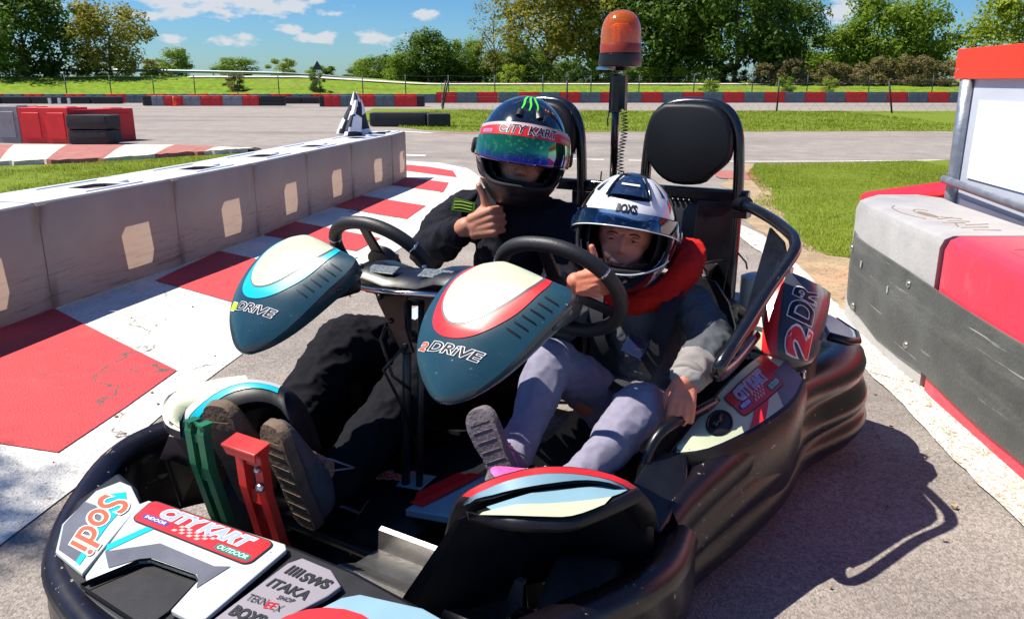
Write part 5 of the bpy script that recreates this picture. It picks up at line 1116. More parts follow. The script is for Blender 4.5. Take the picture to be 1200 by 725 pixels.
# ---------- pedals
def pedal(x, m, w, gap, z0, z1, y0, y1, top=False):
    root = bpy.data.objects.new('pedal', None); COL.objects.link(root); root.parent = kart
    b = MB()
    def rail(xa, xb):
        P = [(y1, z1), (y1 - .006, z1 - .02), (y1 - .002, z1 - .10), (y0 - .02, z0 + .05), (y0, z0)]
        b.loft([[K(xa, y, z), K(xb, y, z), K(xb, y + .020, z), K(xb - .004, y + .020, z), K(xb - .004, y + .004, z), K(xa + .004, y + .004, z), K(xa + .004, y + .020, z), K(xa, y + .020, z)] for y, z in P])
    rail(x - w / 2, x - gap / 2); rail(x + gap / 2, x + w / 2)
    b.obj('pedal_arm', m, root)
    b = MB(); b.box((x, y1 + .004 - .001, z1 - .035), (gap + .004, .006, .02)); b.box((x, y1 + .010, z1 - .12), (gap + .004, .006, .03)); b.box((x, (y0 + y1) / 2 - .002, (z0 + z1) / 2 - .02), (gap + .004, .006, .03)); b.obj('cross_piece', m, root)
    if top:
        b = MB(); b.prism([K(x - w * .62, y1 - .030, z1 + .002), K(x + w * .66, y1 - .030, z1 + .002), K(x + w * .66, y1 + .012, z1 + .012), K(x - w * .62, y1 + .012, z1 + .012)], (0, 0, -.006)); b.prism([K(x - w * .62, y1 - .030, z1 + .002), K(x + w * .66, y1 - .030, z1 + .002), K(x + w * .60, y1 - .026, z1 - .02), K(x - w * .5, y1 - .026, z1 - .02)], (0, .004, 0)); b.obj('foot_plate', m, root, bevel=.002)
        b = MB(); b.lathe([(.010, 0), (.009, .008), (0, .009)], K(x + w * .40, y1 - .004, z1 - .085), (0, -1, 0), 10); b.lathe([(.007, 0), (.006, .008), (0, .009)], K(x + w * .38, y1 - .006, z1 - .045), (0, -1, 0), 10); b.obj('bolt', 'zinc', root, smooth=True)
    else:
        b = MB()
        for xx in (x - w / 2 + .01, x + w / 2 - .012): b.box((xx + .004, y1 + .006, z1 + .001), (.022, .028, .004))
        b.box((x, y1 + .002, z1 + .0), (w, .005, .004)); b.obj('foot_plate', m, root)
pedal(-.300, 'pedal_green', .062, .020, .16, .452, -1.335, -1.385); pedal(-.128, 'pedal_red', .078, .032, .17, .448, -1.345, -1.39, True)
b = MB(); b.tube([K(-.38, -1.34, .17), K(.40, -1.34, .15)], .008, 8); kobj(b, 'pedal_rod', 'steel_dark', smooth=True)
# ---------- seats
def seat(x0, dz=0, back_y=-.08, topz=.66):
    root = bpy.data.objects.new('seat', None); COL.objects.link(root); root.parent = kart
    b = MB(); rings = []
    for y, z, w, d in ((back_y - .52, .155, .17, .05), (back_y - .42, .125, .19, .06), (back_y - .25, .11, .205, .09), (back_y - .12, .13, .21, .12), (back_y - .05, .22, .215, .12), (back_y, .34, .215, .10), (back_y + .03, .50, .205, .075), (back_y + .05, topz - .05, .17, .05), (back_y + .055, topz, .12, .03)):
        up = y < back_y - .1; r = []
        for k in range(9):
            s = -1 + 2 * k / 8; e = abs(s) ** 3
            r.append(K(x0 + s * w, y - (0 if up else e * d), z + (e * d if up else 0)))
        r2 = [p + (Vector((0, .0, -.012)) if up else Vector((0, .012, 0))) for p in reversed(r)]
        rings.append(r + r2)
    b.loft(rings); b.obj('shell', 'seat_shell', root, smooth=True, angle=60); return root
seat(-.235, topz=.70); seat(.302, back_y=-.20, topz=.60)
# ---------- roll hoops, cross bar, head rests
def hoop(x0):
    P = [(-.145, 0, .12), (-.145, 0, .45), (-.147, 0, .80), (-.143, 0, .93), (-.132, 0, 1.01), (-.105, 0, 1.06), (-.06, 0, 1.083), (0, 0, 1.088), (.06, 0, 1.083), (.105, 0, 1.06), (.132, 0, 1.01), (.143, 0, .93), (.147, 0, .80), (.145, 0, .45), (.145, 0, .12)]
    b = MB(); b.tube([K(x0 + x, y, z) for x, y, z in smooth_path(P, 3)], .0165, 12); return kobj(b, 'roll_hoop', 'tube_black', smooth=True)
hoop(.270); hoop(-.245)
b = MB(); b.box((.03, .004, .822), (.84, .03, .036)); kobj(b, 'cross_bar', 'tube_black', bevel=.006)
b = MB(); b.prism([K(.30, -.01, .805), K(.435, -.01, .805), K(.40, -.02, .52), K(.395, -.03, .30), K(.32, -.03, .30), K(.285, -.02, .52)], (0, .022, 0)); kobj(b, 'seat_brace', 'satin_black', bevel=.004)
b = MB(); b.prism([K(-.13, -.01, .805), K(-.05, -.01, .805), K(-.06, -.02, .40), K(-.12, -.02, .40)], (0, .022, 0)); kobj(b, 'seat_brace', 'satin_black', bevel=.004)
def headrest(x0):
    out = [(-.075, .118), (.045, .118), (.095, .095), (.125, .05), (.13, -.01), (.118, -.045), (.075, -.085), (.045, -.108), (-.035, -.112), (-.09, -.085), (-.128, -.03), (-.13, .04), (-.112, .092)]
    b = MB(); rings = []
    for y, sc in ((.0, .88), (-.004, .97), (-.014, 1.02), (-.030, 1.02), (-.040, .985), (-.043, .92)):
        rings.append([K(x0 + p[0] * sc, y, .965 + p[1] * sc) for p in smooth_path(out + [out[0]], 3)[:-1]])
    b.loft(rings); h = kobj(b, 'headrest', 'pad_black', smooth=True, angle=60)
    b = MB()
    for s in (-.1, .1): b.box((x0 + s, .0, .93), (.03, .03, .02))
    kobj(b, 'clip', 'satin_black', h)
headrest(.266); headrest(-.245)
# ---------- beacon
b = MB(); b.tube([K(.0, .03, .83), K(.0, .03, 1.17)], .0125, 12); pole = kobj(b, 'beacon_pole', 'tube_black', smooth=True)
b = MB(); b.tube([K(.002, .03, 1.055), K(.002, .03, 1.165)], .0185, 12); b.prism([K(-.02, .02, 1.05), K(.02, .02, 1.07), K(.035, .02, 1.06), K(.034, .02, 1.165), K(-.018, .02, 1.175)], (0, .02, 0)); kobj(b, 'pole_sleeve', 'satin_black', smooth=True, angle=40)
b = MB(); b.tube([K(-.018, .02, 1.05), K(-.02, .015, 1.03), K(-.02, .02, 1.01)], .002, 5); kobj(b, 'cable_end', 'satin_black')
beacon = bpy.data.objects.new('warning_beacon', None); COL.objects.link(beacon); beacon.parent = kart; beacon.location = (.010, .03, 1.18)
b = MB(); b.lathe([(.022, .0), (.03, .012), (.066, .012), (.068, .02), (.065, .05), (.060, .053), (0, .053)], n=32); b.obj('base', 'satin_black', beacon, smooth=True, angle=40)
def ex_lens(m, n, l, b, v):
    # fine vertical prism lines moulded in the lens
    w = n.new('ShaderNodeTexNoise'); w.inputs['Scale'].default_value = 40; l.new(v, w.inputs['Vector'])
mat('amber_lens', (1.0, 0.30, 0.02), 0.12, trans=.80, coat=.3, spec=.5)
mat('amber_inner', (1.0, 0.50, 0.10), 0.3, spec=.5)
mat('amber_dark', (0.25, 0.03, 0.01), 0.3)
b = MB(); pr = [(.061, .053), (.0605, .10), (.058, .128), (.050, .152), (.036, .168), (.018, .176), (.0, .178)]
b.lathe(smooth_path(pr, 3), n=40, caps=False); o = b.obj('lens', 'amber_lens', beacon, smooth=True, solid=.0025)
b = MB(); b.lathe([(.0635, .053), (.0635, .078), (.0605, .082)], n=40, caps=False); b.obj('lens_collar', 'amber_dark', beacon, smooth=True)
b = MB(); b.lathe([(.027, .053), (.027, .135), (.022, .14), (0, .14)], n=20)
for i in range(10):
    for j in range(6): b.box((math.cos(i * .628) * .028, math.sin(i * .628) * .028, .075 + j * .011), (.006, .006, .006))
b.obj('reflector', 'amber_inner', beacon)
b = MB(); b.lathe([(.0, .004), (.035, .004), (.036, -.004), (0, -.004)], (-.035, -.02, .008), n=20); b.obj('washer', 'chrome', beacon)
b = MB(); b.tube([K(.028 + .010 * math.cos(i * .9), .03 + .010 * math.sin(i * .9), 1.055 - i * .00155 - .0) + Vector((.006 * math.sin(i * .05), 0, 0)) for i in range(130)], .0018, 5); kobj(b, 'coiled_cable', 'satin_black', smooth=True)
b = MB(); b.tube([K(.075 - .05, 0, .83), K(.05, -.01, .86), K(.055, -.012, .875)], .0018, 5); b.tube([K(-.03, 0, .83), K(-.025, -.01, .85), K(-.028, 0, .87)], .0025, 5); b.tube([K(.395, .0, .66), K(.43, .0, .655), K(.46, -.01, .63), K(.465, -.01, .61)], .0028, 6); kobj(b, 'loose_wire', 'satin_black')
mat('box_grey', (0.030, 0.032, 0.038), .4, var=.2, scale=10)
# ---------- vented controller box behind the seats
b = MB()
zr = [(.56, .92), (.60, 1.0), (.755, 1.0), (.785, .90), (.787, .86)]
b.loft([[K(.245 + sx * .105 * s, .155 + sy * .085 * s, z) for sx, sy in ((-1, -.9), (-.95, -1), (.95, -1), (1, -.9), (1, .9), (.95, 1), (-.95, 1), (-1, .9))] for z, s in zr]); box = kobj(b, 'controller_box', 'box_grey', bevel=.004)
mat('lid_blue', (0.16, 0.22, 0.28), 0.35, coat=.3, var=.1, scale=8)
b = MB(); b.loft([[K(.245 + sx * .105 * s, .155 + sy * .085 * s, z) for sx, sy in ((-1, -.9), (-.95, -1), (.95, -1), (1, -.9), (1, .9), (.95, 1), (-.95, 1), (-1, .9))] for z, s in ((.788, .93), (.797, .86))]); kobj(b, 'lid', 'lid_blue', box)
b = MB()
for i in range(6):
    for k in range(2): b.box((.352, .10 + k * .0 + .055, .64 + i * .022), (.004, .11 - (k * .04), .008))
for i in range(7): b.box((.16 + i * .018, .075, .793), (.006, .02, .012))
kobj(b, 'vent_slot', 'print_black', box)['kind'] = 'stuff'
# engine / battery mass
b = MB(); b.box((CX, .22, .30), (.70, .26, .30)); b.box((CX - .3, .2, .48), (.26, .22, .1)); kobj(b, 'motor_housing', 'satin_black', bevel=.03)
b = MB(); b.lathe([(.05, 0), (.052, .14), (.03, .15), (0, .15)], K(.465, .12, .42), n=20); kobj(b, 'pale_tank', 'white_panel', smooth=True, angle=50)
b = MB(); b.prism([K(.42, -.02, .44), K(.56, -.02, .44), K(.60, .12, .43), K(.44, .14, .43)], (0, 0, -.03)); kobj(b, 'pale_cover', 'pale_blue', bevel=.008)
b = MB(); b.tube([K(.40, -.12, .50), K(.45, -.10, .52), K(.47, -.04, .48), K(.44, .05, .40)], .02, 8); b.lathe([(.03, 0), (.034, .05), (.02, .06), (0, .06)], K(.44, -.10, .46), n=12); kobj(b, 'bearing_housing', 'steel_dark', smooth=True)
# ---------- side pods with sticker panels
def pod(X, mainside):
    top = [(.543, -.777, .345), (.610, -.742, .355), (.669, -.617, .365), (.700, -.51, .373), (.717, -.41, .380), (.713, -.286, .395)]
    inn = [(.540, -.760, .352), (.551, -.664, .385), (.560, -.556, .408), (.566, -.44, .422), (.578, -.33, .432), (.600, -.20, .440)]
    top = smooth_path(top, 3); inn = smooth_path(inn, 3)
    b = MB(); b.loft([[Vector((X(i[0] - .02), i[1], .12)), Vector((X(i[0] - .012), i[1], i[2] - .012)), Vector((X(i[0]), i[1], i[2])), Vector((X((i[0] + t[0]) / 2), (i[1] + t[1]) / 2, (i[2] + t[2]) / 2 + .008)), Vector((X(t[0]), t[1], t[2])), Vector((X(t[0] + .01), t[1], t[2] - .03)), Vector((X(t[0]), t[1], .12))] for t, i in zip(top, inn)])
    o = kobj(b, 'side_pod', 'bumper_plastic', smooth=True, angle=40)
    def sp(u, v, L):   # u along towards the rear, v from outside to inside
        k = u * (len(top) - 1); i = min(int(k), len(top) - 2); f = k - i
        a = Vector(top[i]).lerp(Vector(top[i + 1]), f); c = Vector(inn[i]).lerp(Vector(inn[i + 1]), f); p = a.lerp(c, v); p.z += .008 * (1 - abs(2 * v - 1)) + L
        return Vector((X(p.x), p.y, p.z))
    def zone(name, m, u0, u1, v0, v1, L, n=16, tilt0=0, tilt1=0):
        b = MB(); b.loft([[sp(min(1, max(0, (u0 + (tilt0 * j / 6)) * (1 - i / n) + (u1 + tilt1 * j / 6) * i / n)), v0 + (v1 - v0) * j / 6, L) for j in range(7)] for i in range(n + 1)], closed=False); return kobj(b, name, m, o, smooth=True)
    zone('panel_print', 'cream_panel' if mainside else 'white_panel', .02, .99, .06, .98, .0016)
    if mainside:
        zone('grey_print', 'sticker_grey', .70, .99, .06, .55, .0024, tilt0=.12)
        zone('stripe', 'band_red', .40, .52, .06, .40, .0026, tilt0=.16, tilt1=.2); zone('stripe', 'band_red', .84, .90, .55, .98, .0026, tilt0=.0)
        city_kart(lambda L: (lambda u, v: sp(.42 + .42 * u, .28 + .56 * v, L)), o, .0034, sub=1)
        # recessed filler hole
        b = MB(); b.loft([[sp(.30 + .075 * math.cos(a) * s, .48 + .30 * math.sin(a) * s, L) for a in [2 * math.pi * k / 20 for k in range(20)]] for s, L in ((1.0, .002), (.98, .005), (.86, .004), (.80, .0025))], caps=False); kobj(b, 'filler_ring', 'satin_black', o, smooth=True)
        b = MB(); b.loft([[sp(.30 + .075 * math.cos(a) * s, .48 + .30 * math.sin(a) * s, L) for a in [2 * math.pi * k / 20 for k in range(20)]] for s, L in ((.84, .0026), (.5, .0026))]); kobj(b, 'filler_well', 'print_black', o)
        b = MB(); b.tube([sp(.27, .42, .008), sp(.33, .55, .008)], .004, 8); b.lathe([(.008, 0), (.007, .006), (0, .007)], sp(.30, .48, .004), (0, 0, 1), 10); kobj(b, 'filler_latch', 'steel_dark', o, smooth=True)
    return o
pod(lambda x: x, True); pod(mirx, False)
mat('fender_grey', (0.045, 0.047, 0.058), 0.3, coat=.3, var=.2, scale=8)
# rear fender panels
def rear_fender(X, text):
    # a curved shield: from the inner face to the outer shoulder
    prof = lambda t: [(.545 + .02 * t, -.13 + .0 * t), (.60, -.155), (.66, -.165), (.705, -.13), (.735, -.05), (.735, .06), (.70, .14)]
    b = MB(); rings = []
    lv = [(.405, .94, .02), (.44, 1.0, .0), (.50, 1.0, -.0), (.56, .98, .03), (.605, .93, .06), (.635, .84, .10)]
    base = [(.555, -.262), (.60, -.272), (.65, -.264), (.688, -.235), (.708, -.19), (.712, -.13), (.70, -.06), (.665, .0)]
    def ringat(z, s, dy): return [Vector((X(.60 + (x - .60) * s), y * 1.0 + dy, .405 + (z - .405) * (1 - .70 * max(0, (q_ / 7 - .18)) ** 1.1))) for q_, (x, y) in enumerate(base)]
    for z, s, dy in lv: rings.append(ringat(z, s, dy + (z - .405) * .38) + [v + Vector((X(-.012) - X(0), .012, 0)) for v in reversed(ringat(z, s, dy + (z - .405) * .38))])
    b.loft(rings); o = kobj(b, 'rear_fender', 'fender_grey', smooth=True, angle=50)
    def fp(u, v, L):  # u around, v up
        k = v * (len(lv) - 1); i = min(int(k), len(lv) - 2); f = k - i
        z, s, dy = [lv[i][q] * (1 - f) + lv[i + 1][q] * f for q in range(3)]; R_ = ringat(z, s, dy + (z - .405) * .38); kk = u * (len(R_) - 1); j = min(int(kk), len(R_) - 2); g = kk - j
        p = R_[j].lerp(R_[j + 1], g); t = (R_[j + 1] - R_[j]).normalized(); nn = Vector((t.y, -t.x, 0)) * (1 if X(1) > X(0) else -1); return p + nn * L + Vector((0, 0, L * .3))
    def fz(name, m, u0, u1, v0, v1, L, slant=0.0):
        b = MB(); b.loft([[fp(u0 + slant * j / 10 + (u1 - u0) * i / 10, v0 + (v1 - v0) * j / 10, L) for j in range(11)] for i in range(11)], closed=False); kobj(b, name, m, o, smooth=True)
    fz('panel_print', 'cream_panel', .0, .14, .06, .99, .0015, .0); fz('stripe', 'band_red', .13, .25, .04, .99, .0022, -.13)
    if text:
        text_on('2', None, .0030, 'lettering', 'band_red', o, .05, .25, .035, 'print_white', fn=lambda L: (lambda u, v: fp(.27 + .22 * (1 - v), .14 + .34 * u, L)), sub=2)
        text_on('DR', None, .0030, 'lettering', 'print_black', o, .02, .25, .035, 'print_white', fn=lambda L: (lambda u, v: fp(.24 + .21 * (1 - v), .50 + .36 * u, L)), sub=2)
    # lower lip
    b = MB(); b.loft([[v, v + Vector((0, 0, -.05)), v + Vector((X(-.02) - X(0), .02, -.05)), v + Vector((X(-.02) - X(0), .02, 0))] for v in ringat(.405, .95, .02)]); kobj(b, 'fender_lip', 'bumper_plastic', o, smooth=True, angle=40)
    b = MB(); b.box((X(.655), -.235, .385), (.03, .03, .03)); b.box((X(.69), -.21, .385), (.02, .02, .025)); kobj(b, 'clip', 'chrome', o, bevel=.005)
    # inside face (cream and red) leaning inboard, and the tail wing
    b = MB(); b.prism([Vector((X(.555), -.245, .41)), Vector((X(.545), -.06, .42)), Vector((X(.555), .06, .60)), Vector((X(.575), -.02, .63)), Vector((X(.565), -.17, .53))], Vector((X(-.010) - X(0), 0, 0))); f2 = kobj(b, 'fender_inner', 'white_panel', bevel=.003)
    b = MB(); W = [(.715, -.02, .455), (.765, .01, .440), (.782, .06, .430), (.765, .13, .43), (.70, .17, .45), (.66, .10, .49), (.68, .02, .49)]
    W = [Vector((X(x), y, z)) for x, y, z in W]; b.loft([W, [w - Vector((0, 0, .02)) for w in W]]); kobj(b, 'tail_wing', 'pale_blue', o, bevel=.006)
    b = MB(); b.tube([W[0] - Vector((0, 0, .01)), W[1] - Vector((0, 0, .01)), W[2] - Vector((0, 0, .01)), W[3] - Vector((0, 0, .01)), W[4] - Vector((0, 0, .01))], .013, 8); kobj(b, 'wing_edge', 'bumper_plastic', o, smooth=True)
rear_fender(lambda x: x, True)
# ---------- side guard bars
def guard(X):
    P = [(.425, .0, .80), (.46, -.04, .802), (.555, -.15, .790), (.632, -.25, .772), (.656, -.295, .760), (.664, -.34, .738), (.640, -.44, .672), (.622, -.58, .600), (.612, -.65, .565), (.600, -.685, .53), (.590, -.64, .50), (.585, -.50, .49), (.578, -.3, .50)]
    b = MB(); b.tube([Vector((X(x), y, z)) for x, y, z in smooth_path(P, 4)], .0155, 12); o = kobj(b, 'side_guard', 'tube_black', smooth=True)
    b = MB(); b.tube([Vector((X(x), y, z)) for x, y, z in ((.42, .0, .80), (.455, -.035, .806))], .022, 12); b.box((X(.44), -.02, .775), (.04, .05, .02)); kobj(b, 'guard_clamp', 'satin_black', o, smooth=True, angle=40)
    PL = [(.565, -.17, .768), (.622, -.25, .748), (.644, -.31, .730), (.646, -.345, .705), (.626, -.44, .642), (.608, -.57, .575), (.596, -.62, .54), (.588, -.5, .51), (.582, -.36, .50), (.570, -.24, .56), (.556, -.15, .70)]
    b = MB(); b.prism([Vector((X(x), y, z)) for x, y, z in PL], Vector((X(-.006) - X(0), 0, 0))); gp = kobj(b, 'guard_plate', 'satin_black', o)
    b = MB(); b.prism([Vector((X(x + .004), y, z)) for x, y, z in ((.604, -.53, .582), (.617, -.44, .628), (.606, -.34, .60), (.592, -.35, .548), (.596, -.46, .545))], Vector((X(-.004) - X(0), 0, 0))); kobj(b, 'print', 'band_red', gp)
    b = MB(); b.tube([Vector((X(x), y, z)) for x, y, z in ((.57, -.60, .50), (.565, -.45, .52), (.56, -.30, .55), (.555, -.18, .57))], .009, 8); kobj(b, 'guard_stay', 'bumper_plastic', o, smooth=True)
    b = MB(); b.lathe([(.006, 0), (.005, .012), (0, .013)], Vector((X(.68), -.42, .72)), (0, 0, -1), 8); kobj(b, 'bolt', 'zinc', o)
guard(lambda x: x)
# arm rest loop beside the child's hand
b = MB(); b.tube([K(x, y, z) for x, y, z in smooth_path([(.565, -.56, .40), (.550, -.66, .405), (.528, -.745, .405), (.508, -.80, .385), (.495, -.835, .32), (.485, -.85, .2)], 4)], .013, 10); kobj(b, 'seat_side_tube', 'satin_black', smooth=True)
# ================================================================== people
mat('skin_adult', (0.46, 0.20, 0.125), 0.5, var=0.10, scale=30, bump=.25, bscale=260, spec=.4, extra=lambda m, n, l, b, v: [b.inputs['Subsurface Weight'].__setattr__('default_value', .12), b.inputs['Subsurface Radius'].__setattr__('default_value', (.012, .004, .002))])
mat('skin_child', (0.60, 0.20, 0.125), 0.5, var=0.08, scale=30, bump=.2, bscale=260, spec=.4, extra=lambda m, n, l, b, v: [b.inputs['Subsurface Weight'].__setattr__('default_value', .12), b.inputs['Subsurface Radius'].__setattr__('default_value', (.012, .004, .002))])
mat('lips', (0.36, 0.10, 0.085), .45); mat('brow_hair', (0.05, 0.025, 0.014), .8); mat('eye_white', (.36, .33, .31), .15); mat('eye_dark', (.02, .014, .01), .15); mat('nail', (0.62, 0.36, 0.28), .3)
def cloth(name, col, var=.2, sc=30, fine=700):
    mat(name, col, .85, var=var, scale=sc, bump=.5, bscale=fine, spec=.2)
cloth('suit_black', (0.006, 0.0065, 0.013)); cloth('trouser_black', (0.004, 0.004, 0.007)); cloth('jacket_grey', (0.085, 0.092, 0.105), .15); cloth('cuff_beige', (0.27, 0.25, 0.24), .1)
cloth('hood_red', (0.55, 0.014, 0.010), .12); cloth('jeans_grey', (0.24, 0.23, 0.31), .10, 60); cloth('shirt_grey', (0.20, 0.18, 0.19), .15); cloth('patch_green', (0.05, 0.13, 0.02)); mat('patch_yellow', (.35, .45, .03), .6)
mat('shoe_tan', (0.20, 0.13, 0.075), .8, var=.3, scale=30, bump=.4, bscale=120); mat('shoe_grey', (0.07, 0.07, 0.08), .8, var=.2, scale=30, bump=.3, bscale=120); mat('sole_dark', (0.055, 0.04, 0.033), .8, var=.3, scale=40, bump=.4, bscale=90); mat('sole_brown', (0.11, 0.075, 0.05), .8, var=.3, scale=25, bump=.4, bscale=90)
mat('sole_grey', (0.13, 0.11, 0.13), .75, var=.2, scale=40, bump=.4, bscale=120); mat('shoe_pink', (0.62, 0.10, 0.36), .6, var=.3, scale=50, bump=.3, bscale=200); mat('shoe_purple', (0.13, 0.07, 0.42), .6); mat('lace_white', (.7, .68, .72), .7)
def capsule(b, p0, r0, p1, r1, n=14, flat=None, fdir=None):
    p0 = Vector(p0); p1 = Vector(p1); d = (p1 - p0); L = d.length; t = d.normalized() if L > 1e-6 else Vector((0, 0, 1))
    u = t.orthogonal().normalized() if fdir is None else (Vector(fdir) - t * Vector(fdir).dot(t)).normalized(); w = t.cross(u); fl = flat or 1.0
    rings = []
    for k in range(5):
        a = math.pi / 2 * (1 - k / 5); c = p0 - t * r0 * math.sin(a); r = r0 * math.cos(a) + 1e-5; rings.append((c, r))
    rings.append((p0, r0)); rings.append((p1, r1))
    for k in range(1, 6):
        a = math.pi / 2 * k / 5; rings.append((p1 + t * r1 * math.sin(a), r1 * math.cos(a) + 1e-5))
    b.loft([[c + (u * math.cos(2 * math.pi * j / n) + w * math.sin(2 * math.pi * j / n) * fl) * r for j in range(n)] for c, r in rings])
def remeshed(name, b, m, parent, vox=.006, smooth=4, off=(0, 0, 0), wrinkle=0, wsize=.05, seed=0, paint=None):
    o = b.obj(name, m, parent, off=off)
    k = o.modifiers.new('r', 'REMESH'); k.mode = 'VOXEL'; k.voxel_size = vox; k.use_smooth_shade = True
    k = o.modifiers.new('s', 'SMOOTH'); k.iterations = smooth; k.factor = .6
    if wrinkle:
        bake(o); me = o.data; nn = [v.normal.copy() for v in me.vertices]; sd = Vector((seed * 7.1, seed * 3.3, seed))
        for v, q in zip(me.vertices, nn):
            p = v.co + sd; w = noise.noise(Vector((p.x, p.y, p.z * 1.0)) / wsize) ; w2 = noise.noise(p / wsize * 2.3 + Vector((5, 1, 2)))
            f = (1 - abs(w)) ** 3 - .5 + .5 * ((1 - abs(w2)) ** 3 - .5); v.co += q * f * wrinkle
    else: bake(o)
    me = o.data; me.materials.clear()
    for q in (m if isinstance(m, (list, tuple)) else [m]): me.materials.append(MATS[q])
    me.polygons.foreach_set('use_smooth', [True] * len(me.polygons))
    if paint:
        for p in me.polygons: p.material_index = paint(p.center + Vector(off))
    return o
RT = Vector((.85, .527, 0)); CM = Vector((.527, -.85, 0)); UP = Vector((0, 0, 1))      # right, towards the photographer, up, in the kart's frame
def fist_thumb_up(b, wrist, X, Y, Z, s, r=.0088):
    """X: from wrist to knuckles, Z: thumb side, Y: side the folded fingers show on"""
    W = Vector(wrist); P = lambda x, y, z: W + (X * x + Y * y + Z * z) * s
    for z0, z1 in ((.022, .030), (.0, .010), (-.018, -.010), (-.030, -.030)):
        capsule(b, P(.006, -.004, z0 * .8), .017 * s, P(.070, .0, z1), .0135 * s)
    capsule(b, P(-.03, 0, 0), .024 * s, P(.012, 0, 0), .024 * s, flat=.8)
    capsule(b, P(.02, .012, -.02), .014 * s, P(.05, .016, .02), .014 * s)
    for i, z in enumerate((.0335, .0115, -.0105, -.0315)):
        rr = (r, r * 1.02, r * .98, r * .86)[i] * s * 1.04; dx = (0, .003, .001, -.004)[i]
        a = P(.073 + dx, .000, z); m_ = P(.080 + dx, .040, z * .97); e = P(.052 + dx, .050, z * .96); f = P(.036 + dx, .030, z * .95)
        capsule(b, a, rr * 1.08, m_, rr); capsule(b, m_, rr, e, rr * .92); capsule(b, e, rr * .92, f, rr * .85)
    t0 = P(.018, .012, .024); t1 = P(.046, .020, .046); t2 = P(.048, .016, .078); t3 = P(.043, .010, .106)
    capsule(b, t0, .016 * s, t1, .0125 * s); capsule(b, t1, .0125 * s, t2, .0105 * s); capsule(b, t2, .0105 * s, t3, .0092 * s)
    return t3
def face_geo(b, C, f, u, s, ns=1.0):
    """head with brow, nose, cheeks, chin, ears. C centre, f forward, u up, s scale (1 = adult)"""
    r = f.cross(u).normalized(); P = lambda x, y, z: C + (r * x + f * y + u * z) * s
    capsule(b, P(0, -.015, .035), .078 * s, P(0, -.005, .02), .076 * s, n=20)
    capsule(b, P(0, .020, -.02), .062 * s, P(0, .030, -.065), .045 * s, n=18)
    capsule(b, P(-.024, .058, .032), .014 * s, P(.024, .058, .032), .014 * s)
    for q in (-1, 1):
        capsule(b, P(q * .012, .064, .030), .009 * s, P(q * .040, .050, .030), .008 * s)
        capsule(b, P(q * .036, .045, -.022), .020 * s, P(q * .026, .056, -.040), .016 * s)
        capsule(b, P(q * .011 * ns, .083 - .008 * (1 - ns) * 4, -.022), .0085 * s * ns, P(q * .013 * ns, .076, -.022), .007 * s * ns)
    capsule(b, P(0, .072, .018), .0060 * s, P(0, .090 - .035 * (1 - ns), -.018), .0105 * s * ns)
    capsule(b, P(-.018, .070, -.052), .007 * s, P(.018, .070, -.052), .007 * s); capsule(b, P(-.014, .070, -.062), .007 * s, P(.014, .070, -.062), .007 * s)
    capsule(b, P(0, .058, -.088), .016 * s, P(0, .055, -.09), .016 * s)
    return P, r
def face_parts(P, r, f, u, s, body, off, iris='eye_dark', smile=0, squint=.6):
    for q in (-1, 1):
        b = MB(); b.lathe([(.0001, -.0115 * s), (.007 * s, -.009 * s), (.0112 * s, -.003 * s), (.0115 * s, .0 * s), (.010 * s, .005 * s), (.006 * s, .0095 * s), (.0001, .0115 * s)], P(q * .031, .0585, .008), tuple(f), 16); e = b.obj('eye', 'eye_white', body, smooth=True, off=off)
        b = MB(); b.lathe([(.0070 * s, .0085 * s), (.004 * s, .0118 * s), (0, .0122 * s)], P(q * .031, .0587, .008), tuple(f + r * .08), 14); b.obj('iris', iris, e, smooth=True, off=off)
        for zz, mm, rr in ((.0158 - .0012 * smile, 'skin', .0058), (-.0010 + .0030 * smile, 'skin', .0058)):
            b = MB(); b.tube([P(q * x, .0655 - abs(x - .031) * .28, .0005 + zz + (-.10 if zz > .01 else .10) * abs(x - .031) * 1.3) for x in (.018, .024, .031, .038, .045)], [.002 * s, rr * s, rr * s * 1.1, rr * s, .002 * s], 8); b.obj('eyelid', SK, body, smooth=True, off=off)
        b = MB(); b.tube([P(q * x, .0715 - abs(x - .024) * .34, .027 - .003 * smile + z) for x, z in ((.012, .0), (.020, .004), (.030, .0055), (.040, .003), (.047, -.003))], [.0012 * s, .0027 * s, .0028 * s, .0022 * s, .001 * s], 8); b.obj('eyebrow', 'brow_hair', body, smooth=True, off=off)
    b = MB(); b.tube([P(x, .0765 - abs(x) * .3, -.0565 + abs(x) * .28 * smile) for x in (-.024, -.014, -.005, .005, .014, .024)], [.001 * s, .0042 * s, .005 * s, .005 * s, .0042 * s, .001 * s], 8); b.obj('lips', 'lips', body, smooth=True, off=off)
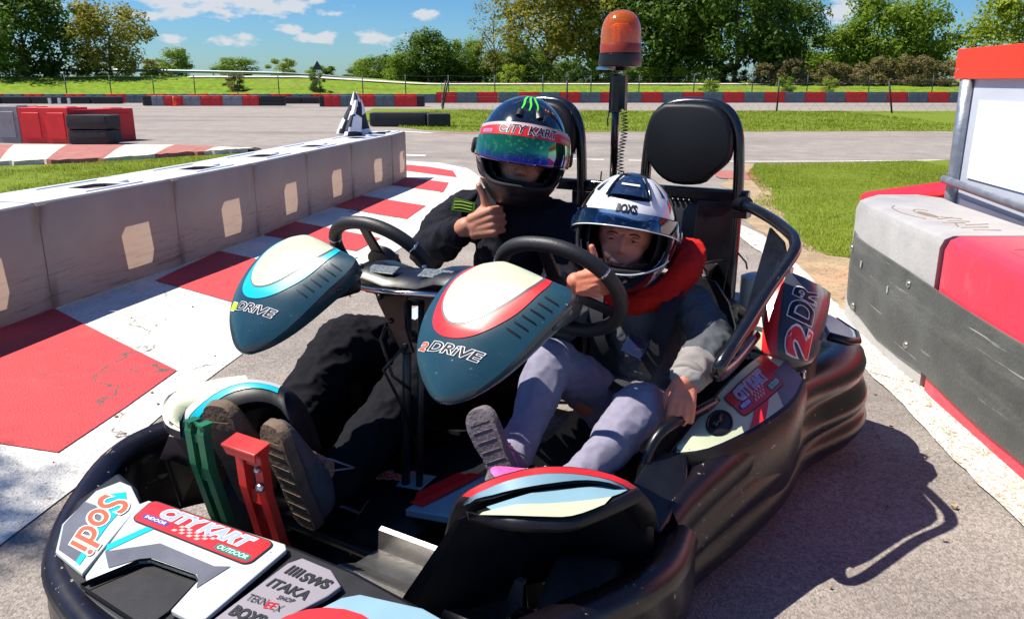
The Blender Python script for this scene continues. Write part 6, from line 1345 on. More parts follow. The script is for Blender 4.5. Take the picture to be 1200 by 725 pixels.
# ---------- helmets
class Helm:
    def __init__(s, C, f, u, rx, ry, rz):
        s.C = Vector(C); s.f = Vector(f).normalized(); s.r = s.f.cross(Vector(u)).normalized(); s.u = s.r.cross(s.f).normalized(); s.k = (rx, ry, rz)
    def pt(s, az, el, L=0.0):
        """az 0 = forward, + = wearer's right; el up, radians"""
        x = math.sin(az) * math.cos(el); y = math.cos(az) * math.cos(el); z = math.sin(el)
        rx, ry, rz = s.k
        # full-face outline: chin bar pushed forward, neck cut
        low = max(0, -z); ch = max(0, y) * low
        X = x * rx * (1 - .16 * low ** 1.5); Y = y * ry * (1 + .10 * max(0, y)) + ch * ry * .55; Z = z * rz
        if z < 0: Z = z * rz * (.96 - .05 * max(0, y))
        # brow ridge / spoiler
        if z > 0 and y < 0: Y -= .02 * (-y) * math.sin(min(1, z) * math.pi)
        v = Vector((X, Y, Z)); n = Vector((X / rx ** 2, Y / ry ** 2, Z / rz ** 2)).normalized(); v += n * L
        return s.C + s.r * v.x + s.f * v.y + s.u * v.z
def helmet(name, H, zone, mats, open_top, open_bot, open_w, label, cat_parent, thick=.012):
    """zone(az, el) -> material index"""
    root = empty(name, tuple(H.C), 0); root.parent = cat_parent; off = H.C
    NA, NE = 132, 84; V = []; F = []; mi = []
    for j in range(NE + 1):
        el = rad(-62) + rad(152) * j / NE
        for i in range(NA): V.append(H.pt(-math.pi + 2 * math.pi * i / NA, el))
    for j in range(NE):
        el = rad(-62) + rad(152) * (j + .5) / NE
        for i in range(NA):
            az = -math.pi + 2 * math.pi * (i + .5) / NA
            e = ((az / open_w) ** 4); top = open_top; bot = open_bot
            mid = (top + bot) / 2; hh = (top - bot) / 2
            if e + ((el - mid) / hh) ** 4 < 1: continue
            F.append((j * NA + i, j * NA + (i + 1) % NA, (j + 1) * NA + (i + 1) % NA, (j + 1) * NA + i)); mi.append(zone(az, el))
    o = mesh_obj('shell', V, F, mats, root, True, mi, tuple(off)); bm = bmesh.new(); bm.from_mesh(o.data)
    bmesh.ops.delete(bm, geom=[v for v in bm.verts if not v.link_faces], context='VERTS'); bmesh.ops.remove_doubles(bm, verts=bm.verts, dist=1e-6); bmesh.ops.recalc_face_normals(bm, faces=bm.faces); bm.to_mesh(o.data); bm.free()
    k = o.modifiers.new('s', 'SOLIDIFY'); k.thickness = thick; k.offset = -1; k.use_rim = True
    k = o.modifiers.new('sub', 'SUBSURF'); k.levels = 0; k.render_levels = 1
    # padded liner and gasket
    V = []; F = []
    NA2 = 48; NE2 = 28
    for j in range(NE2 + 1):
        for i in range(NA2): V.append(H.pt(-math.pi + 2 * math.pi * i / NA2, rad(-60) + rad(148) * j / NE2, -.024))
    for j in range(NE2):
        el = rad(-60) + rad(148) * (j + .5) / NE2
        for i in range(NA2):
            az = -math.pi + 2 * math.pi * (i + .5) / NA2
            if (az / (open_w * .86)) ** 4 + ((el - (open_top + open_bot) / 2) / ((open_top - open_bot) / 2 * .86)) ** 4 < 1: continue
            F.append((j * NA2 + i, j * NA2 + (i + 1) % NA2, (j + 1) * NA2 + (i + 1) % NA2, (j + 1) * NA2 + i))
    mesh_obj('liner', V, F, 'liner', root, True, None, tuple(off))
    P = []
    for k in range(72):
        t = 2 * math.pi * k / 72; c, s_ = math.cos(t), math.sin(t); P.append(H.pt(open_w * math.copysign(abs(c) ** .5, c), (open_top + open_bot) / 2 + (open_top - open_bot) / 2 * math.copysign(abs(s_) ** .5, s_), -.002) - Vector(off))
    b = MB(); b.tube(P, .0055, 8, loop=True); b.obj('gasket', 'liner', root, smooth=True)
    return root
def helm_patch(H, root, name, m, fa, fe, L, nu=24, nv=8, solid=0, sub=0):
    """fa(u,v) -> az, fe(u,v) -> el"""
    b = MB(); b.grid(lambda u, v: H.pt(fa(u, v), fe(u, v), L(u, v) if callable(L) else L), nu, nv); o = b.obj(name, m, root, smooth=True, off=tuple(H.C))
    if solid: k = o.modifiers.new('s', 'SOLIDIFY'); k.thickness = solid; k.offset = 1
    return o
mat('liner', (0.008, 0.008, 0.010), .85)
mat('helmet_black', (0.008, 0.012, 0.020), .10, coat=1.0, var=.2, scale=8, extra=ex_dust(.66, .9, (.04, .045, .055), 20)); mat('helmet_matte', (0.008, 0.008, 0.011), .45)
mat('helmet_white', (0.72, 0.72, 0.75), .18, coat=.6, var=.03, scale=6); mat('helmet_blue', (0.010, 0.022, 0.06), .12, coat=.8)
def ex_irid(m, n, l, b, v):
    sp = n.new('ShaderNodeSeparateXYZ'); l.new(v, sp.inputs[0]); z = n.new('ShaderNodeTexNoise'); z.inputs['Scale'].default_value = 9; l.new(v, z.inputs['Vector'])
    a = n.new('ShaderNodeMath'); a.operation = 'MULTIPLY_ADD'; a.inputs[1].default_value = 9.5; l.new(sp.outputs[2], a.inputs[0])
    k = n.new('ShaderNodeMath'); k.operation = 'MULTIPLY_ADD'; k.inputs[1].default_value = .5; k.inputs[2].default_value = .27; l.new(z.outputs['Fac'], k.inputs[0]); l.new(k.outputs[0], a.inputs[2])
    r = n.new('ShaderNodeValToRGB'); e = r.color_ramp.elements; e[0].position = .30; e[0].color = (.02, .015, .10, 1); e[1].position = .95; e[1].color = (.03, .30, .09, 1)
    q = r.color_ramp.elements.new(.55); q.color = (.06, .03, .26, 1); q = r.color_ramp.elements.new(.72); q.color = (.02, .16, .12, 1)
    l.new(a.outputs[0], r.inputs[0]); l.new(r.outputs[0], b.inputs['Base Color'])
mat('visor_mirror', (0.02, 0.10, 0.06), .06, metal=.85, coat=1.0, extra=ex_irid)
def ex_clear(tint, amt):
    def f(m, n, l, b, v):
        t = n.new('ShaderNodeBsdfTransparent'); t.inputs[0].default_value = (*tint, 1); fr = n.new('ShaderNodeFresnel'); fr.inputs['IOR'].default_value = 1.45
        g = n.new('ShaderNodeBsdfGlossy'); g.inputs['Roughness'].default_value = .03; ad = n.new('ShaderNodeMath'); ad.operation = 'MULTIPLY_ADD'; ad.inputs[1].default_value = 1.2; ad.inputs[2].default_value = amt; l.new(fr.outputs[0], ad.inputs[0])
        ms = n.new('ShaderNodeMixShader'); l.new(ad.outputs[0], ms.inputs[0]); l.new(t.outputs[0], ms.inputs[1]); l.new(g.outputs[0], ms.inputs[2]); l.new(ms.outputs[0], n['Material Output'].inputs['Surface'])
    return f
mat('visor_clear', (.5, .6, .8), .05, extra=ex_clear((.42, .55, .72), .06))
# ---------- suit builder
def limb(b, pts, n=16, flat=None):
    for (p, r), (q, s) in zip(pts, pts[1:]): capsule(b, K(*p), r, K(*q), s, n)
def shoe(parent, off, heel, toe, up, L, w, upper, sole, name='shoe', laces=None):
    heel = Vector(heel); toe = Vector(toe); d = (toe - heel).normalized(); up = Vector(up); up = (up - d * up.dot(d)).normalized(); sd = d.cross(up)
    prof = [(-.012, .30, .035, .3), (0.0, .62, .055, .3), (.04, .86, .075, 0), (.2, .88, .085, 0), (.42, .80, .078, 0), (.60, .98, .060, 0), (.80, 1.0, .045, 0), (.90, .90, .038, .0), (.96, .70, .032, 0), (.99, .48, .026, .0), (1.002, .20, .018, .0)]
    b = MB(); rings = []
    for t, ww, h, _ in prof:
        c = heel + d * (L * t); hw = w / 2 * ww; hh = h * L / .27
        rings.append([c + sd * (hw * math.cos(a)) * (1 if math.sin(a) < .0 else .94) + up * (hh * (max(0, math.sin(a)) ** .8) + (0 if math.sin(a) >= 0 else 0)) for a in [math.pi * i / 10 for i in range(11)]])
    b.loft(rings); o = b.obj(name, upper, parent, smooth=True, off=off, angle=60); o.modifiers.new('s', 'SUBSURF').render_levels = 1
    b = MB(); rings = []
    for t, ww, h, _ in prof:
        c = heel + d * (L * (t * 1.02 - .01)); hw = w / 2 * (ww + .07); lift = up * (.012 * max(0, (t - .8) * 5) * L / .27)
        rings.append([c + sd * hw + up * .004 + lift, c + sd * hw - up * .012 + lift, c + sd * hw * .9 - up * .020 + lift, c - sd * hw * .9 - up * .020 + lift, c - sd * hw - up * .012 + lift, c - sd * hw + up * .004 + lift])
    b.loft(rings); so = b.obj('sole', sole, o, smooth=True, off=off, angle=50)
    b = MB()
    for i in range(7): 
        t = .1 + .13 * i; b.box(tuple(heel + d * L * t - up * .021), (.004, .004, .004)) if False else b.tube([heel + d * L * t - up * .0205 + sd * w * .34, heel + d * L * t - up * .0205 - sd * w * .34], .0010, 5)
    tr = b.obj('tread', sole, o, off=off); tr['kind'] = 'stuff'
    if laces:
        b = MB()
        for i in range(4): t = .40 + .09 * i; h = (.070 - .012 * i) * L / .27 + .006; b.tube([heel + d * L * t + up * (h * .85) + sd * w * .26, heel + d * L * (t + .02) + up * (h * 1.1), heel + d * L * t + up * (h * .85) - sd * w * .26], .0035, 6)
        b.obj('laces', laces, o, smooth=True, off=off)
    return o
# ================================================================== adult
def person(label, base):
    r = empty('person', tuple(KO + Matrix.Rotation(KA, 3, 'Z') @ Vector(base)), KA, label, 'person'); return r, tuple(base)
ad, AO = person('adult in a black racing suit and black helmet giving a thumbs up', (-.235, -.25, .13))
SK = 'skin_adult'
HC = Vector((-.165, -.27, .934))
fwd = (CM * .98 + RT * .03 + UP * .08).normalized(); upv = (UP * .97 + RT * .15 - CM * .08).normalized()
b = MB()
Pf, rf = face_geo(b, HC + upv * -.026 + fwd * .026, fwd, upv, 1.0)
limb(b, [((-.17, -.25, .84), .058), ((-.185, -.22, .74), .062)]); limb(b, [((-.20, -.21, .70), .11), ((-.225, -.20, .52), .12), ((-.24, -.21, .32), .12), ((-.235, -.26, .23), .125)])
limb(b, [((-.10, -.21, .71), .07), ((-.33, -.23, .72), .07)])
WR = Vector((-.278, -.405, .728)); EL = Vector((-.475, -.335, .63))
limb(b, [((-.39, -.235, .73), .052), (tuple(EL), .042), (tuple(WR), .030)])
limb(b, [((-.03, -.20, .71), .052), ((.035, -.38, .55), .042), ((-.045, -.60, .52), .030)])
X_ = (RT * .80 + CM * .48 + UP * .24).normalized(); Z_ = (UP * 1.0 + RT * .10 + CM * .03); Z_ = (Z_ - X_ * Z_.dot(X_)).normalized(); Y_ = Z_.cross(X_)
if Y_.dot(RT * .9 - CM * .4) < 0: Y_ = -Y_
tip = fist_thumb_up(b, WR + X_ * .022, X_, Y_, Z_, 1.05)
# left hand lying on the lap: palm and fingers
lp = K(-.045, -.61, .52)
for i in range(4): d = Vector((-.012 + .012 * i, -.03, .0)); capsule(b, lp + d * .3 + K(-.03 + .02 * i, -.02, 0), .013, lp + K(-.03 + .02 * i, -.065, .0), .0105); capsule(b, lp + K(-.03 + .02 * i, -.065, 0), .0095, lp + K(-.03 + .02 * i, -.09, -.035), .0085)
capsule(b, lp + K(.03, -.01, 0), .013, lp + K(.055, -.05, -.01), .010)
limb(b, [((-.31, -.30, .215), .085), ((-.475, -.72, .405), .058), ((-.37, -1.11, .255), .042)]); limb(b, [((-.16, -.30, .215), .085), ((-.185, -.74, .385), .058), ((-.165, -1.12, .24), .042)])
limb(b, [((-.37, -1.11, .25), .04), ((-.33, -1.22, .30), .03)]); limb(b, [((-.165, -1.12, .235), .04), ((-.16, -1.22, .33), .03)])
body = remeshed('body', b, 'skin_adult', ad, .0038, 1, AO)
b = MB(); b.lathe([(0, 0), (.0062, 0), (.0055, .0012), (0, .0018)], tip + CM * .0072 - Z_ * .001, tuple(CM), 12); b.obj('thumb_nail', 'nail', body, smooth=True, off=AO)
face_parts(Pf, rf, fwd, upv, 1.0, body, AO, smile=.5)
b = MB(); capsule(b, tip + Y_ * .005 - Z_ * .003, .0052, tip + Y_ * .0055 - Z_ * .010, .0052, 8, .5)
# suit
b = MB()
limb(b, [((-.172, -.25, .825), .066), ((-.185, -.235, .775), .076), ((-.20, -.21, .70), .135), ((-.225, -.20, .52), .148), ((-.24, -.21, .32), .145), ((-.235, -.26, .22), .145)])
limb(b, [((-.09, -.22, .715), .088), ((-.345, -.235, .728), .086)])
limb(b, [((-.385, -.235, .735), .078), ((-.45, -.28, .69), .070), (tuple(EL + Vector((0, 0, -.005))), .066), (tuple(EL.lerp(WR, .45) - Vector((0, 0, .004))), .060), (tuple(EL.lerp(WR, .80)), .046)])
limb(b, [((-.035, -.205, .72), .078), ((.035, -.36, .565), .066), ((-.02, -.53, .52), .052)])
suit = remeshed('racing_jacket', b, 'suit_black', ad, .0075, 5, AO, .010, .075, 1)
b = MB()   # shoulder epaulette, collar, sleeve cuff
b.grid(lambda u, v: K(-.33 - .16 * u, -.30 + .15 * v - .02 * u, .815 - .055 * u - .10 * (v - .5) ** 2 - .03 * u * u), 6, 6)
ep = b.obj('epaulette', 'suit_black', ad, smooth=True, off=AO, solid=.012)
b = MB(); b.tube([EL.lerp(WR, t) for t in (.70, .78, .84)], [.050, .051, .047], 18); b.obj('cuff', 'suit_black', ad, smooth=True, off=AO)
b = MB(); pc0 = K(-.352, -.318, .775)
pr_ = (RT * .9 + CM * .1 - UP * .12).normalized(); pu_ = (UP * .9 + RT * .1 - CM * .35).normalized()
b.prism([pc0 - pr_ * .035 - pu_ * .020, pc0 + pr_ * .04 - pu_ * .020, pc0 + pr_ * .04 + pu_ * .014, pc0 - pr_ * .028 + pu_ * .022], pr_.cross(pu_) * .004); pt_ = b.obj('chest_patch', 'patch_green', ad, off=AO)
for i in range(3):
    b = MB(); q = pc0 - pu_ * (.012 - .010 * i); b.tube([q - pr_ * (.026) + pr_.cross(pu_) * .005, q - pr_ * .005 + pu_ * .003 + pr_.cross(pu_) * .005, q + pr_ * .03 + pr_.cross(pu_) * .005], .0016, 5); b.obj('stitching', 'patch_yellow', pt_, off=AO)
b = MB()
limb(b, [((-.30, -.29, .225), .105), ((-.40, -.52, .345), .098), ((-.475, -.735, .415), .086), ((-.462, -.80, .395), .083), ((-.42, -.98, .315), .070), ((-.365, -1.13, .250), .062)])
limb(b, [((-.165, -.29, .225), .105), ((-.175, -.54, .33), .095), ((-.185, -.74, .395), .083), ((-.175, -.92, .320), .068), ((-.155, -1.13, .245), .060)])
remeshed('trousers', b, 'trouser_black', ad, .0075, 5, AO, .010, .065, 2)
shoe(ad, AO, (-.318, -1.225, .195), (-.330, -1.300, .445), (-.18, .93, .30), .275, .098, 'shoe_tan', 'sole_brown')
shoe(ad, AO, (-.142, -1.225, .190), (-.160, -1.300, .450), (.10, .93, .30), .27, .092, 'shoe_grey', 'sole_brown', laces='shoe_tan')
for x, y, z in ((-.37, -1.135, .295), (-.155, -1.13, .285)):
    for j in range(2):
        b = MB(); b.tube([K(x - .06, y - .035 + .02 * j, z + .0), K(x - .02, y - .065 + .01 * j, z + .035), K(x + .035, y - .05, z + .045 - .03 * j), K(x + .07, y - .01, z + .015)], .0022, 6); b.obj('hem_stitching', 'sponsor_grey', ad, smooth=True, off=AO)
# adult helmet
H1 = Helm(HC, fwd, upv, .139, .150, .175)
def z1(az, el):
    return 1 if el < rad(-30) else 0
hm = helmet('helmet', H1, z1, ['helmet_black', 'helmet_matte'], rad(10), rad(-33), rad(60), '', ad)
hm.location = Vector(H1.C) - Vector(AO)
helm_patch(H1, hm, 'visor', 'visor_mirror', lambda u, v: rad(-72 + 144 * u), lambda u, v: rad(-9 + 3 * abs(2 * u - 1) ** 2 + (39 - 8 * abs(2 * u - 1) ** 2) * v), .0075, 36, 12, .002)
helm_patch(H1, hm, 'visor_strip', 'band_red', lambda u, v: rad(-68 + 136 * u), lambda u, v: rad(17 - 3.5 * abs(2 * u - 1) ** 2 + (12.5 - 3 * abs(2 * u - 1) ** 2) * v), .0100, 36, 3)
helm_patch(H1, hm, 'strip_pale_edge', 'pale_pink', lambda u, v: rad(-68 + 136 * u), lambda u, v: rad(26.5 - 6 * abs(2 * u - 1) ** 2 + 3 * v), .0104, 36, 1)  # pale pink band along the upper edge of the red strip
hp = lambda a0, e0, a1, e1, cv=3.0: (lambda L: (lambda u, v: H1.pt(rad(a0 + (a1 - a0) * u), rad(e0 - cv * ((a0 + (a1 - a0) * u) / 68) ** 2 + (e1 - e0) * v), .0085 + L) - Vector((0, 0, 0))))
text_on('CITY KART', None, .0025, 'lettering', 'print_black', hm, .02, .2, .05, 'print_white', fn=hp(34, 19.2, -38, 27.2, 3.5), sub=1, off=tuple(H1.C), space=1.05)
text_on('INDOOR', None, .0025, 'lettering', 'print_blue', hm, .02, .2, fn=hp(60, 18, 44, 21.5), sub=0, off=tuple(H1.C))
text_on('OUTDOOR', None, .0025, 'lettering', 'print_mint', hm, .02, .2, fn=hp(-44, 18.5, -62, 21.5), sub=0, off=tuple(H1.C))
mat('claw_green', (0.10, 0.72, 0.04), .3, coat=.5)
for k, a in enumerate((-15, -1, 13)):
    helm_patch(H1, hm, 'claw_mark', 'claw_green', (lambda u, v, a=a: rad(-a * 1.0 + (1 if u < .6 else 1) * (-4.0 + 8.0 * v) * (1 - .75 * u) + 1.3 * math.sin(u * 7))), lambda u, v: rad(72 - 26 * u), .0020, 10, 3)
    helm_patch(H1, hm, 'claw_mark', 'claw_green', (lambda u, v, a=a: rad(-a * 1.0 + (-5 + 8 * v))), lambda u, v: rad(72 + 3.0 * u), .0018, 3, 3)
for q in (-1, 1):
    b = MB(); nn = (H1.pt(rad(88 * q), rad(4), .02) - H1.pt(rad(88 * q), rad(4), 0)).normalized(); b.lathe([(.024, 0), (.023, .010), (.017, .014), (0, .015)], H1.pt(rad(88 * q), rad(3), 0), tuple(nn), 20); b.obj('visor_pivot', 'helmet_matte', hm, smooth=True, off=tuple(H1.C), angle=45)
for a in (-16, 16): helm_patch(H1, hm, 'air_vent', 'helmet_matte', (lambda u, v, a=a: rad(a - 6 + 12 * u)), lambda u, v: rad(38 + 9 * v), lambda u, v: .009 * math.sin(math.pi * u) * (1 - .6 * v) + .001, 8, 6)
helm_patch(H1, hm, 'chin_vent', 'liner', lambda u, v: rad(-17 + 34 * u), lambda u, v: rad(-49 + 5 * v), lambda u, v: .0015, 8, 2)
helm_patch(H1, hm, 'grey_line', 'sponsor_grey', lambda u, v: rad(74 - 22 * u), lambda u, v: rad(-12 - 26 * u - .8 * v), .0015, 12, 1)
# ================================================================== child
ch, CO_ = person('child in a white and black helmet, grey jacket and red hood giving a thumbs up', (.30, -.38, .12))
SK = 'skin_child'
HC2 = Vector((.283, -.50, .772))
fw2 = (CM * .93 - RT * .20 + UP * .09).normalized(); up2 = (UP * .97 + RT * .13 - CM * .09).normalized()
b = MB(); s2 = .90
Pf, rf = face_geo(b, HC2 + up2 * -.012 + fw2 * .024, fw2, up2, s2, .75)
limb(b, [((.29, -.47, .68), .045), ((.30, -.44, .60), .05)]); limb(b, [((.305, -.42, .56), .082), ((.305, -.38, .42), .088), ((.30, -.37, .26), .092)])
limb(b, [((.22, -.42, .57), .052), ((.40, -.42, .575), .052)])
W2 = Vector((.283, -.772, .708)); E2 = Vector((.13, -.60, .52))
limb(b, [((.19, -.43, .57), .038), (tuple(E2), .032), (tuple(W2), .022)])
W3 = Vector((.525, -.685, .485)); E3 = Vector((.530, -.525, .525))
limb(b, [((.43, -.42, .58), .038), (tuple(E3), .032), (tuple(W3), .024)])
X2 = (RT * .62 + CM * .60 + UP * .10).normalized(); Z2 = (UP * 1.0 + RT * .06); Z2 = (Z2 - X2 * Z2.dot(X2)).normalized(); Y2 = Z2.cross(X2)
if Y2.dot(RT * .9 - CM * .4) < 0: Y2 = -Y2
fist_thumb_up(b, W2 + X2 * .012, X2, Y2, Z2, .76)
# left hand: back of the hand up, fingers hanging over the side tube
D3 = (CM * .50 - UP * .80 - RT * .15).normalized(); S3 = (RT * .93 + CM * .10 + UP * .02); S3 = (S3 - D3 * S3.dot(D3)).normalized(); N3 = S3.cross(D3)
if N3.dot(CM) < 0: N3 = -N3
hq = lambda d, s, n: W3 + D3 * d + S3 * s + N3 * n
for s in (-.020, -.007, .007, .020): capsule(b, hq(.004, s * .75, 0), .0145, hq(.046, s, .003), .0110)
for i, s in enumerate((-.023, -.008, .0075, .022)):
    L = (.030, .034, .032, .025)[i]; p1 = hq(.048, s, .003); p2 = hq(.048 + L, s * 1.10, .000 - .002 * i); p3 = hq(.048 + L + .014, s * 1.12, -.016); p4 = hq(.048 + L + .006, s * 1.1, -.030)
    capsule(b, p1, .0092, p2, .0080); capsule(b, p2, .0080, p3, .0072); capsule(b, p3, .0072, p4, .0066)
capsule(b, hq(.012, -.022, -.004), .0110, hq(.036, -.036, -.010), .0090); capsule(b, hq(.036, -.036, -.010), .0088, hq(.060, -.034, -.018), .0072)
KN1 = (.185, -.70, .475); KN2 = (.425, -.705, .405)
limb(b, [((.25, -.42, .215), .062), (KN1, .042), ((.20, -.90, .30), .030)]); limb(b, [((.36, -.42, .215), .062), (KN2, .042), ((.375, -.955, .30), .030)])
limb(b, [((.20, -.90, .30), .03), ((.195, -.95, .33), .022)]); limb(b, [((.375, -.955, .30), .03), ((.35, -1.0, .33), .022)])
body = remeshed('body', b, 'skin_child', ch, .0034, 1, CO_)
face_parts(Pf, rf, fw2, up2, s2, body, CO_, smile=1.4)
b = MB()
limb(b, [((.305, -.43, .605), .075), ((.305, -.42, .55), .108), ((.305, -.39, .43), .115), ((.30, -.37, .28), .118)])
limb(b, [((.21, -.425, .58), .066), ((.41, -.42, .59), .066)])
limb(b, [((.185, -.435, .578), .056), (tuple(E2), .050), (tuple(E2.lerp(W2, .75)), .036)])
limb(b, [((.435, -.42, .59), .060), ((.50, -.47, .555), .056), (tuple(E3 + Vector((.006, 0, -.004))), .056), (tuple(E3.lerp(W3, .55)), .050), (tuple(E3.lerp(W3, .84)), .042)])
cuffp = lambda p: 1 if (p - W3).length < .092 and p.y < -.60 else 0
jk = remeshed('jacket', b, ['jacket_grey', 'cuff_beige'], ch, .0062, 4, CO_, .008, .055, 4, paint=cuffp)
b = MB(); b.tube([E3.lerp(W3, t) for t in (.84, .90, .93)], [.0435, .0430, .038], 18); b.obj('cuff_hem', 'cuff_beige', ch, smooth=True, off=CO_)
b = MB()   # hood
limb(b, [((.215, -.475, .618), .022), ((.26, -.505, .600), .026), ((.33, -.510, .600), .028), ((.395, -.480, .630), .034), ((.425, -.440, .680), .038), ((.415, -.37, .715), .040), ((.32, -.33, .70), .040), ((.21, -.38, .66), .030), ((.20, -.45, .64), .024)])
remeshed('hood', b, 'hood_red', ch, .006, 4, CO_, .007, .05, 5)
b = MB()
limb(b, [((.25, -.41, .225), .078), ((.215, -.56, .37), .070), (KN1, .060), ((.188, -.735, .455), .058), ((.195, -.82, .375), .046), ((.20, -.905, .305), .042)])
limb(b, [((.36, -.41, .225), .080), ((.395, -.56, .32), .072), (KN2, .063), ((.422, -.745, .388), .060), ((.40, -.85, .335), .048), ((.378, -.955, .295), .041)])
limb(b, [((.25, -.39, .25), .085), ((.36, -.39, .25), .085)])
remeshed('jeans', b, 'jeans_grey', ch, .0062, 4, CO_, .0075, .085, 6)
b = MB(); limb(b, [((.24, -.42, .33), .062), ((.31, -.52, .335), .055), ((.36, -.44, .32), .065)]); b_ = remeshed('jacket_hem', b, 'shirt_grey', ch, .007, 3, CO_, .010, .05, 8)
shoe(ch, CO_, (.232, -.975, .275), (.165, -.985, .415), (-.28, .93, .0), .185, .072, 'shoe_pink', 'sole_grey', laces='shoe_purple')
shoe(ch, CO_, (.385, -.985, .275), (.305, -1.04, .315), (-.25, -.1, 1), .185, .072, 'shoe_pink', 'sole_grey', laces='lace_white')
b = MB(); b.tube([K(.175, -.93, .345), K(.215, -.955, .35), K(.25, -.93, .325)], .0025, 6); b.obj('hem_stitching', 'sponsor_grey', ch, smooth=True, off=CO_)
# child's helmet
H2 = Helm(HC2, fw2, up2, .129, .144, .158)
def z2(az, el):
    a = abs(az); e = math.degrees(el); d = math.degrees(a)
    if e > 20 and e < 76:
        if d < 34 - (e - 34) * .10 and e > 33 + 5 * (d / 30) ** 2: return 1 if e > 38 else 0        # tinted front intake
        if d < 62 and e < 62 and e > 20 + 3 * (d / 50) ** 2: return 0
        if d < 82 and e > 38 + (d - 62) * .5 and e < 70: return 0
        if 96 < d < 112 and e < 55: return 0
        return 1
    if e <= -8 and d > 44 + (e + 8) * -.55 and d < 66 + (e + 8) * -.62: return 0
    if e <= 20 and 82 < d < 96: return 0
    return 1
hm2 = helmet('helmet', H2, z2, ['helmet_white', 'helmet_black'], rad(17), rad(-29), rad(62), '', ch)
hm2.location = Vector(H2.C) - Vector(CO_)
helm_patch(H2, hm2, 'visor', 'visor_clear', lambda u, v: rad(-76 + 152 * u), lambda u, v: rad(12 - 9 * abs(2 * u - 1) ** 2 + (13 + 3 * abs(2 * u - 1) ** 2) * v), .008, 36, 12, .002)
helm_patch(H2, hm2, 'lower_visor', 'visor_clear2', lambda u, v: rad(-72 + 144 * u), lambda u, v: rad(-30 + 12 * abs(2 * u - 1) ** 2 + (26 - 10 * abs(2 * u - 1) ** 2) * v), .0075, 36, 12) if False else None
b = MB(); b.tube([H2.pt(rad(-76 + 152 * k / 40), rad(12 - 9 * abs(2 * k / 40 - 1) ** 2), .009) for k in range(41)], .0018, 6); b.obj('visor_edge', 'chrome_line', hm2, smooth=True, off=tuple(H2.C)) if False else None
mat('clear_edge', (.75, .8, .85), .15, coat=1)
o = b.obj('visor_edge', 'clear_edge', hm2, smooth=True, off=tuple(H2.C))
b = MB(); b.tube([H2.pt(rad(-66 + 132 * k / 40), rad(-31 + 16 * abs(2 * k / 40 - 1) ** 2.2), .006) for k in range(41)], .0020, 6); b.obj('lower_rim', 'clear_edge', hm2, smooth=True, off=tuple(H2.C))
text_on('BOXS', None, .0012, 'lettering', 'print_black', hm2, .05, .0, fn=lambda L: (lambda u, v: H2.pt(rad(12 - 25 * u), rad(24.5 + 8.5 * v), L)), sub=1, off=tuple(H2.C))
text_on('BOXS', None, .0015, 'lettering', 'print_black', hm2, .03, .2, fn=lambda L: (lambda u, v: H2.pt(rad(-(63 + 5 * v - 6 * u)), rad(-34 + 22 * u), L)), sub=1, off=tuple(H2.C))
helm_patch(H2, hm2, 'top_intake', 'helmet_blue', lambda u, v: rad(-27 + 54 * u), lambda u, v: rad(40 + 26 * v), lambda u, v: .002 + .009 * (math.sin(math.pi * u) ** .5) * (1 - .55 * v), 16, 10)
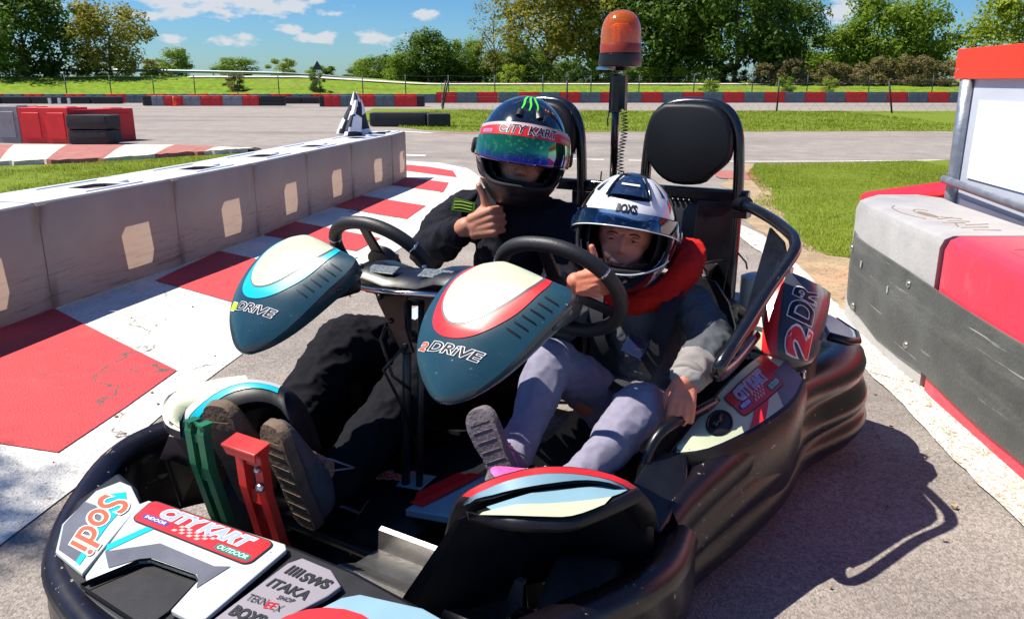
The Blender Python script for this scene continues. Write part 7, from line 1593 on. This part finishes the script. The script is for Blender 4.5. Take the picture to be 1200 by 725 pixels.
for q in (-1, 1):
    b = MB(); b.tube([H2.pt(rad(q * 30), rad(38 + 4 * k), .006) for k in range(8)], .0035, 8); b.obj('intake_rib', 'helmet_black', hm2, smooth=True, off=tuple(H2.C))
    b = MB(); nn = (H2.pt(rad(90 * q), rad(4), .02) - H2.pt(rad(90 * q), rad(4), 0)).normalized(); b.lathe([(.022, 0), (.021, .009), (.015, .012), (0, .013)], H2.pt(rad(88 * q), rad(5), 0), tuple(nn), 20); b.obj('visor_pivot', 'helmet_blue', hm2, smooth=True, off=tuple(H2.C), angle=45)
    helm_patch(H2, hm2, 'side_fin', 'helmet_black', (lambda u, v, q=q: rad(q * (52 + 8 * u * (1 - v)))), lambda u, v: rad(42 + 22 * v), lambda u, v: .003, 4, 8)
helm_patch(H2, hm2, 'painted_top_glint', 'print_white', lambda u, v: rad(-14 + 28 * u), lambda u, v: rad(50 + 2.0 * v), .0125, 8, 1)  # white strip painted as a glint across the top intake
helm_patch(H2, hm2, 'chin_vent', 'liner', lambda u, v: rad(-15 + 30 * u), lambda u, v: rad(-50 + 6 * v), .0018, 8, 2)
# belts on the child (part of the kart's seats)
def belt_strip(pts, w, m, name='seat_belt', nrm=(0, -1, .3)):
    b = MB(); P = [Vector(p) for p in smooth_path(pts, 4)]; R_ = []
    for i, p in enumerate(P):
        t = (P[min(i + 1, len(P) - 1)] - P[max(i - 1, 0)]).normalized(); s = t.cross(Vector(nrm)).normalized(); n_ = s.cross(t); R_.append([p + s * w / 2, p - s * w / 2, p - s * w / 2 + n_ * .003, p + s * w / 2 + n_ * .003])
    b.loft(R_); return kobj(b, name, m, smooth=True, angle=40)
belt_strip([(.385, -.06, .63), (.392, -.20, .655), (.40, -.36, .672), (.415, -.455, .655), (.415, -.53, .59), (.40, -.545, .50), (.36, -.52, .42)], .045, 'belt_web')
belt_strip([(.362, -.02, .60), (.375, -.12, .62), (.382, -.18, .645)], .046, 'grey_web')
belt_strip([(.20, -.30, .655), (.205, -.44, .65), (.215, -.52, .60), (.235, -.545, .50), (.27, -.525, .42)], .045, 'belt_web')
belt_strip([(.17, -.38, .33), (.21, -.49, .36), (.30, -.55, .385), (.40, -.51, .36), (.44, -.40, .33)], .045, 'belt_web', nrm=(0, -.3, 1))
b = MB(); b.box((0, 0, 0), (.052, .016, .048)); bk = kobj(b, 'belt_buckle', 'lid_dark', bevel=.004) if False else None
mat('buckle_dark', (0.010, 0.016, 0.05), .15, coat=.8)
b = MB(); b.box((0, 0, 0), (.060, .014, .050), Matrix.Rotation(rad(-32), 3, 'X') @ Matrix.Rotation(rad(14), 3, 'Y')); bk = kobj(b, 'belt_buckle', 'buckle_dark', bevel=.004); bk.location = (.358, -.585, .51)
